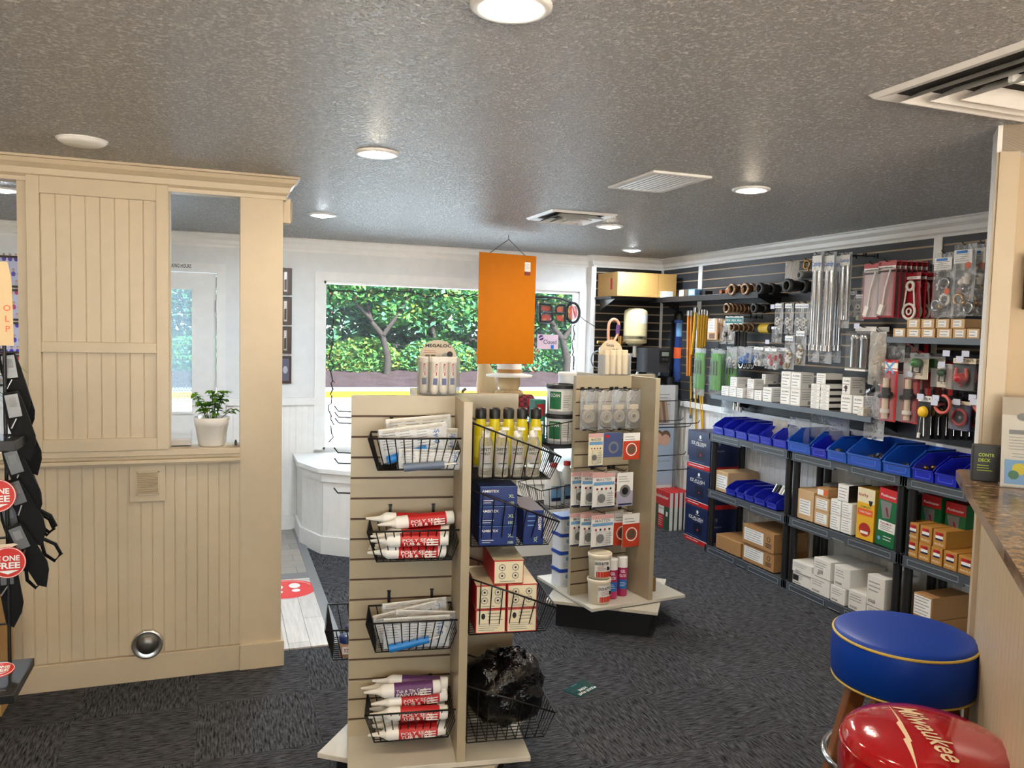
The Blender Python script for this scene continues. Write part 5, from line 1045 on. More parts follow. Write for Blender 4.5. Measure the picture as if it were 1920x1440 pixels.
# ------------------------------------------------------------------ plastic racks
def make_rack():
    t = thing('plastic_rack', (0, 0, 0), 0, '', 'rack', 'grey plastic shelving racks with black posts'); Lh, D = .476, .335
    for x in (.035, D-.035):
        for y in (-Lh+.03, Lh-.03):
            m = MB().cyl((x, y, 0), (x, y, .955), .024, rackblk, 14).cyl((x, y, 0), (x, y, .03), .031, rackblk, 14); m.build('post', t)
    for z in (.055, .505, .955):
        m = MB(); m.box(.012, -Lh+.012, z-.022, D-.012, Lh-.012, z-.008, rackgrey)
        for i in range(6): m.box(.015, -Lh+.05+i*.17, z-.008, D-.015, -Lh+.06+i*.17, z, rackgrey)
        for s_ in (0, 1):                                       # lips: stepped front and back
            x0, x1 = (0, .018) if s_ == 0 else (D-.018, D)
            P = [(-Lh, z), (Lh, z), (Lh, z-.055), (Lh-.02, z-.062), (.07, z-.062), (.055, z-.045), (-.055, z-.045), (-.07, z-.062), (-Lh+.02, z-.062), (-Lh, z-.055)]
            m.prism(P, x0, x1, rackgrey, ax='x')
        for s_ in (-1, 1): m.box(0, min(s_*Lh, s_*(Lh-.018)), z-.055, D, max(s_*Lh, s_*(Lh-.018)), z, rackgrey)
        sh = m.build('shelf', t, bevel=.002)
        m = MB()
        for a, b in ((-Lh+.05, -.09), (.09, Lh-.05)):           # raised window outline on the lip
            for q in ((a, b, z-.016, z-.012), (a, b, z-.047, z-.043), (a, a+.004, z-.047, z-.012), (b-.004, b, z-.047, z-.012)): m.box(-.003, q[0], q[2], 0, q[1], q[3], M('light_edge_plastic', (128, 138, 148), .4))
        m.box(-.003, -.05, z-.044, 0, .05, z-.040, M('light_edge_plastic', (1, 1, 1))); m.build('lip_moulding', sh)
    return t
rk = make_rack(); FX = 3.645
repeat(rk, [(FX, 4.915, 0), (FX, 3.945, 0), (FX, 2.975, 0)], ['far grey plastic rack beside the navy boxes, with small blue bins on top', 'middle grey plastic rack holding yellow and green boxes', 'near grey plastic rack partly hidden by the counter'])
# ------------------------------------------------------------------ blue bins
def make_bin(w, d, h, mat, fh=.45):
    """open-front hopper bin, front faces local -y, origin at the middle of the front bottom edge"""
    t = thing('blue_bin', (0, 0, 0), RZ, '', 'bin', 'open fronted blue parts bins'); q = .0035; m = MB()
    m.box(-w/2+.006, .004, 0, w/2-.006, d, q, mat)
    side = [(.0, 0), (d, 0), (d, h), (d*.32, h), (.012, h*fh+.02), (-.004, h*fh)]
    for s_ in (-1, 1):
        x0, x1 = sorted((s_*w/2, s_*(w/2-q))); m.prism(side, x0, x1, mat, ax='x')
        xa, xb = sorted((s_*w/2, s_*(w/2-.009))); m.box(xa, d*.32, h-.006, xb, d, h+.001, mat)
    m.box(-w/2, d-q, 0, w/2, d, h, mat); m.prism([(0, 0), (q, 0), (-.001, h*fh), (-.005, h*fh)], -w/2, w/2, mat, ax='x'); m.box(-w/2, -.012, h*fh-.008, w/2, .0, h*fh, mat)
    m.build('hopper', t)
    f = MB(); e = M('bin_edge_blue', (70, 96, 214), .35)
    for (x0, x1, z0, z1) in ((-w*.36, w*.36, h*.1, h*.13), (-w*.36, w*.36, h*.34, h*.37), (-w*.36, -w*.33, h*.1, h*.37), (w*.33, w*.36, h*.1, h*.37)): f.box(x0, -.004, z0, x1, .001, z1, e)
    f.build('label_holder', t); return t
def bins(lst, z, X, d, h, mats, nm):
    for i, (x0, x1) in enumerate(lst):
        a = at(x0, 820, 'x', X); b = at(x1, 820, 'x', X); w = a.y-b.y
        o = make_bin(w-.006, d if not isinstance(d, list) else d[i], h if not isinstance(h, list) else h[i], mats[i % len(mats)] if isinstance(mats, list) else mats); o.location = (X, (a.y+b.y)/2, z); o['label'] = nm[i]
        yield o, w
ZT = .957
S1 = list(bins([(1337, 1356), (1358, 1378), (1380, 1401), (1403, 1425), (1426, 1448), (1450, 1476)], ZT, 3.66, .30, .125, blueb, ['small blue bin on top of the far rack, %s' % k for k in ('leftmost', 'second from left', 'third from left', 'fourth from left', 'fifth, beside a milky bag', 'last, with a crinkled bag')]))
S2 = list(bins([(1478, 1521), (1523, 1552), (1553, 1590), (1591, 1656), (1659, 1712), (1715, 1756), (1758, 1800), (1803, 1846)], ZT, 3.63, .33, [.155, .13, .145, .16, .15, .14, .135, .13], [blueb2, blueb, blueb2, blueb2, blueb2, blueb, blueb, blueb],
    ['large two tone blue bin at the left end of the middle rack top', 'narrow bright blue bin next to the large left one', 'blue bin with a dark grey ball shaped fitting inside', 'widest blue bin holding bagged silver parts', 'wide blue bin holding dark flat bars', 'bright blue bin holding crumpled bags of fittings', 'bright blue bin just left of the granite corner', 'blue bin mostly hidden behind the granite corner']))
M1_ = list(bins([(1366, 1384), (1385, 1401), (1402, 1419), (1420, 1441), (1443, 1463)], .507, 3.675, .27, .10, blueb, ['small blue bin on the middle shelf of the far rack, %s' % k for k in ('leftmost', 'second', 'third with white fittings', 'fourth with two small tubes', 'rightmost by the post')]))
def fill_bin(o, w, d, mats, n, seed, z=.03, r=.014, name='fitting'):
    rnd = random.Random(seed); t = thing('loose_parts', (o.location.x, o.location.y, o.location.z+.005), RZ, '', 'fittings'); m = MB()
    for i in range(n):
        x = rnd.uniform(-.36, .36)*w; y = rnd.uniform(.05, d*.8); zz = rnd.uniform(.01, z); mt = rnd.choice(mats); k = rnd.random()
        if k < .5: m.cyl((x, y, zz), (x+rnd.uniform(-.02, .02), y+.02, zz+rnd.uniform(.0, .02)), r, mt, 9); m.cyl((x, y, zz), (x, y-.006, zz), r*1.25, mt, 6)
        else: m.ball((x, y, zz), r*.9, mt, 8)
    m.build(name, t, kind='stuff'); return t
for o, w, d, ms, n, sd, z, r, lb in ((S1[4][0], .11, .3, [whp, steel], 7, 1, .03, .015, 'white ball fittings lying in the fifth small bin on the far rack'), (S1[5][0], .13, .3, [whp, gryp], 8, 2, .04, .014, 'white printed parts in the last small bin on the far rack'),
       (S2[2][0], .15, .33, [gryp, M('dark_grey_fitting', (60, 60, 62), .4)], 6, 3, .05, .03, 'dark grey round fittings in the third bin of the middle rack'), (S2[3][0], .27, .33, [steel, gryp, whp], 16, 4, .05, .02, 'silver parts in the widest blue bin'),
       (S2[4][0], .2, .33, [black, gryp], 10, 5, .03, .018, 'dark parts in the wide bin with flat bars'), (S2[5][0], .14, .33, [ivory, steel, brass], 14, 6, .06, .016, 'bagged brass and ivory fittings in the bright blue bin'),
       (S2[6][0], .14, .33, [gryp, steel], 8, 7, .03, .016, 'grey fittings in the bin left of the granite corner'), (M1_[1][0], .09, .27, [whp, chrome], 6, 8, .05, .012, 'white fittings in the second middle shelf bin'), (M1_[2][0], .09, .27, [whp], 4, 9, .05, .010, 'few white fittings in the third middle shelf bin'),
       (M1_[3][0], .1, .27, [ivory], 4, 10, .03, .012, 'two small tubes in the fourth middle shelf bin'), (M1_[4][0], .1, .27, [whp, chrome], 7, 12, .06, .013, 'white and chrome parts in the rightmost middle shelf bin')):
    t = fill_bin(o, w, d, ms, n, sd, z, r); t['label'] = lb
def crumple(loc, w, h, t_, lb, mat, seed, rz=RZ):
    o = thing('plastic_bag', loc, rz, lb, 'bag'); MB().pouch(w, h, t_, mat, 10, 10, seed=seed, wr=.006, c=(0, 0, h), top=.5).build('bag', o); return o
p = S1[4][0].location; crumple((p.x+.14, p.y+.03, ZT+.01), .16, .16, .09, 'milky rolled bag standing in the fifth small bin', wrapm, 5)
p = S1[5][0].location; crumple((p.x+.12, p.y-.05, ZT+.02), .20, .19, .10, 'crinkled clear bag over the last small bin on the far rack', wrap, 6); p = S2[0][0].location; crumple((p.x+.2, p.y-.05, ZT+.08), .36, .2, .12, 'large crinkled clear bag sprawling over the left end of the middle rack', wrap, 9)
p = M1_[4][0].location; t = thing('chrome_parts', (p.x+.1, p.y+.02, .56), RZ, 'shiny black and chrome faucet parts heaped on the middle shelf bins', 'fittings'); m = MB()
for i in range(6): m.cyl((-.09+.035*i, 0, .04), (-.07+.035*i, .02, .10), .013, [chrome, black, whp][i % 3], 10)
m.build('faucet_part', t)
for k, (x_, y_) in enumerate(((-.04, .0), (.02, .02))):
    pass
# ------------------------------------------------------------------ cartons on the racks
def rc(name, x0, x1, yb, yt, z, d, mat, label, front=None, side=None, X=3.68, cat='box', group=None, tape=None, mats=None, rz=RZ, h=None):
    a = at(x0, yb, 'x', X); b = at(x1, yb, 'x', X); c = at((x0+x1)/2, yt, 'x', X)
    return carton(name, (X, (a.y+b.y)/2, z), rz, a.y-b.y-.002, d, (c.z-z-.001) if h is None else h, mat, label, front, side, cat, group, tape, mats)
Z0, ZM = .057, .507
rc('cardboard_box', 1341, 1364, 925, 890, ZM, .28, cardl, 'cardboard box with a white label at the left of the far rack middle shelf', lab(None, -.42, .15, .42, .8, 5), X=3.685, h=.16)
rc('cardboard_box', 1341, 1388, 1040, 1006, Z0, .28, card, 'flat open cardboard box on the bottom shelf of the far rack', None, h=.11)
def cb(seed):
    def f(m, w, h): lab(None, -.44, .2, .18, .85, 5, seed=seed)(m, w, h); m.ring((w*.34, -.001, h*.65), h*.12, .002, ink, 'y', 14, 4); m.lines(w*.25, w*.43, h*.2, h*.45, 3, -.001, ink, .5, 0)
    return f
a = at(1384, 1050, 'x', 3.685)
carton('cardboard_box', (3.675, 4.76, Z0), RZ, .36, .30, .135, card, 'lower of two stacked brown boxes on the far rack bottom shelf', cb(3)); carton('cardboard_box', (3.665, 4.755, Z0+.1365), RZ, .36, .30, .14, card, 'upper of two stacked brown boxes on the far rack bottom shelf', cb(4))
# middle rack, middle shelf
rc('cardboard_box', 1489, 1524, 975, 928, ZM, .28, cardl, 'tall tan box with a big white label at the left of the middle rack', lab(None, -.25, .18, .35, .68, 5, seed=4), h=.20)
for i in range(2): rc('tan_label_box', 1526, 1553, 975, 940, ZM+.0925*i, .26, cardl, 'tan box with a white label beside the tall tan box, %s one' % ['lower', 'upper'][i], lab(None, -.38, .15, .4, .85, 4, seed=6+i), h=.091)
rc('tan_label_box', 1531, 1552, 940, 925, ZM+.186, .2, card, 'small tan box with an orange label on top of the tan pair', lambda m, w, h: (m.rect(-w*.45, h*.2, w*.1, h*.8, -.001, paper), m.rect(w*.1, h*.3, w*.45, h*.8, -.0012, orange)), h=.06)
for r_ in range(2):
    for c_ in range(2): rc('white_label_box', 1555+21*c_, 1575+21*c_, 995, 955, ZM+.098*r_, .2, cardw, 'white labelled box, %s %s of the block of four on the middle rack' % (['lower', 'upper'][r_], ['left', 'right'][c_]), lab(None, -.44, .08, .44, .92, 5, seed=20+r_*2+c_), h=.0965, group='white labelled boxes in a block of four')
rc('white_label_box', 1569, 1590, 955, 920, ZM+.197, .18, cardw, 'white box with a black side standing on the block of four', lab(None, -.4, .1, .4, .9, 4, seed=31), h=.105, mats={'x+': black})
def korky(m, w, h):
    ky = M('korky_yellow', (226, 176, 40), .4); m.rect(-w/2, 0, w/2, h*.72, -.0008, ky); m.rect(-w/2, h*.72, w/2, h, -.0008, M('cream_print', (232, 222, 190), .4)); m.text('korky', (-w*.15, -.0014, h*.86), h*.085, redd, w=w*.55); m.text('COMPLETE', (0, -.0014, h*.64), h*.04, green, w=w*.6); m.rect(-w*.45, h*.47, w*.42, h*.6, -.0012, orange); m.text('Toilet Repair', (0, -.0018, h*.535), h*.05, paper, w=w*.7)
    m.disc((-.0, -.0014, h*.2), w*.34, M('korky_red', (170, 44, 34), .4), 18, .9).rect(-w*.25, h*.12, w*.2, h*.17, -.0018, paper); m.lathe([(.001, 0)], ky) if 0 else None; m.add([(w*.15, -.0016, h*.78), (w*.4, -.0016, h*.78), (w*.32, -.0016, h*.68), (w*.22, -.0016, h*.68)], [(0, 1, 2, 3)], ink)
rc('korky_box', 1604, 1637, 1010, 930, ZM, .13, M('korky_side', (200, 150, 40), .4), 'tall yellow korky toilet repair box with a red flapper picture', korky, h=.315, cat='box')
bpy.data.objects['korky_box'].name = 'repair_kit_box'
def fmg(m, w, h):
    gg = M('fm_green', (20, 104, 58), .4); m.rect(-w/2, 0, w/2, h*.78, -.0008, gg); m.rect(-w/2, h*.8, w/2, h, -.0008, red); m.text('Fluidmaster', (0, -.0015, h*.88), h*.045, paper, w=w*.8); m.add([(-w*.42, -.0012, h*.78), (w*.2, -.0012, h*.78), (w*.16, -.0012, h*.5), (-w*.22, -.0012, h*.48)], [(0, 1, 2, 3)], gryp); m.cbox((0, -.0016, h*.6), (.012, .001, h*.16), redd, ry=-.3)
    m.rect(-w*.4, h*.26, w*.48, h*.44, -.0014, paper); m.text('PerforMAX', (0, -.002, h*.4), h*.04, redd, w=w*.6).lines(-w*.3, w*.4, h*.28, h*.37, 3, -.002, ink); m.lines(-w*.1, w*.4, h*.1, h*.2, 2, -.0014, paper); m.disc((-w*.32, -.0014, h*.12), w*.08, lblue, 12)
t = rc('green_valve_box', 1640, 1676, 1020, 925, ZM, .12, M('fm_green', (20, 104, 58), .4), 'green toilet valve box with a red top leaning beside the yellow box', fmg, h=.345, mats={'z+': red}); t.rotation_euler[1] = math.radians(3)
t = carton('green_valve_box', (3.80, 3.40, ZM), RZ, .13, .12, .34, M('fm_green', (1, 1, 1)), 'second green valve box standing in shade behind the rack post', fmg, mats={'z+': red}); t = carton('green_valve_box', (3.80, 3.24, ZM), RZ, .13, .12, .33, M('fm_green', (1, 1, 1)), 'third green valve box in shade on the near rack', fmg, mats={'z+': red})
for i, (y, lb) in enumerate(((4.25, 'dark grey box row at the back of the middle rack, left'), (4.10, 'dark grey box row at the back of the middle rack, right'))): carton('grey_box', (3.84, y, ZM+.0), RZ, .13, .12, .24+.02*i, gryp, lb, None)
carton('flat_grey_box', (3.78, 3.74, ZM+.0), RZ, .28, .2, .30, M('grey_carton', (116, 118, 116), .6), 'wide flat grey carton behind the yellow and green boxes', None)
# middle rack, bottom shelf (white plumbing cartons)
def koh(txt, seed, blk=False, bar=False):
    def f(m, w, h):
        m.lines(-w*.4, w*.3, h*.45, h*.85, 3, -.001, inkgrey, rnd=random.Random(seed)); m.text(txt, (-w*.18, -.0012, h*.16), h*.11, ink, w=w*.4)
        if blk: m.rect(-w*.4, h*.3, -w*.1, h*.75, -.0012, ink)
        if bar:
            for i in range(6): m.rect(-w*.2+i*w*.05, h*.2, -w*.2+i*w*.05+w*.02, h*.42, -.0014, ink)
    return f
KG = 'white cartons on the bottom shelf of the middle rack'
for (x0, x1, z, h, d, X, txt, lb, kw) in ((1483, 1519, 0, .085, .2, 3.67, 'WAXMAN', 'white picture printed carton, bottom left of the lowest middle shelf', dict(blk=True)), (1484, 1521, .087, .075, .2, 3.66, 'DELTA', 'white carton with black line drawings on top at the far left', dict(bar=False)),
        (1519, 1556, 0, .115, .22, 3.665, 'KOHLER', 'white carton second from the left at the bottom, under the ribbed one', dict()), (1524, 1556, .117, .12, .26, 3.66, 'D', 'white carton with ribbed side and barcode, upper row', dict(bar=True)),
        (1558, 1586, 0, .105, .22, 3.66, 'KOHLER', 'small white KOHLER carton in the lower row right of centre', dict()), (1563, 1594, .107, .13, .28, 3.665, 'KOHLER', 'long white carton with a dark blue band, upper row', dict()),
        (1592, 1626, 0, .12, .24, 3.665, 'KOHLER', 'plain white carton below the long banded one, right', dict()), (1627, 1658, 0, .075, .24, 3.665, 'KOHLER', 'low white carton under the tall one at the right end', dict()), (1626, 1660, .077, .185, .26, 3.66, 'KOHLER', 'tall white KOHLER carton at the right end of the bottom shelf', dict())):
    t = rc('plumbing_carton', x0, x1, 1090, 1060, Z0+z, d, cardw, lb, koh(txt, int(x0), **kw), X=X, h=h, group=KG)
    if 'dark blue band' in lb: w_ = .0; MB().add([(.152-.02, .02, .04), (.152-.02, .2, .04), (.152-.02, .2, .08), (.152-.02, .02, .08)], [(0, 1, 2, 3)], navy)
# near rack middle shelf: golden boxes
def pro(m, w, h):
    m.rect(-w*.3, h*.42, w*.3, h*.86, -.001, paper); m.rect(-w*.3, h*.68, -.0, h*.86, -.0014, red); m.rect(w*.0, h*.68, w*.3, h*.86, -.0014, redd); m.rect(-w*.3, h*.42, w*.3, h*.52, -.0014, navy); m.text('PROFLO', (0, -.0014, h*.2), h*.13, M('cream_print', (232, 222, 190), .4), w=w*.72)
gold = M('golden_carton', (178, 126, 52), .6)
def gold_row(xs, z, d, h, nm):
    for i, (x0, x1) in enumerate(xs):
        a = at(x0, 1025, 'x', 3.66); b = at(x1, 1025, 'x', 3.66); carton('golden_box', (3.66, (a.y+b.y)/2, z), RZ, a.y-b.y-.003, d, h, gold, 'golden brown box with a small red and white label, %s row, %s' % (nm, ['first', 'second', 'third', 'fourth', 'fifth'][i]+' from left'), pro, group='golden brown boxes on the near rack')
gold_row([(1698, 1721), (1722, 1745), (1746, 1768), (1770, 1796), (1798, 1829)], ZM, .24, .098, 'lower'); gold_row([(1698, 1721), (1723, 1746), (1748, 1773)], ZM+.0985, .24, .098, 'upper')
for i in range(4): carton('brown_stack_box', (3.80, 2.93-.10*(i % 2), ZM+.20*(i//2)), RZ, .095, .16, .19, gold, 'dim brown box at the back of the near rack, %s' % ['lower left', 'lower right', 'upper left', 'upper right'][i], lab(None, -.3, .3, .3, .8, 3))
for i in range(2): rc('labelled_carton', 1713, 1750-1*i, 1120, 1080, Z0+.131*i, .28, card, 'brown carton with a large white end label, %s on the near rack bottom shelf' % ['lower', 'upper'][i], lab(None, -.46, .08, .44, .94, 6, seed=50+i), X=3.66, h=.13)
t = thing('white_tubes', (3.66, 2.80, Z0), RZ, 'white printed packs stacked by the cream panel on the near rack bottom', 'pack'); m = MB()
for i in range(3): m.box(-.1, 0, .045*i, .1, .2, .045*i+.042, paper); m.text('010', (-.04, -.001, .045*i+.02), .026, ink)
m.build('pack', t)
# ------------------------------------------------------------------ four-sided display towers
class Fr:
    def __init__(s, c, deg): s.c = Vector((c[0], c[1], 0)); s.a = math.radians(deg)
    def w(s, x, y, z): return s.c + Matrix.Rotation(s.a, 3, 'Z') @ Vector((x, y, z))
F1 = Fr((.781, 2.962), -8.7); F2 = Fr((2.227, 4.288), 6.3)
def tower(fr, label, low_deg):
    t = thing('display_tower', fr.w(0, 0, 0), fr.a, label, 'display stand')
    def panel(ax, a0, a1, face, sgn):
        m = MB(); gm = MB()
        def bx(mb, z0, z1, d0, d1, mat, e=0):
            lo, hi = sorted((face-sgn*d0, face-sgn*d1))
            if ax == 'y': mb.box(a0+e, lo, z0, a1-e, hi, z1, mat)
            else: mb.box(lo, a0+e, z0, hi, a1-e, z1, mat)
        g = 1.475-.0762; prev = 1.475
        bx(m, .19, 1.475, .012, .03, melamine)
        while g > .25:
            bx(m, g+.004, prev, 0, .0121, melamine); bx(gm, g-.004, g+.004, .006, .0118, groove, .0005); prev = g-.004; g -= .0762
        bx(m, .19, prev, 0, .0121, melamine)
        for e0, e1 in ((a0-.0012, a0), (a1, a1+.0012)):
            lo, hi = sorted((face, face-sgn*.03))
            if ax == 'y': m.box(e0, lo, .19, e1, hi, 1.475, melamine)
            else: m.box(lo, e0, .19, hi, e1, 1.475, melamine)
        o = m.build('slat_panel', t); gm.build('slot', o)
    panel('y', -.325, .055, -.085, -1); panel('x', -.325, .055, .085, 1); panel('y', -.055, .325, .085, 1); panel('x', -.055, .325, -.085, -1)
    MB().box(-.325, -.325, .171, .325, .325, .19, melw).build('base_board', t, bevel=.002)
    a = math.radians(low_deg)-fr.a; R_ = Matrix.Rotation(a, 4, 'Z')
    MB(R_).box(-.322, -.322, .146, .322, .322, .165, melw).build('turntable_board', t, bevel=.002)
    MB(R_).box(-.27, -.27, 0, .27, .27, .146, black).build('plinth', t); MB().cyl((0, 0, .165), (0, 0, .171), .12, steel, 20).build('bearing', t)
    return t
T1 = tower(F1, 'nearest cream slatted display tower with wire baskets and sealants', 54); T2 = tower(F2, 'farther cream slatted display tower with hanging cards and tubs', 55)
def basket(fr, x, y, z, face, label, W=.30, Wf=None, D=.19, h=.115, slope=0, group='black wire baskets hooked on the display towers', strap=.05, inset_=.03):
    """hung on a slat panel: local y=0 is the panel, -y outwards, z=0 the back rim"""
    t = thing('wire_basket', fr.w(x, y, z), fr.a+face, label, 'basket', group); r = .0021; Wf = Wf or W; zf = -slope
    m = MB(); A = [(-W/2, -.006, 0), (W/2, -.006, 0), (Wf/2, -D, zf), (-Wf/2, -D, zf)]; B = [(-W/2+inset_, -.012, -h), (W/2-inset_, -.012, -h), (Wf/2-inset_-.005, -D+.03, -h), (-Wf/2+inset_+.005, -D+.03, -h)]
    m.tube(A, .0034, wireb, 6, True); m.build('rim', t)
    m = MB()
    def lp(a, b, f): return Vector(a)*(1-f)+Vector(b)*f
    n = 11
    for i in range(n+1):
        f = i/n
        m.tube([lp(A[0], A[1], f), lp(B[0], B[1], f), lp(B[3], B[2], f), lp(A[3], A[2], f)], r, wireb, 4)
    k = 8
    for i in range(1, k):
        f = i/k; m.tube([lp(A[0], A[3], f), lp(B[0], B[3], f), lp(B[1], B[2], f), lp(A[1], A[2], f)], r, wireb, 4)
    m.tube(B, r*1.2, wireb, 5, True); m.build('wire_mesh', t)
    if strap:
        m = MB()
        for sx in (-.08, .08): m.box(sx-.005, -.006, -.01, sx+.005, -.002, strap, wireb); m.box(sx-.007, -.006, strap-.004, sx+.007, .006, strap, wireb)
        m.build('hanger', t)
    return t
nm = ['top', 'second', 'third', 'bottom']
for i, z in enumerate((1.342, 1.016, .69, .36)):
    basket(F1, -.10+.0, -.085, z, 0, 'wire basket on the front of the nearest tower, %s of four' % nm[i], W=.31, Wf=.335, strap=.055)
for i, (z, s_, h_, D_) in enumerate(((1.40, .12, .205, .325), (1.165, .12, .21, .325), (.85, .12, .215, .325), (.46, .12, .225, .33))):
    basket(F1, .085, -.155, z, PI/2, 'deep sloping wire basket on the right side of the nearest tower, %s of four' % nm[i], W=.31, D=D_, h=h_, slope=s_, strap=0)
basket(F1, -.085, .17, .56, -PI/2, 'wire basket sticking out left of the nearest tower near the floor', W=.30, D=.33, h=.13, strap=.04)
basket(F2, -.085, .12, 1.235, -PI/2, 'wire basket with white tubs on the left side of the farther tower', W=.30, D=.40, h=.17, slope=.05, strap=0)
basket(F2, -.085, .12, .86, -PI/2, 'wire basket with red capped bottles on the left side of the farther tower', W=.30, D=.42, h=.17, slope=.05, strap=0)
# ---- caulk tubes
def caulk(label, bodym, txt, name='caulk_tube', group=None, L=.215, bagm=None):
    o = thing(name, (0, 0, 0), 0, '', 'tube', group); T = Matrix.Rotation(-PI/2, 4, 'Y')    # axis along -x
    MB(T).lathe([(.001, -L/2), (.0235, -L/2), (.0245, -L/2+.006), (.0245, L/2-.01), (.02, L/2)], paper, n=16).build('cartridge', o)
    m = MB(T).lathe([(.0248, -L/2+.03), (.0248, L/2-.045)], bodym, n=16)
    m.T = None
    for k, t_ in enumerate(txt): m.text(t_, (.0, -.0252, .004-.013*k), .011, paper, w=.11)
    m.text(txt[0], (0, -.0001, 0), .012, paper, w=.1) if 0 else None
    for k in range(3): m.box(.03, -.0256, -.016+.009*k, .07, -.0250, -.012+.009*k, paper)
    m.build('label', o)
    MB(T).lathe([(.02, L/2), (.012, L/2+.012), (.010, L/2+.02), (.004, L/2+.062), (.001, L/2+.063)], whp, n=12).build('nozzle', o)
    if bagm: b = MB(Matrix.Rotation(PI/2, 4, 'X') @ Matrix.Rotation(PI/2, 4, 'X')); 
    return o
def place(o, fr, lst, labels):
    for i, ((x, y, z, yaw, tilt), lb) in enumerate(zip(lst, labels)):
        c = o if i == 0 else copy_tree(o)
        c.location = fr.w(x, y, z); c.rotation_euler = (0, math.radians(tilt), fr.a+math.radians(yaw)); c['label'] = lb
R_c = caulk('', red, ['POLY SEAL', 'TUB & TILE'], group='white and red caulk tubes'); b2 = 1.016-.115
place(R_c, F1, [(-.085, -.135, b2+.028, 2, 0), (-.09, -.185, b2+.029, -3, 0), (-.095, -.232, b2+.03, 3, 1), (-.075, -.15, b2+.078, -4, -2), (-.085, -.21, b2+.08, 4, 2), (-.09, -.25, b2+.078, 1, 0), (-.06, -.17, b2+.128, 8, -3), (-.10, -.14, b2+.124, 2, 3)],
      ['red caulk tube in the second front basket, %s' % k for k in ('bottom row at the back', 'bottom row in the middle', 'bottom row at the front', 'middle layer at the back', 'middle layer centre', 'middle layer nearest the front wires', 'topmost one tilted', 'top one lying against the panel')])
b4 = .36-.115; c = copy_tree(R_c)
place(c, F1, [(-.085, -.14, b4+.028, 2, 0), (-.08, -.19, b4+.029, -2, 0), (-.085, -.238, b4+.028, 3, 0), (-.08, -.16, b4+.078, -3, 0), (-.085, -.21, b4+.079, 2, 0), (-.08, -.25, b4+.10, 0, 2), (-.075, -.19, b4+.127, 5, -2)],
      ['red caulk tube in the bottom front basket, %s' % k for k in ('lowest at the back', 'lowest in the middle', 'lowest at the front', 'second layer at the back', 'second layer centre', 'front one showing its TUB & TILE label', 'top one under the purple tubes')])
P_c = caulk('', purple, ['Tub & Tile Caulk', 'PAINTABLE'], group='white and purple caulk tubes')
place(P_c, F1, [(-.07, -.16, b4+.172, -4, 4), (-.11, -.125, b4+.15, 3, 0), (-.10, -.20, b4+.168, 1, -1)], ['purple labelled tub and tile caulk tube on top of the bottom basket', 'purple caulk tube lying behind the top one', 'pale purple caulk tube just under the top one'])
def flatpack(label, stripe, seed, w=.235, h=.125, txt='CAULK'):
    o = thing('sealant_pack', (0, 0, 0), 0, '', 'pack', 'bagged white and blue sealant packs'); m = MB().box(-w/2, -.004, 0, w/2, 0, h, paper); m.build('backing_card', o)
    m = MB(); r_ = random.Random(seed)
    for k in range(3): m.lines(-w*.46+k*w*.26, -w*.25+k*w*.26, h*.35, h*.92, 7, -.0046, inkgrey, rnd=r_)
    m.text(txt, (w*.36, -.0048, h*.62), .016, mblue, w=w*.22, rot=-PI/2).lines(w*.30, w*.36, h*.2, h*.8, 6, -.0046, mblue, rnd=r_); m.rect(-w*.45, h*.88, w*.45, h*.95, -.0045, ivory); m.build('print', o)
    MB().cyl((-w*.42, -.020, h*.12), (w*.18, -.020, h*.34), .015, stripe, 12, r1=.013).cyl((w*.18, -.020, h*.34), (w*.36, -.018, h*.40), .004, whp, 8).build('tube', o)
    m = MB().pouch(w*1.04, h*1.02, .030, wrap, 7, 5, c=(0, -.010, h), seed=seed, wr=.003); m.build('clear_wrap', o); return o
bl = M('bright_blue_tube', (30, 124, 204), .35); b1 = 1.342-.115; b3 = .69-.115
def pk(lst, fr):
    for (x, y, z, tilt, lean, stripe, seed, txt, lb) in lst:
        o = flatpack('', stripe, seed, txt=txt, h=.125 if stripe is not grb else .072); o.location = fr.w(x, y, z); o.rotation_euler = (math.radians(lean), math.radians(tilt), fr.a); o['label'] = lb
grb = M('grey_blue_tube', (96, 112, 136), .4)
pk([(-.075, -.120, b1+.052, -5, 5, gryp, 1, 'Chapin', 'printed white pack standing at the back of the top front basket'), (-.05, -.150, b1+.020, 3, 8, gryp, 3, 'Silicone', 'white pack with an orange print edge, middle of the top front basket'), (-.10, -.185, b1+.028, -7, 10, gryp, 2, 'Clear', 'white pack in front of the middle one in the top basket'), (-.10, -.208, b1+.034, -7, 12, bl, 4, 'Seal', 'pack with a bright blue tube at the front of the top basket'), (-.045, -.236, b1+.002, 2, 10, grb, 9, 'Seal', 'pack with a grey blue tube lying lowest at the front of the top basket')], F1)
pk([(-.08, -.12, b3+.02, -4, 5, gryp, 5, 'TUB', 'printed pack at the back of the third front basket'), (-.10, -.155, b3+.01, -12, 8, steel, 6, 'TUB', 'clear pack with a silver stick leaning in the third basket'), (-.05, -.175, b3+.004, 4, 10, gryp, 8, 'TUB', 'pack tucked at the right end of the third basket'), (-.085, -.222, b3+.000, -1, 10, bl, 7, 'TILE', 'white pack with a bright blue tube at the front of the third basket')], F1)
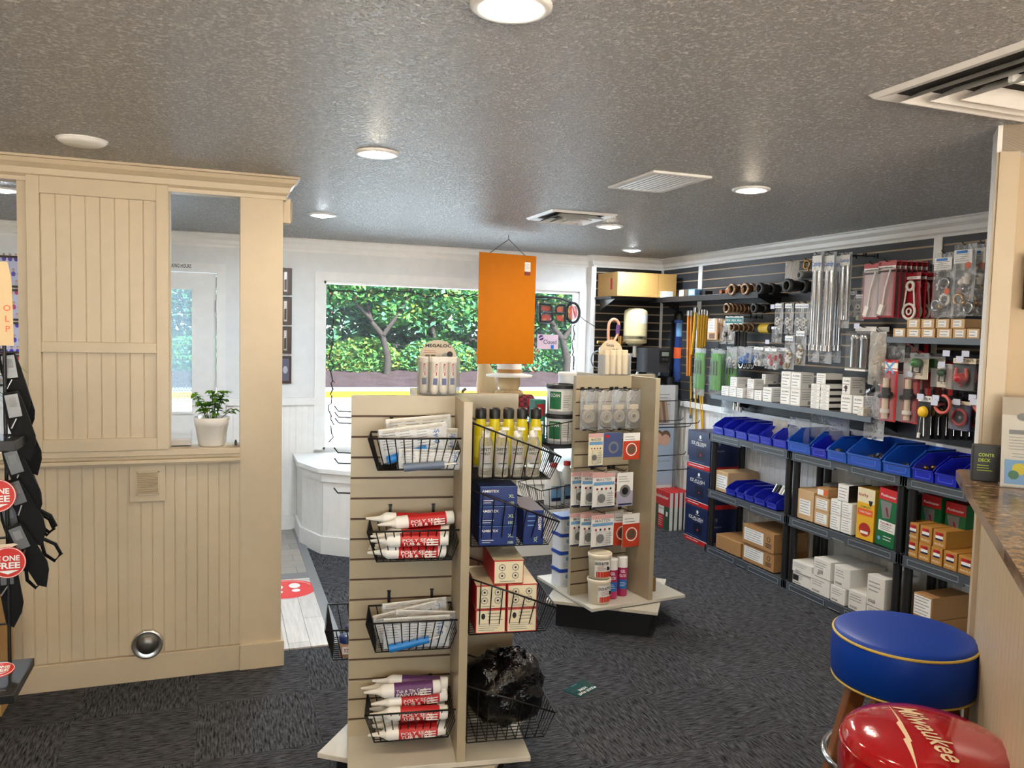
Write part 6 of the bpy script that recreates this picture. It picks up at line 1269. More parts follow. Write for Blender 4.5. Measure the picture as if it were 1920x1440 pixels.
# ---- bottles in the right top basket
bt = thing('yellow_bottle', (0, 0, 0), 0, '', 'bottle', 'yellow bottles with black caps')
MB().lathe([(.001, 0), (.021, 0), (.024, .006), (.024, .13), (.020, .155), (.0175, .165), (.0175, .178)], yellow, n=18).build('body', bt); MB().lathe([(.0195, .172), (.0205, .178), (.0205, .205), (.016, .212), (.001, .213)], black, n=18).build('cap', bt); MB().lathe([(.0244, .03), (.0244, .11)], M('yellow_label', (222, 208, 60), .4), n=16).build('label', bt)
bz = 1.195+.003
for i in range(5):
    c_ = bt if i == 0 else copy_tree(bt); c_.location = F1.w(.142+.052*i, -.155, bz+.03); c_['label'] = 'yellow bottle with a black cap in the top right basket, %s' % ['leftmost', 'second', 'middle', 'fourth', 'rightmost'][i]
for i in range(4): pass
sb = thing('sanitizer_bottle', (0, 0, 0), F1.a, '', 'bottle', 'clear SAFETY FIRST bottles'); gel = M('clear_gel', (226, 226, 214), .08, trans=.85)
MB().lathe([(.001, 0), (.0235, 0), (.026, .006), (.026, .125), (.018, .142), (.012, .148)], CLEAR('bottle_clear', alpha=.30, rough=.05, grey=(210, 206, 192)), n=18).build('body', sb)
m = MB().lathe([(.0264, .035), (.0264, .115)], CLEAR('label_film', alpha=.35, rough=.3), n=18, a0=PI*1.15, a1=PI*1.85); m.wtext('SAFETY', .0269, -.15, .102, .011, ink, w=.042).wtext('+FIRST', .0269, -.15, .087, .010, ink, w=.036).wtext('I', .0269, -.15, .071, .010, red, w=.044).box(-.016, -.0275, .05, .016, -.027, .053, ink); m.build('label', sb)
MB().lathe([(.014, .142), (.015, .146), (.015, .165), (.006, .168), (.006, .178), (.001, .178)], whp, n=14).box(-.006, -.03, .172, .02, .006, .18, whp).build('pump_cap', sb)
for i in range(4):
    c_ = sb if i == 0 else copy_tree(sb); c_.location = F1.w(.150+.058*i, -.235-.0*i, bz); c_['label'] = 'clear SAFETY FIRST bottle at the front of the top right basket, %s' % ['leftmost', 'second', 'third', 'rightmost'][i]
for i in range(3):
    c_ = copy_tree(sb); c_.location = F1.w(.172+.058*i, -.09, bz); c_['label'] = 'clear bottle hidden behind the yellow ones, %s' % ['left', 'middle', 'right'][i]
# ---- glove boxes
def amb(m, w, h):
    m.text('AMBITEX', (-w*.22, -.0012, h*.76), h*.13, paper, w=w*.45); m.text('XL', (w*.34, -.0012, h*.5), h*.17, M('pale_lime', (190, 214, 170), .5)); m.text('100', (w*.34, -.0012, h*.16), h*.15, M('pale_lime', (1, 1, 1))); m.lines(-w*.42, -w*.1, h*.12, h*.34, 2, -.0012, paper, rnd=random.Random(1)); m.rect(-w*.5, h*.985, w*.5, h, -.0012, lblue)
z2 = 1.165-.21+.003
for i in range(3): carton('glove_box', F1.w(.192, -.285, z2+.0715*i), F1.a, .136, .235, .071, navyp, 'dark blue AMBITEX glove box, %s of the stack in the second right basket' % ['bottom', 'middle', 'top'][i], amb, mats=None, group='stacked dark blue glove boxes')
t = carton('glove_box', F1.w(.322, -.285, z2), F1.a, .075, .235, .125, navyp, 'dark blue glove box standing on edge at the right of the second basket', lambda m, w, h: (m.text('AMBITEX', (w*.3, -.0012, h*.62), w*.16, paper, w=h*.4, rot=PI/2), m.text('XL', (w*.1, -.0012, h*.16), .012, M('pale_lime', (1, 1, 1)), rot=PI/2), m.lines(-w*.3, w*.1, h*.5, h*.9, 3, -.0012, lblue)), mats={'z+': M('grey_box_top', (110, 110, 128), .4)})
def bee(m, w, h):
    m.rect(-w*.47, h*.05, w*.47, h*.95, -.0008, M('cream_print', (232, 222, 190), .4))
    for (cx, cz) in ((-.22, .7), (.22, .7), (-.22, .36), (.22, .36)): m.disc((w*cx, -.0014, h*cz), w*.12, inkgrey, 8).disc((w*cx, -.0018, h*cz), w*.09, M('cream_print', (1, 1, 1)), 8).disc((w*cx, -.002, h*cz), w*.04, ink, 6)
    m.lines(-w*.3, w*.3, h*.07, h*.18, 1, -.0012, inkgrey)
def bee2(m, w, h):
    m.rect(-w*.47, h*.05, w*.47, h*.95, -.0008, M('cream_print', (232, 222, 190), .4)); m.disc((-w*.25, -.0014, h*.72), w*.07, ink, 8, 1.5).lines(-w*.1, w*.4, h*.5, h*.9, 3, -.0012, inkgrey).lines(-w*.4, w*.4, h*.1, h*.45, 4, -.0012, inkgrey)
z3 = .85-.215+.003; RG = 'white and red trimmed boxes in the third right basket'; redt = M('red_trim_carton', (196, 40, 44), .45)
for i, (x, z, f_, lb) in enumerate(((.173, z3, bee2, 'lower left'), (.287, z3, bee2, 'lower right'), (.173, z3+.089, bee, 'middle left'), (.287, z3+.089, bee, 'middle right'), (.235, z3+.178, bee, 'single top'))):
    carton('red_white_box', F1.w(x, -.285, z), F1.a, .110, .24, .088, redt, 'red edged white box, %s one in the third right basket' % lb, f_, group=RG, mats={'z+': M('cream_print', (1, 1, 1))})
# ---- black bin bag in the lowest right basket
t = thing('black_bag', F1.w(.25, -.15, .243), F1.a, 'crumpled black plastic bag bulging out of the lowest right basket', 'bag')
bm = M('black_bag_plastic', (10, 10, 12), .22, bump=(16, .9, .03)); V = []; n_, k_ = 44, 30
for j in range(k_+1):
    ph = PI*j/k_
    for i in range(n_):
        th = 2*PI*i/n_; d_ = Vector((math.sin(ph)*math.cos(th), math.sin(ph)*math.sin(th), -math.cos(ph)))
        rr = 1+.22*noise.noise(d_*2.2+Vector((3, 1, 7)))+.13*abs(noise.noise(d_*5+Vector((1, 4, 2))))+.06*noise.noise(d_*11)
        V.append((d_.x*.150*rr, d_.y*.14*rr, .135+d_.z*.128*rr))
F_ = [(j*n_+i, j*n_+(i+1) % n_, (j+1)*n_+(i+1) % n_, (j+1)*n_+i) for j in range(k_) for i in range(n_)]
MB().add(V, F_, bm, True).build('bag', t); m = MB()
for k in range(5): a = k*1.1; m.pouch(.05, .07, .02, bm, 4, 4, seed=k, c=(.03+.03*math.cos(a), .03*math.sin(a), .275), wr=.006)
m.build('knotted_top', t)
# ---- left basket jar
bj = .56-.13+.004
for i, (x, y, lb, c1) in enumerate(((-.33, .09, 'small jar with a blue lid in the basket left of the nearest tower', navyp), (-.31, .19, 'second blue lidded jar farther back in the left basket', navyp), (-.27, .25, 'small metal tin at the back of the left basket', steel))):
    t = thing('putty_jar', F1.w(x, y, bj), F1.a, lb, 'jar'); R_ = .032
    MB().lathe([(.001, 0), (R_, 0), (R_, .055), (R_*.95, .06)], M('orange_white_label', (206, 160, 130), .5) if i < 2 else steel, n=18).build('body', t); MB().lathe([(R_*1.04, .055), (R_*1.04, .075), (R_*.9, .08), (.001, .08)], c1, n=18).build('lid', t)
    m = MB().rect(-.02, .015, .02, .045, -R_-.001, paper).text('520', (0, -R_-.0016, .03), .014, redd); m.build('label', t)
# pegs sticking out of the left side of the nearest tower
m = MB()
for (z, y) in ((1.40, .10), (1.37, .16), (1.34, .22), (1.235, .12), (1.18, .2), (1.07, .15)):
    p0 = (-.085, y, z); m.tube([p0, (-.33, y, z-.004), (-.375, y, z-.002), (-.39, y, z+.018)], .003, black, 5)
m.build('peg_hook', T1, kind='stuff')
# ---- sealant tube holder on top of the nearest tower
t = thing('sealant_holder', F1.w(.0, .0, 1.4755), F1.a, 'clear holder of MEGALOC sealant tubes on top of the nearest tower', 'display')
P = [(-.072, 0), (.072, 0), (.072, .10)]+[(.072*math.cos(a), .135+.072*math.sin(a)) for a in (i*PI/14 for i in range(15))]+[(-.072, .10)]
MB().prism(P, .030, .034, M('grey_tan_card', (186, 172, 152), .5), ax='y').build('header_card', t)
m = MB().text('MEGALOC', (0, .0285, .185), .013, ink, w=.10, bold=.03).lines(-.055, -.005, .155, .168, 2, .0285, redd); m.rect(-.05, .125, -.033, .15, .0285, M('olive_photo', (96, 92, 60), .5)).rect(-.028, .125, -.011, .15, .0285, M('olive_photo', (1, 1, 1))); m.disc((.03, .0285, .14), .018, inkgrey, 12).disc((.045, .028, .152), .012, ink, 10).disc((.0, .028, .132), .01, brass, 8); m.build('print', t)
MB().lathe([(.001, .0), (.082, .0), (.082, .004), (.082, .14)], CLEAR('holder_clear', alpha=.10, rough=.05), n=28, sy=.8).build('clear_cup', t)
ts = thing('sealant_tube', (0, 0, 0), 0, '', 'tube', 'MEGALOC sealant tubes in the clear holder'); tw = M('grey_white_tube', (206, 200, 190), .4)
MB().lathe([(.001, 0), (.011, 0), (.0165, .012), (.0165, .03), (.0165, .12)], tw, n=14).build('tube', ts); MB().box(-.0165, -.004, .118, .0165, .004, .14, tw).build('crimp', ts); m = MB(); m.box(-.008, -.0185, .035, .008, -.0165, .06, navyp).box(-.003, -.0182, .07, .004, -.0165, .115, redd); m.text('Megaloc', (0, -.0187, .09), .007, paper, w=.05, rot=PI/2-.1); m.build('label', ts)
for i, (x, y) in enumerate(((-.058, -.02), (-.022, -.048), (.014, -.05), (.048, -.028), (-.02, -.005), (.02, -.005))):
    c_ = ts if i == 0 else copy_tree(ts); q = F1.w(x, y, 1.480); c_.location = q; c_.rotation_euler = (0, [.0, .06, 0, 0, 0, 0][i], F1.a); c_['label'] = 'sealant tube in the clear holder, %s' % ['leftmost front', 'second, showing a red word', 'third', 'rightmost front', 'back left', 'back right'][i]
# ---- brush or gauze holder on the farther tower
t = thing('gauze_holder', F2.w(-.02, .0, 1.4755), F2.a, 'holder of cream rolls with handwritten Gauze price on the farther tower', 'display'); gz = M('cream_gauze', (218, 202, 172), .8, bump=(120, .3, .002))
P = [(-.085, 0), (.085, 0), (.085, .12)]+[(.085*math.cos(a), .125+.085*math.sin(a)) for a in (i*PI/14 for i in range(15))]+[(-.085, .12)]
MB().prism(P, .03, .034, M('cream_card', (214, 198, 168), .6), ax='y').build('header_card', t); m = MB().text('Gauze', (-.01, .028, .178), .017, ink, w=.055, rot=-.05).text('$4.95', (.03, .028, .150), .013, ink, w=.04); m.build('handwriting', t)
MB().box(-.092, -.05, 0, .092, .03, .003, clearp).box(-.092, -.05, .0, .092, -.048, .12, clearp).box(-.092, -.05, 0, -.09, .03, .12, clearp).box(.09, -.05, 0, .092, .03, .12, clearp).build('clear_tray', t)
gs = thing('gauze_roll', (0, 0, 0), 0, '', 'roll', 'cream rolls in the gauze holder'); MB().lathe([(.001, 0), (.019, 0), (.020, .004), (.020, .142), (.017, .147), (.001, .147)], gz, n=14).build('roll', gs)
for i in range(4): c_ = gs if i == 0 else copy_tree(gs); c_.location = F2.w(-.02-.064+.043*i, -.02, 1.4795); c_['label'] = 'cream roll in the gauze holder, %s' % ['leftmost', 'second', 'third', 'rightmost'][i]
# ---- hanging goods on the front of the farther tower
pegs = MB()
def hang2(x, z, L=.12): pegs.box(x-.012, -.088, z-.012, x+.012, -.083, z+.012, black); pegs.tube([(x, -.085, z), (x, -.085-L, z-.003), (x, -.085-L-.02, z+.01)], .0026, black, 5)
ringm = CLEAR('clear_ring_plastic', alpha=.5, rough=.08, grey=(226, 214, 196))
def rings(o, w, h):
    m = MB().ring((0, 0, -h*.68), w*.30, .010, ringm, 'y', 20, 8).ring((0, -.004, -h*.68), w*.16, .006, ringm, 'y', 16, 6); m.box(-w*.3, -.002, -h*.5, w*.3, .002, -h*.38, ivory); m.build('hose', o)
o = p_bag('clear_ring_bag', .105, .225, .05, '', rings, None, group='clear bags of rings on the farther tower', wr_=.005)
for i, (x, y) in enumerate(((-.285, -.16), (-.185, -.19), (-.085, -.17), (.01, -.18), (-.235, -.13), (-.05, -.13))):
    c_ = o if i == 0 else copy_tree(o); c_.location = F2.w(x, y, 1.40); c_.rotation_euler = (0, 0, F2.a+.05*(i % 3-1)); c_['label'] = 'clear bag with a pale ring in the top row of the farther tower, %s' % ['leftmost', 'second', 'third', 'rightmost', 'back left', 'back right'][i]; hang2(x, 1.399)
def ccard(kind):
    def f(m, w, h):
        if kind == 'mpe': m.rect(-w*.5, -h*.12, w*.5, 0, -.001, M('pink_print', (216, 170, 168), .5)); m.text('MASTER', (0, -.0018, -h*.18), h*.08, inkgrey, w=w*.7); m.rect(-w*.46, -h*.34, w*.46, -h*.25, -.0012, lblue); [m.disc((w*(-.3+.2*k), -.0014, -h*.45), w*.05, ink if k % 2 else redd, 6) for k in range(4)]; m.disc((-w*.1, -.0014, -h*.72), w*.18, gryp, 10).lines(w*.15, w*.45, -h*.9, -h*.55, 5, -.0012, inkgrey); m.rect(-w*.5, -h, w*.5, -h*.96, -.0012, navy)
        if kind == 'orange': m.rect(-w/2, -h, w/2, -h*.3, -.0008, M('deep_orange', (190, 62, 34), .45)); m.lines(-w*.4, w*.2, -h*.28, -h*.1, 2, -.001, inkgrey); m.disc((0, -.0012, -h*.62), w*.33, paper, 20).disc((0, -.0014, -h*.62), w*.28, M('deep_orange', (1, 1, 1)), 20).disc((0, -.0016, -h*.62), w*.22, M('bronze_disc', (120, 104, 86), .35, .5), 20)
        if kind == 'blue': m.rect(-w/2, -h, w/2, 0, -.0008, M('slate_blue', (70, 84, 128), .4)); m.rect(-w*.4, -h*.2, -w*.2, -h*.08, -.0012, red); m.disc((w*.05, -.0012, -h*.6), w*.28, gryp, 16).disc((w*.05, -.0014, -h*.6), w*.18, M('slate_blue', (1, 1, 1)), 16)
        if kind == 'grey': m.rect(-w/2, -h, w/2, -h*.55, -.0008, M('lilac_grey', (168, 166, 190), .5)); m.disc((0, -.0012, -h*.55), w*.34, gryp, 18).disc((0, -.0014, -h*.55), w*.2, black, 16); m.lines(-w*.4, w*.3, -h*.3, -h*.08, 3, -.001, inkgrey); m.rect(-w*.4, -h*.97, w*.45, -h*.92, -.0012, navy)
    return f
def cards(kind, x, z, w, h, n, what, y=-.215, dx=-.03, mat=paper, gap=.045, names=None, blister=None):
    o = p_card('blister_card', w, h, mat, ccard(kind), '', 'pack', what+' on the farther tower', t=.004, blister=blister); hang2(x, z)
    for i in range(n):
        c_ = o if i == 0 else copy_tree(o); c_.location = F2.w(x+dx*i, y+gap*i, z-.012); c_.rotation_euler = (0, [0.0, .03, -.02][i % 3], F2.a); c_['label'] = '%s %s' % (names[i] if names else ['front', 'second', 'third'][i], what)
def bl_(o, w, h): MB().rbox(-w*.3, -.02, -h*.9, w*.3, 0, -h*.5, .008, clearp).build('blister', o)
cards('mpe', -.262, 1.17, .095, .19, 1, 'narrow card of black stoppers, second row', names=['single'], blister=bl_, mat=M('cream_print', (1, 1, 1))); cards('blue', -.150, 1.17, .125, .14, 2, 'slate blue card, second row', dx=-.018, gap=.03, names=['front', 'rear']); cards('orange', -.02, 1.165, .115, .155, 1, 'orange faced card, second row', names=['only'])
cards('mpe', -.20, .94, .15, .20, 3, 'white card of fittings, third row', dx=-.045, blister=bl_); cards('grey', -.055, .935, .11, .195, 1, 'grey card with a dark drain picture, third row', names=['front']); cards('orange', -.085, .935, .10, .16, 1, 'orange edged card behind the grey drain card', y=-.14, names=['single'])
cards('mpe', -.20, .70, .15, .19, 3, 'white card of fittings, fourth row', dx=-.045, blister=bl_); cards('orange', .0, .69, .125, .195, 3, 'orange card with a bronze ring, fourth row', dx=-.03)
for z, ys in ((1.322, (-.1,)), (1.19, (-.18, -.02)), (1.16, (-.1,)), (.98, (-.06,)), (.90, (-.12,))):
    for y in ys: pegs.tube([(.085, y, z), (.46, y, z+.0), (.49, y, z+.004), (.50, y, z+.018)], .003, black, 5)
pegs.build('peg_hook', T2, kind='stuff')
m = MB()
for z, y in ((1.19, -.02), (.98, -.06)): m.box(.50, y-.03, z-.045, .502, y+.03, z+.0, clearp)
m.build('ticket_holder', T2, kind='stuff')
# ---- goods standing on the base boards
def tub(R1, R2, h, loc, rz, body, lid, label, lidh=.012, draw=None, name='tub', group=None):
    t = thing(name, loc, rz, label, 'tub', group); MB().lathe([(.001, 0), (R1, 0), (R2, h)], body, n=24).build('bucket', t)
    MB().lathe([(R2*1.05, h-.006), (R2*1.06, h+lidh*.5), (R2*1.02, h+lidh), (R2*.9, h+lidh), (R2*.88, h+lidh*.6), (.001, h+lidh*.6)], lid, n=24).build('lid', t)
    if draw: m = MB(); draw(m, R2, h); m.build('label', t)
    return t
def wrapr(m, R, x0, x1, z0, z1, mat, e=.001):      # a label patch wrapped on a cylinder
    n = 6; V = []
    for i in range(n+1):
        a = x0+(x1-x0)*i/n
        for z in (z0, z1): V.append(((R+e)*math.sin(a), -(R+e)*math.cos(a), z))
    m.add(V, [(2*i, 2*i+2, 2*i+3, 2*i+1) for i in range(n)], mat)
def duck(ang):
    def f(m, R, h):
        m.T = Matrix.Rotation(ang, 4, 'Z'); wrapr(m, R*.985, -.75, .75, h*.12, h*.86, paper); wrapr(m, R*.99, -.6, .75, h*.12, h*.36, orange if 0 else M('duck_red', (206, 56, 36), .45)); m.wtext('DUCK BUTTER', R+.0015, -.1, h*.72, h*.13, ink, w=R*1.25, bold=.03).lines(-R*.5, R*.3, h*.42, h*.62, 3, -R-.0012, redd); m.disc((R*.42, -R*.93, h*.5), h*.09, ink, 8); m.T = None
    return f
tub(.058, .066, .130, F2.w(-.225, -.235, .191), F2.a, M('tub_cream', (232, 222, 200), .4), M('tub_cream', (1, 1, 1)), 'lower cream tub with black DUCK BUTTER lettering at the farther tower foot', draw=duck(.12)); tub(.058, .066, .130, F2.w(-.225, -.235, .336), F2.a, M('tub_cream', (1, 1, 1)), M('tub_cream', (1, 1, 1)), 'upper cream DUCK BUTTER tub stacked on the lower one', draw=duck(-.25))
for i, (x, y) in enumerate(((-.118, -.205), (-.035, -.185))):
    t = thing('spray_can', F2.w(x, y, .191), F2.a-.4, 'pink and blue GEL GLOSS spray can, %s' % ['left, against the tubs', 'right'][i], 'can', 'GEL GLOSS spray cans'); R_ = .032; mg = M('magenta_can', (178, 34, 96), .3)
    MB().lathe([(.001, 0), (R_*.96, 0), (R_, .004), (R_, .17)], mg, n=20).build('can', t); MB().lathe([(R_, .17), (R_*1.0, .172), (R_*1.0, .225), (R_*.95, .232), (.001, .233)], paper, n=20).build('cap', t)
    m = MB(); wrapr(m, R_, -.9, .9, .045, .10, mblue); m.wtext('GEL', R_+.0012, 0, .15, .018, paper, w=.03).wtext('GLOSS', R_+.0012, 0, .124, .018, paper, w=.042).lines(-.018, .018, .06, .09, 3, -R_-.0014, paper); m.build('label', t)
bwm = M('bucket_white', (222, 226, 234), .4); bbl = M('bucket_blue', (34, 70, 170), .35)
for i in range(4):
    t = thing('wipe_tub', F2.w(-.245, .13, .191+.108*i), F2.a, 'white square tub with a blue lid left of the farther tower, %s of four' % ['bottom', 'second', 'third', 'top'][i], 'tub', 'stack of white tubs with blue lids')
    MB().rbox(-.058, -.058, 0, .058, .058, .092, .015, bwm).build('tub', t); MB().rbox(-.064, -.064, .088, .064, .064, .106, .018, bbl).build('lid', t); m = MB().disc((-.01, -.059, .06), .014, lblue, 10).lines(-.04, .03, .01, .04, 4, -.059, lblue); m.build('label', t)
carton('small_brown_box', F2.w(.15, -.21, .191), F2.a, .09, .12, .085, M('olive_cardboard', (120, 92, 50), .7), 'small brown box on the base board at the right foot of the farther tower', None)
# tubs and bottles in the farther tower's left baskets
def ozan(m, R, h): wrapr(m, R, -1.1, 1.1, h*.12, h*.9, paper); wrapr(m, R+.001, -1.0, -.15, h*.2, h*.86, green); m.wtext('OZAN', R+.0035, -.58, h*.72, h*.13, paper, w=R*.7); m.lines(R*.0, R*.55, h*.25, h*.75, 6, -R-.0015, inkgrey)
bt1 = 1.235-.17+.004
for i, (x, y, z, lb) in enumerate(((-.33, .08, bt1, 'lower white tub with black lid and green OZAN label in the upper left basket'), (-.33, .08, bt1+.175, 'upper white tub with black lid and green OZAN label'))):
    tub(.082, .084, .155, F2.w(x, y, z), F2.a-.35, bwm, black, lb, lidh=.018, draw=ozan, group='white tubs with green labels')
tub(.05, .055, .40, F2.w(-.22, .20, bt1), F2.a, bwm, whp, 'tall plain white tub behind the two OZAN tubs')
carton('green_box', F2.w(-.455, .10, bt1), F2.a, .075, .07, .255, M('green_teal_box', (40, 112, 96), .45), 'slim green box with a red oval standing beside the OZAN tubs', lambda m, w, h: (m.rect(-w*.35, h*.62, w*.35, h*.9, -.001, redd), m.rect(-w*.3, h*.2, w*.3, h*.5, -.001, paper), m.disc((0, -.0014, h*.35), w*.2, green, 10)))
for i, (x, y) in enumerate(((-.36, .09), (-.25, .12))):
    t = thing('cleaner_bottle', F2.w(x, y, .86-.17+.004), F2.a, 'white cleaner bottle with a red cap in the lower left basket, %s' % ['left', 'right'][i], 'bottle', 'white cleaner bottles with red caps')
    MB().lathe([(.001, 0), (.052, 0), (.055, .01), (.055, .14), (.03, .20), (.018, .215), (.018, .235)], M('hazy_white_plastic', (214, 218, 222), .35), n=20, sy=.7).build('bottle', t); MB().lathe([(.021, .228), (.021, .252), (.001, .254)], red, n=16).build('cap', t); MB().tube([(.018, 0, .2), (.05, 0, .19), (.056, 0, .14)], .009, M('hazy_white_plastic', (1, 1, 1)), 7).build('handle', t)
    m = MB(); m.rect(-.035, .03, .035, .12, -.04, lblue).text('CLR EASY', (0, -.041, .105), .013, redd, w=.06).rect(-.03, .03, .03, .05, -.0405, navy); m.build('label', t)
# ------------------------------------------------------------------ tan column wall and granite counter
W0 = Vector((2.42, 1.975, 0)); D1 = Vector((.707, -.707, 0)); N1 = Vector((-.707, -.707, 0))   # wall face runs along D1, faces N1
def wm_(a, b): return W0 + D1*a - N1*b          # a along the wall, b back behind its face
def quadbox(m, a0, b0, z0, a1, b1, z1, mat):
    P = [wm_(a0, b0), wm_(a1, b0), wm_(a1, b1), wm_(a0, b1)]; return m.prism([(p.x, p.y) for p in P], z0, z1, mat)
m = MB(); quadbox(m, .0, 0, 1.2, 1.0, .13, H, tanwall); structure(m, 'wall_column')
m = MB(); quadbox(m, -.014, -.012, 1.2, .052, .0, H-.09, cream); quadbox(m, -.014, 0, 1.2, .0, .13, H-.09, trimw); quadbox(m, -.006, -.02, 1.2, .022, -.012, H-.09, cream); structure(m, 'trim_column')
m = MB(); P = [wm_(1.0, 0), wm_(-.014, 0), wm_(-.014, .14)]; crown(m, [(p.x, p.y) for p in P][::-1], trimw); structure(m, 'trim_capital')
cnt = thing('granite_counter', (0, 0, 0), 0, 'brown granite counter top at the right edge on a cream panel', 'counter')
E2 = Vector((-.716, -.698, 0))
pa = at(1790, 878, 'z', 1.272); pb = at(1920, 1085, 'z', 1.272); ed = (pb-pa).normalized(); pn = Vector((-ed.y, ed.x, 0)); pn = pn if pn.x > 0 else -pn
p0 = pa; p1 = pa+ed*1.6; p2 = p1+Vector((1.3, -1.3, 0)); p3 = pa+Vector((1.15, -1.0, 0))
P = [p0+ed*.05, p1, p2, p3, p0+(p3-p0).normalized()*.05, p0+ed*.012+(p3-p0).normalized()*.012]
def rz_(q, m_): return [(v.x, v.y) for v in q]
MB().prism(rz_(P, 0), 1.240, 1.272, granite).build('granite_top', cnt, bevel=.006)
m = MB(); inn = .035; q0 = p0+ed*.06+Vector((.03, -.03, 0))
# knee wall under the overhang, facing the stools
K0 = at(1838, 952, 'z', 1.238); K1 = K0+ed*1.5
nrm = Vector((ed.y, -ed.x, 0)); nrm = nrm if nrm.dot(Vector((1, -1, 0))) > 0 else -nrm
Kp = [K0, K1, K1+nrm*.12, K0+nrm*.12]
MB().prism([(v.x, v.y) for v in Kp], 0, 1.24, cream).build('knee_wall', cnt)
m = MB(Matrix.Translation(K0*1) @ Matrix.Rotation(math.atan2(ed.y, ed.x), 4, 'Z')); m.T = Matrix.Translation((K0.x, K0.y, 0)) @ Matrix.Rotation(math.atan2(ed.y, ed.x), 4, 'Z')
sg = 1 if (m.T.to_3x3() @ Vector((0, 1, 0))).dot(nrm) < 0 else -1
bead(m, .05, 1.5, .12, 1.23, sg*.002, cream, 'y', sg, .05); m.box(0, min(0, sg*.014), 0, .05, max(0, sg*.014), 1.238, cream); m.box(0, min(0, sg*.016), 0, 1.5, max(0, sg*.016), .12, cream); m.build('beadboard', cnt)
# things on the counter
bb = at(1852, 905, 'z', 1.273); t = thing('black_leaflet_box', (bb.x+.035, bb.y+.035, 1.2735), math.radians(-45), 'small dark box with yellow green lettering at the back corner of the granite counter', 'box')
MB().rbox(-.045, -.02, 0, .06, .03, .115, .006, M('charcoal_box', (48, 50, 52), .5)).build('box', t); MB().text('CONTR', (-.005, -.0215, .085), .011, M('lime_print', (190, 214, 60), .5), w=.045).text('DECK', (-.01, -.0215, .068), .011, M('lime_print', (1, 1, 1)), w=.034).lines(-.03, .02, .03, .055, 3, -.0215, M('lime_print', (1, 1, 1))).build('print', t)
c0 = at(1846, 906, 'z', 1.273); 
t = thing('brochure_stand', (c0.x+.075, c0.y-.135, 1.2735), math.radians(-48), 'slanted clear stand with a TRUE leaflet on the granite counter at the right edge', 'leaflet stand', rx=0)
T = Matrix.Rotation(math.radians(-24), 4, 'X'); lf = M('leaflet_pale', (206, 202, 190), .4)
MB(T).box(-.11, -.001, .0, .13, .001, .30, lf).build('leaflet', t); m = MB(T); m.rect(-.11, .24, .13, .30, -.0016, M('leaf_photo_sand', (176, 164, 146), .5)).disc((-.02, -.002, .275), .022, green, 14, .6).disc((-.05, -.002, .235), .02, gryp, 12, .7).text('TRUE', (.02, -.002, .215), .020, inkgrey, w=.06); m.rect(-.09, .175, .0, .19, -.002, gryp).lines(-.09, .05, .12, .17, 5, -.002, inkgrey)
m.rect(-.10, .01, -.02, .09, -.002, lblue).disc((-.06, -.0025, .06), .02, yellow, 10).disc((-.075, -.0026, .04), .015, green, 10).rect(0, .02, .08, .08, -.002, M('leaf_photo_sand', (1, 1, 1))).disc((.04, -.0025, .05), .02, gryp, 10).lines(-.08, .1, .095, .115, 2, -.002, inkgrey); m.build('print', t)
MB(T).box(-.112, -.006, -.002, .132, -.004, .302, clearp).box(-.112, .003, -.002, .132, .005, .302, clearp).build('acrylic', t); MB().box(-.112, -.01, 0, .132, .12, .004, clearp).build('foot', t)
# dark screen on the column wall at the frame edge
sc0 = at(1912, 582, 'x', 2.52); t = thing('wall_screen', wm_(.086, 0)+Vector((0, 0, 1.865)), math.radians(-45), 'black edged screen on the tan column wall cut by the right frame edge', 'screen')
MB().box(-.0, -.04, -.03, .60, 0, .15, black).build('bezel', t, bevel=.003); MB().box(.02, -.042, -.01, .58, -.04, .13, M('dark_screen', (18, 22, 26), .15)).build('screen_panel', t)
# ------------------------------------------------------------------ stools
def stool(loc, seat_z, R, cov, piping, label, ring_z, dome=.02, thick=.105, glossy=False, rz=0):
    t = thing('bar_stool', loc, rz, label, 'stool')
    prof = [(.001, seat_z+dome)]+[(R*math.sin(a)*.985, seat_z+dome*math.cos(a)**.8) for a in (i*PI/2/8 for i in range(1, 8))]+[(R*.985, seat_z-.004), (R*1.0, seat_z-.02), (R*1.012, seat_z-thick*.5), (R*1.0, seat_z-thick+.012), (R*.97, seat_z-thick), (.001, seat_z-thick)]
    MB().lathe(prof, cov, n=56).build('seat', t)
    m = MB()
    if piping: m.ring((0, 0, seat_z-.002), R*.985, .0042, piping, 'z', 56, 8); m.ring((0, 0, seat_z-thick), R*.975, .0034, piping, 'z', 56, 8)
    else: m.ring((0, 0, seat_z-.006), R*.99, .0026, cov, 'z', 56, 6)
    m.build('piping', t)
    MB().cyl((0, 0, seat_z-thick-.03), (0, 0, seat_z-thick), R*.62, wood, 24).build('swivel_plate', t)
    for k in range(4):
        a = PI/4+k*PI/2; top = Vector((R*.62*math.cos(a), R*.62*math.sin(a), seat_z-thick-.005)); bot = Vector((R*1.45*math.cos(a), R*1.45*math.sin(a), 0)); m = MB(); w0, w1 = .024, .019
        ca, sa = math.cos(a), math.sin(a); V = []
        for p, w_ in ((top, w0), (bot, w1)):
            for dx, dy in ((-w_, -w_), (w_, -w_), (w_, w_), (-w_, w_)): V.append((p.x+dx*ca-dy*sa, p.y+dx*sa+dy*ca, p.z))
        m.add(V, [(0, 1, 2, 3), (7, 6, 5, 4), (0, 4, 5, 1), (1, 5, 6, 2), (2, 6, 7, 3), (3, 7, 4, 0)], wood); m.build('leg', t, bevel=.004)
    f = (seat_z-thick-ring_z)/(seat_z-thick); rr = R*.62+R*.83*f+.026
    MB().ring((0, 0, ring_z), rr, .0105, chrome, 'z', 48, 10).build('foot_ring', t)
    return t
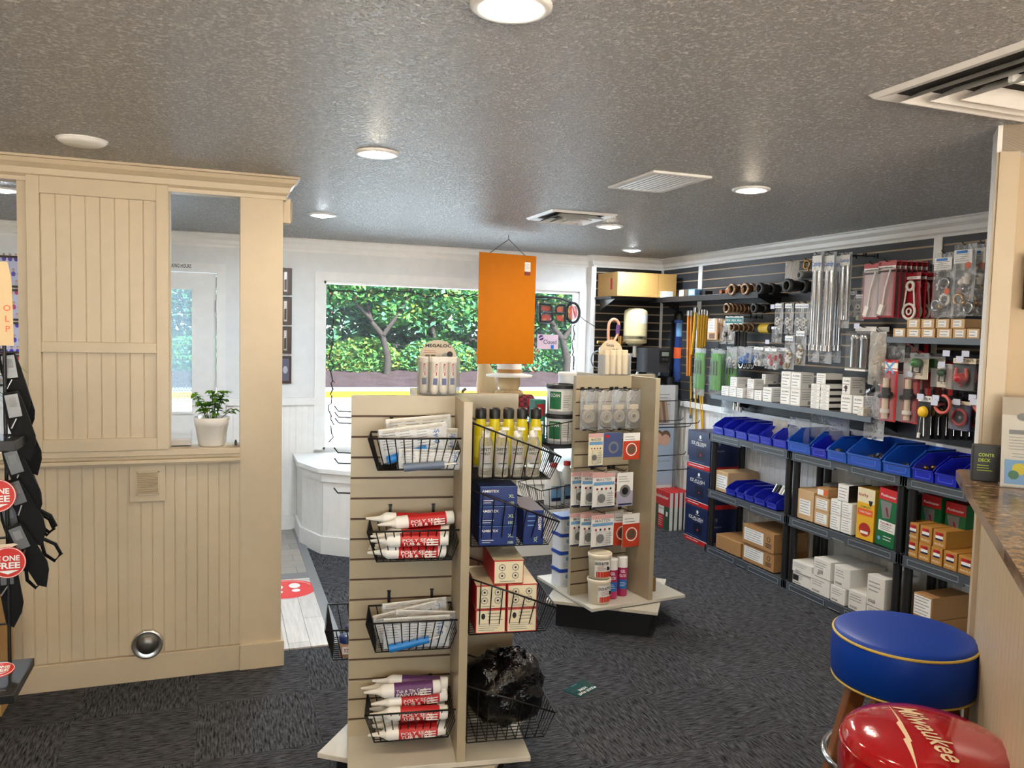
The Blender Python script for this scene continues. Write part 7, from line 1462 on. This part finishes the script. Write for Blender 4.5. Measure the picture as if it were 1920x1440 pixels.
blv = M('blue_vinyl', (4, 60, 168), .42, spec=.3, noise_=(3, .08)); gpip = M('gold_piping', (206, 180, 84), .4); rdv = M('red_gloss_vinyl', (172, 12, 22), .12, bump=(9, .25, .01), coat=.6)
ST1 = stool((1.885, 1.755, 0), .862, .196, blv, gpip, 'bar stool with a blue vinyl seat and gold piping beside the counter', .48, dome=.022, thick=.135, rz=.35)
ST2 = stool((1.515, 1.330, 0), .80, .185, rdv, None, 'bar stool with a shiny red domed seat and white lightning logo, nearest the camera', .34, dome=.05, thick=.10, rz=.2)
# lettering wrapped over the domed red seat
m = MB(); R_ = .185; V0, F0, tw, th = _text_mesh('Milwaukee', .012)
ang = math.radians(-110); k = .232/tw; kz = .050/th; lc = M('cream_lettering', (236, 208, 176), .35)
def dome(x, y):
    r_ = min(math.hypot(x, y)/R_/.985, .999); a = math.asin(r_); return .80+.05*math.cos(a)**.8+.0016
def dl(pts, fs):
    V = []
    for x, y in pts: X = x*math.cos(ang)-y*math.sin(ang)-.022; Y = x*math.sin(ang)+y*math.cos(ang)-.012; V.append((X, Y, dome(X, Y)))
    m.add(V, fs, lc)
def sliver(a, b, c, d, n=10):      # quad a-b (upper edge) and d-c (lower edge), cut into n so it follows the dome
    U = [Vector(a).lerp(Vector(b), i/n) for i in range(n+1)]; D_ = [Vector(d).lerp(Vector(c), i/n) for i in range(n+1)]
    dl([(v.x, v.y) for v in U+D_], [(i+n+1, i+n+2, i+1, i) for i in range(n)])
dl([((x-tw/2)*k+(y*kz)*.35-.006, (y-th/2)*kz+.008) for x, y in V0], F0)
sliver((-.128, -.020), (-.020, -.038), (-.022, -.044), (-.128, -.021)); sliver((-.046, -.034), (.048, -.052), (.046, -.060), (-.030, -.050)); sliver((.028, -.050), (.128, -.078), (.128, -.079), (.036, -.066))
m.T = None; lo = m.build('lettering', ST2); lo.rotation_euler = (0, 0, -.2)
# ------------------------------------------------------------------ framed pictures on the window wall
def pics(label, xc, zc, w, h, kit, kit2, sky_):
    t = thing('team_photo', (xc, FY-.002, zc), 0, label, 'picture', 'framed team photographs'); fm = M('dark_picture_frame', (44, 26, 24), .4); f = .016
    MB().box(-w/2, -.018, -h/2, w/2, 0, -h/2+f, fm).box(-w/2, -.018, h/2-f, w/2, 0, h/2, fm).box(-w/2, -.018, -h/2+f, -w/2+f, 0, h/2-f, fm).box(w/2-f, -.018, -h/2+f, w/2, 0, h/2-f, fm).build('frame', t)
    MB().box(-w/2+f, -.008, -h/2+f, w/2-f, -.002, h/2-f, sky_).build('print', t)
    m = MB(); head = M('photo_skin', (214, 172, 150), .5); hair = M('photo_hair', (60, 44, 40), .5)
    for r_, zz, col in ((0, .12, kit), (1, -.02, kit), (2, -.13, kit2)):
        n = 9
        for i in range(n):
            x = -w*.42+w*.84*(i+.5*(r_ % 2))/n; z = zz*h/.30; m.disc((x, -.0084, z), .015, col, 8, 1.3); m.disc((x, -.0088, z+.028), .0085, head, 8, 1.1); m.disc((x, -.0087, z+.032), .009, hair, 6)
    m.rect(-w*.05, -h/2+f+.008, w*.05, -h/2+f+.014, -.0085, ink); m.build('figures', t)
pv = M('photo_violet', (92, 78, 170), .5); pm_ = M('photo_magenta', (206, 80, 130), .5); pb_ = M('photo_blue', (70, 60, 190), .5); po = M('photo_red', (200, 70, 50), .5); sk1 = M('photo_lilac', (206, 206, 232), .5); sk2 = M('photo_grey', (176, 178, 190), .5); wh_ = M('photo_pale', (200, 196, 210), .5)
zz = [2.06, 1.80, 1.54, 1.31]
for i, (lb, k1, k2, s_) in enumerate((('framed team photo with violet shirts, top of the left column', pv, wh_, sk1), ('framed team photo with pink shirts, second in the left column', pm_, wh_, sk1), ('framed team photo with blue shirts, third in the left column', pb_, pb_, sk1), ('framed team photo with red shirts, lowest in the left column', po, sk2, wh_))):
    pics(lb, -1.57, 2.07-.245*i, .42, .235, k1, k2, s_)
for i in range(4):
    z1 = at(540, (503, 557, 612, 667)[i], 'y', FY).z; z0 = at(540, (553, 609, 663, 719)[i], 'y', FY).z
    t = thing('narrow_frame', (.45, FY-.002, (z0+z1)/2), 0, 'dark wood plaque on the window wall just right of the partition, %s of four' % nm[i], 'plaque', 'dark wood plaques in a column'); h = z1-z0; wd = M('dark_walnut', (64, 44, 36), .4)
    MB().box(-.10, -.02, -h/2, .10, 0, h/2, wd).build('board', t, bevel=.003); m = MB()
    if i < 3: m.rect(.035, -h*.38, .062, h*.35, -.0215, M('silver_plate', (150, 140, 130), .3, .6)).rect(.039, -h*.32, .058, h*.08, -.022, wd); m.text('TRESJ', (.05, -.0225, h*.2), .016, paper, w=.08, rot=PI/2)
    else: m.rect(-.08, -h*.4, .08, h*.4, -.0215, M('photo_dusk', (90, 90, 110), .4)).disc((.05, -.022, 0), .02, sk2, 10, 1.6)
    m.build('plate', t)
# ------------------------------------------------------------------ plants on the ledge
def leaf(m, p, d, L_, w, mat, up=Vector((0, 0, 1)), droop=.3):
    d = d.normalized(); s = d.cross(up).normalized(); n = s.cross(d); q = [p, p+d*L_*.3+n*L_*.05, p+d*L_*.7-up*L_*droop*.3, p+d*L_-up*L_*droop]
    V = [q[0], q[1]+s*w*.45+n*w*.1, q[1], q[1]-s*w*.45+n*w*.1, q[2]+s*w*.38, q[2], q[2]-s*w*.38, q[3]]
    m.add(V, [(0, 1, 2), (0, 2, 3), (1, 4, 5, 2), (2, 5, 6, 3), (4, 7, 5), (5, 7, 6)], mat, True)
lfm = leafmat('houseplant_leaf', (104, 150, 48), .25); lfm2 = leafmat('houseplant_leaf_dark', (58, 96, 40), .2); soil = M('potting_soil', (52, 38, 30), .95, bump=(60, 1, .01))
c = at(397, 836, 'z', 1.123); t = thing('potted_plant', (c.x, 4.195, 1.123), 0, 'bushy green plant in a white pot on the partition ledge', 'plant'); pt = M('glazed_white_pot', (226, 224, 220), .25)
MB().lathe([(.001, 0), (.058, 0), (.062, .004), (.076, .098), (.079, .10), (.084, .14), (.080, .142), (.074, .118), (.001, .118)], pt, n=36).build('pot', t); MB().lathe([(.001, .121), (.074, .119)], soil, n=20).build('soil', t)
ms_ = MB(); ml = MB(); rnd = random.Random(12)
for k in range(15):
    a = rnd.uniform(0, 2*PI); r_ = rnd.uniform(.02, .085); hh = rnd.uniform(.06, .155)*(1-.25*(r_ > .07)); P = [Vector((.3*r_*math.cos(a), .3*r_*math.sin(a), .115)), Vector((.8*r_*math.cos(a), .8*r_*math.sin(a), .12+hh*.6)), Vector((r_*1.25*math.cos(a), r_*1.0*math.sin(a), .12+hh))]
    ms_.tube(P, .0016, lfm2, 4)
    for f in (.55, .8, 1.0):
        p = P[0].lerp(P[1], f*2) if f < .5 else P[1].lerp(P[2], f*2-1)
        for j in range(3 if f < 1 else 5):
            b = rnd.uniform(0, 2*PI); leaf(ml, p, Vector((math.cos(b), math.sin(b), rnd.uniform(-.1, .5))), rnd.uniform(.030, .048), rnd.uniform(.022, .032), lfm if rnd.random() < .7 else lfm2)
ms_.build('stem', t, kind='stuff'); ml.build('foliage', t)
c = at(338, 832, 'z', 1.123); t = thing('glass_dish', (c.x, 4.215, 1.123), 0, 'small clear square glass dish at the left end of the ledge opening', 'dish'); MB().rbox(-.055, -.045, 0, .055, .045, .006, .01, clearp).rbox(-.056, -.046, .006, .056, -.043, .068, .0012, clearp).rbox(-.056, .043, .006, .056, .046, .068, .0012, clearp).box(-.056, -.043, .006, -.053, .043, .068, clearp).box(.053, -.043, .006, .056, .043, .068, clearp).build('glass', t); MB().box(-.05, -.04, .006, .05, .04, .03, M('pale_sand', (206, 196, 184), .9)).build('contents', t)
t = thing('black_clip', (.068, 4.18, 1.123), 0, 'tiny black clip at the corner of the ledge by the post', 'clip'); MB().box(-.006, -.004, 0, .006, .004, .02, black).cyl((0, 0, .02), (0, 0, .026), .004, black, 8).build('clip', t)
t = thing('grass_plant', (-1.12, 4.22, 1.123), 0, 'spiky green plant behind the black tool packs at the left edge', 'plant'); MB().lathe([(.001, 0), (.05, 0), (.07, .12), (.001, .118)], pt, n=24).build('pot', t); m = MB(); rnd = random.Random(5)
for k in range(46):
    a = rnd.uniform(0, 2*PI); L_ = rnd.uniform(.18, .34); d = Vector((math.cos(a), math.sin(a)*.5, 0)); m.tube([Vector((0, 0, .11)), Vector((0, 0, .11))+d*L_*.35+Vector((0, 0, L_*.75)), d*L_*.85+Vector((0, 0, .11+L_*.85)), d*L_*1.25+Vector((0, 0, .11+L_*.55))], .0026, lfm2 if k % 3 else lfm, 4, r_end=.0006)
m.build('blade', t, kind='stuff')
# ------------------------------------------------------------------ black rack of packs at the left edge
ry_ = 3.1
def L3(x, y, yy=3.1): return at(x, y, 'y', yy)
t = thing('wire_spinner_rack', (0, 0, 0), 0, 'black wire merchandising rack standing at the left frame edge', 'rack'); m = MB()
q = L3(8, 650); m.tube([(q.x, ry_, .40), (q.x, ry_, 1.72)], .006, black, 8); m.tube([(q.x-.22, ry_+.1, .06), (q.x-.22, ry_+.1, 1.9)], .012, black, 8)
for z in (1.62, 1.28, .98, .68): m.tube([(q.x-.3, ry_, z), (q.x, ry_, z)], .004, black, 6)
m.build('wire_frame', t)
s0 = L3(45, 1268, 3.0)
MB().box(-1.25, 2.86, s0.z-.03, s0.x, 3.16, s0.z, black).build('lower_shelf', t, bevel=.003)
b0 = L3(40, 820, 3.0); MB().box(-1.25, 2.92, b0.z-.035, b0.x+.0, 3.10, b0.z, black).build('middle_shelf', t, bevel=.003)
MB().prism([(-1.5, 2.7), (-.92, 3.02), (-.70, 2.72), (-.62, 2.4), (-1.5, 2.0)], 0, .04, black).build('base', t)
gcl = M('grey_film_card', (104, 108, 112), .25); blk2 = M('black_nylon', (7, 7, 8), .7, spec=.25)
def pack(label, L_, loop):
    o = thing('tool_pack', (0, 0, 0), 0, '', 'pack', 'black packs hanging on the left rack')
    P = [(-.024, 0), (.02, 0), (.03, -.05), (.042, -.16), (.036, -L_+.05), (.010, -L_), (-.012, -L_+.02), (-.022, -L_*.55), (-.03, -.05)]
    MB().prism([(x, z) for x, z in P], 0, .020, blk2, ax='y').build('body', o, bevel=.003)
    MB().box(-.020, -.004, -.085, .018, -.001, -.008, gcl).build('label_card', o); m = MB().rect(-.012, -.05, .010, -.02, -.005, gryp); m.cyl((-.02, -.006, -.12), (.0, -.006, -.09), .004, steel, 6); m.build('detail', o)
    if loop: m = MB().tube([(.02, .01, -L_+.02), (.045, .01, -L_-.01), (.05, .01, -L_-.05), (.025, .01, -L_-.065), (.005, .01, -L_-.03), (.01, .01, -L_+.02)], .006, blk2, 7); m.build('loop', o)
    return o
K1_ = pack('', .25, True); K2_ = pack('', .24, False); words_ = ['topmost', 'second', 'third', 'fourth', 'fifth', 'sixth', 'seventh', 'eighth', 'ninth', 'lowest']
PL = [(14, 662, 3.12, 8, 0), (24, 690, 3.20, 8, 0), (20, 735, 3.06, 10, 0), (26, 770, 3.16, 14, 0), (18, 842, 3.06, 16, 1), (30, 850, 3.20, 12, 1), (22, 900, 3.05, 18, 1), (14, 945, 3.12, 10, 1), (26, 985, 3.02, 20, 0), (12, 1050, 3.10, 2, 0)]
for i, (x, y, yy, tilt, lp) in enumerate(PL):
    src = K1_ if lp else K2_; p = L3(x, y, yy); c_ = copy_tree(src); c_.location = p; c_.rotation_euler = (0, math.radians(-tilt), .15); c_['label'] = 'black tool pack on the left edge rack, %s of ten' % words_[i]
def rm(o):
    for ch in list(o.children): rm(ch)
    bpy.data.objects.remove(o)
rm(K1_); rm(K2_)
def bogo(px, py, yy, r_, lb, cream_=True, flat=False):
    p = L3(px, py, yy); t = thing('offer_sign', p, 0, lb, 'sign'); rs = M('offer_red', (204, 44, 36), .45)
    if flat: t.rotation_euler = (-PI/2+.15, 0, 0)
    m = MB()
    if cream_: m.add([(-r_*1.3, .004, r_*.3), (r_*.55, .004, r_*1.12), (r_*.3, .004, r_*1.2), (-r_*1.3, .004, r_*1.1)], [(0, 1, 2, 3)], ivory)
    MB(Matrix.Rotation(PI/2, 4, 'X')).lathe([(.001, 0), (r_, 0), (r_, -.003), (.001, -.003)], rs, n=32, smooth=False).build('disc', t)
    m.ring((0, -.0005, 0), r_*.95, r_*.025, paper, 'y', 32, 4); m.text('ONE', (r_*.18, -.002, r_*.28), r_*.36, paper, w=r_*.95, bold=.03).text('FREE', (.0, -.002, -r_*.18), r_*.40, paper, w=r_*1.35, bold=.03).text('BUY', (-r_*.58, -.002, r_*.36), r_*.17, paper).text('GET', (-r_*.58, -.002, r_*.14), r_*.17, paper); m.add([(-r_*.6, -.002, -r_*.5), (r_*.6, -.002, -r_*.5), (0, -.002, -r_*.75)], [(2, 1, 0)], paper); m.build('lettering', t)
bogo(15, 1055, 2.98, .052, 'round red BUY ONE GET ONE FREE sign hanging on the left rack'); bogo(-6, 930, 3.0, .055, 'round red offer sign partly cut by the left frame edge', False); q = L3(-2, 1258, 2.93); bogo(-2, 1256, 2.93, .045, 'red round offer sticker lying on the low black shelf', False, True)
p = L3(-8, 490, 3.0); q = L3(26, 648, 3.0); t = thing('letter_card', ((p.x+q.x)/2, 3.0, q.z), 0, 'tan card with faint red letters hanging above the left rack', 'card'); h = p.z-q.z; w = q.x-p.x
MB().add([(-w/2, 0, .0), (w/2, 0, 0), (w*.42, 0, h*.8), (w*.2, 0, h), (-w/2, 0, h)], [(0, 1, 2, 3, 4)], M('tan_card', (206, 182, 142), .6)).add([(-w/2, .003, .0), (w/2, .003, 0), (w*.42, .003, h*.8), (w*.2, .003, h), (-w/2, .003, h)], [(4, 3, 2, 1, 0)], M('tan_card', (1, 1, 1))).build('card', t)
MB().text('O', (w*.12, -.001, h*.45), .02, orange).text('L', (w*.14, -.001, h*.32), .02, orange).text('P', (w*.16, -.001, h*.2), .02, orange).build('lettering', t)
# wooden cabinet behind the rack
a = at(33, 1302, 'z', 0); t = thing('wooden_cabinet', (0, 0, 0), 0, 'plywood coloured cabinet against the partition at the left edge', 'cabinet')
MB().box(-1.7, 3.86, .02, -.885, PY-.05, .56, ply).box(-1.7, 3.85, .56, -.88, PY-.05, .58, ply).build('carcass', t); MB().box(-1.68, 3.845, .06, -.90, 3.86, .54, ply).build('door', t, bevel=.002); MB().cyl((-.93, 3.83, .34), (-.93, 3.845, .34), .012, brass, 12).build('knob', t)
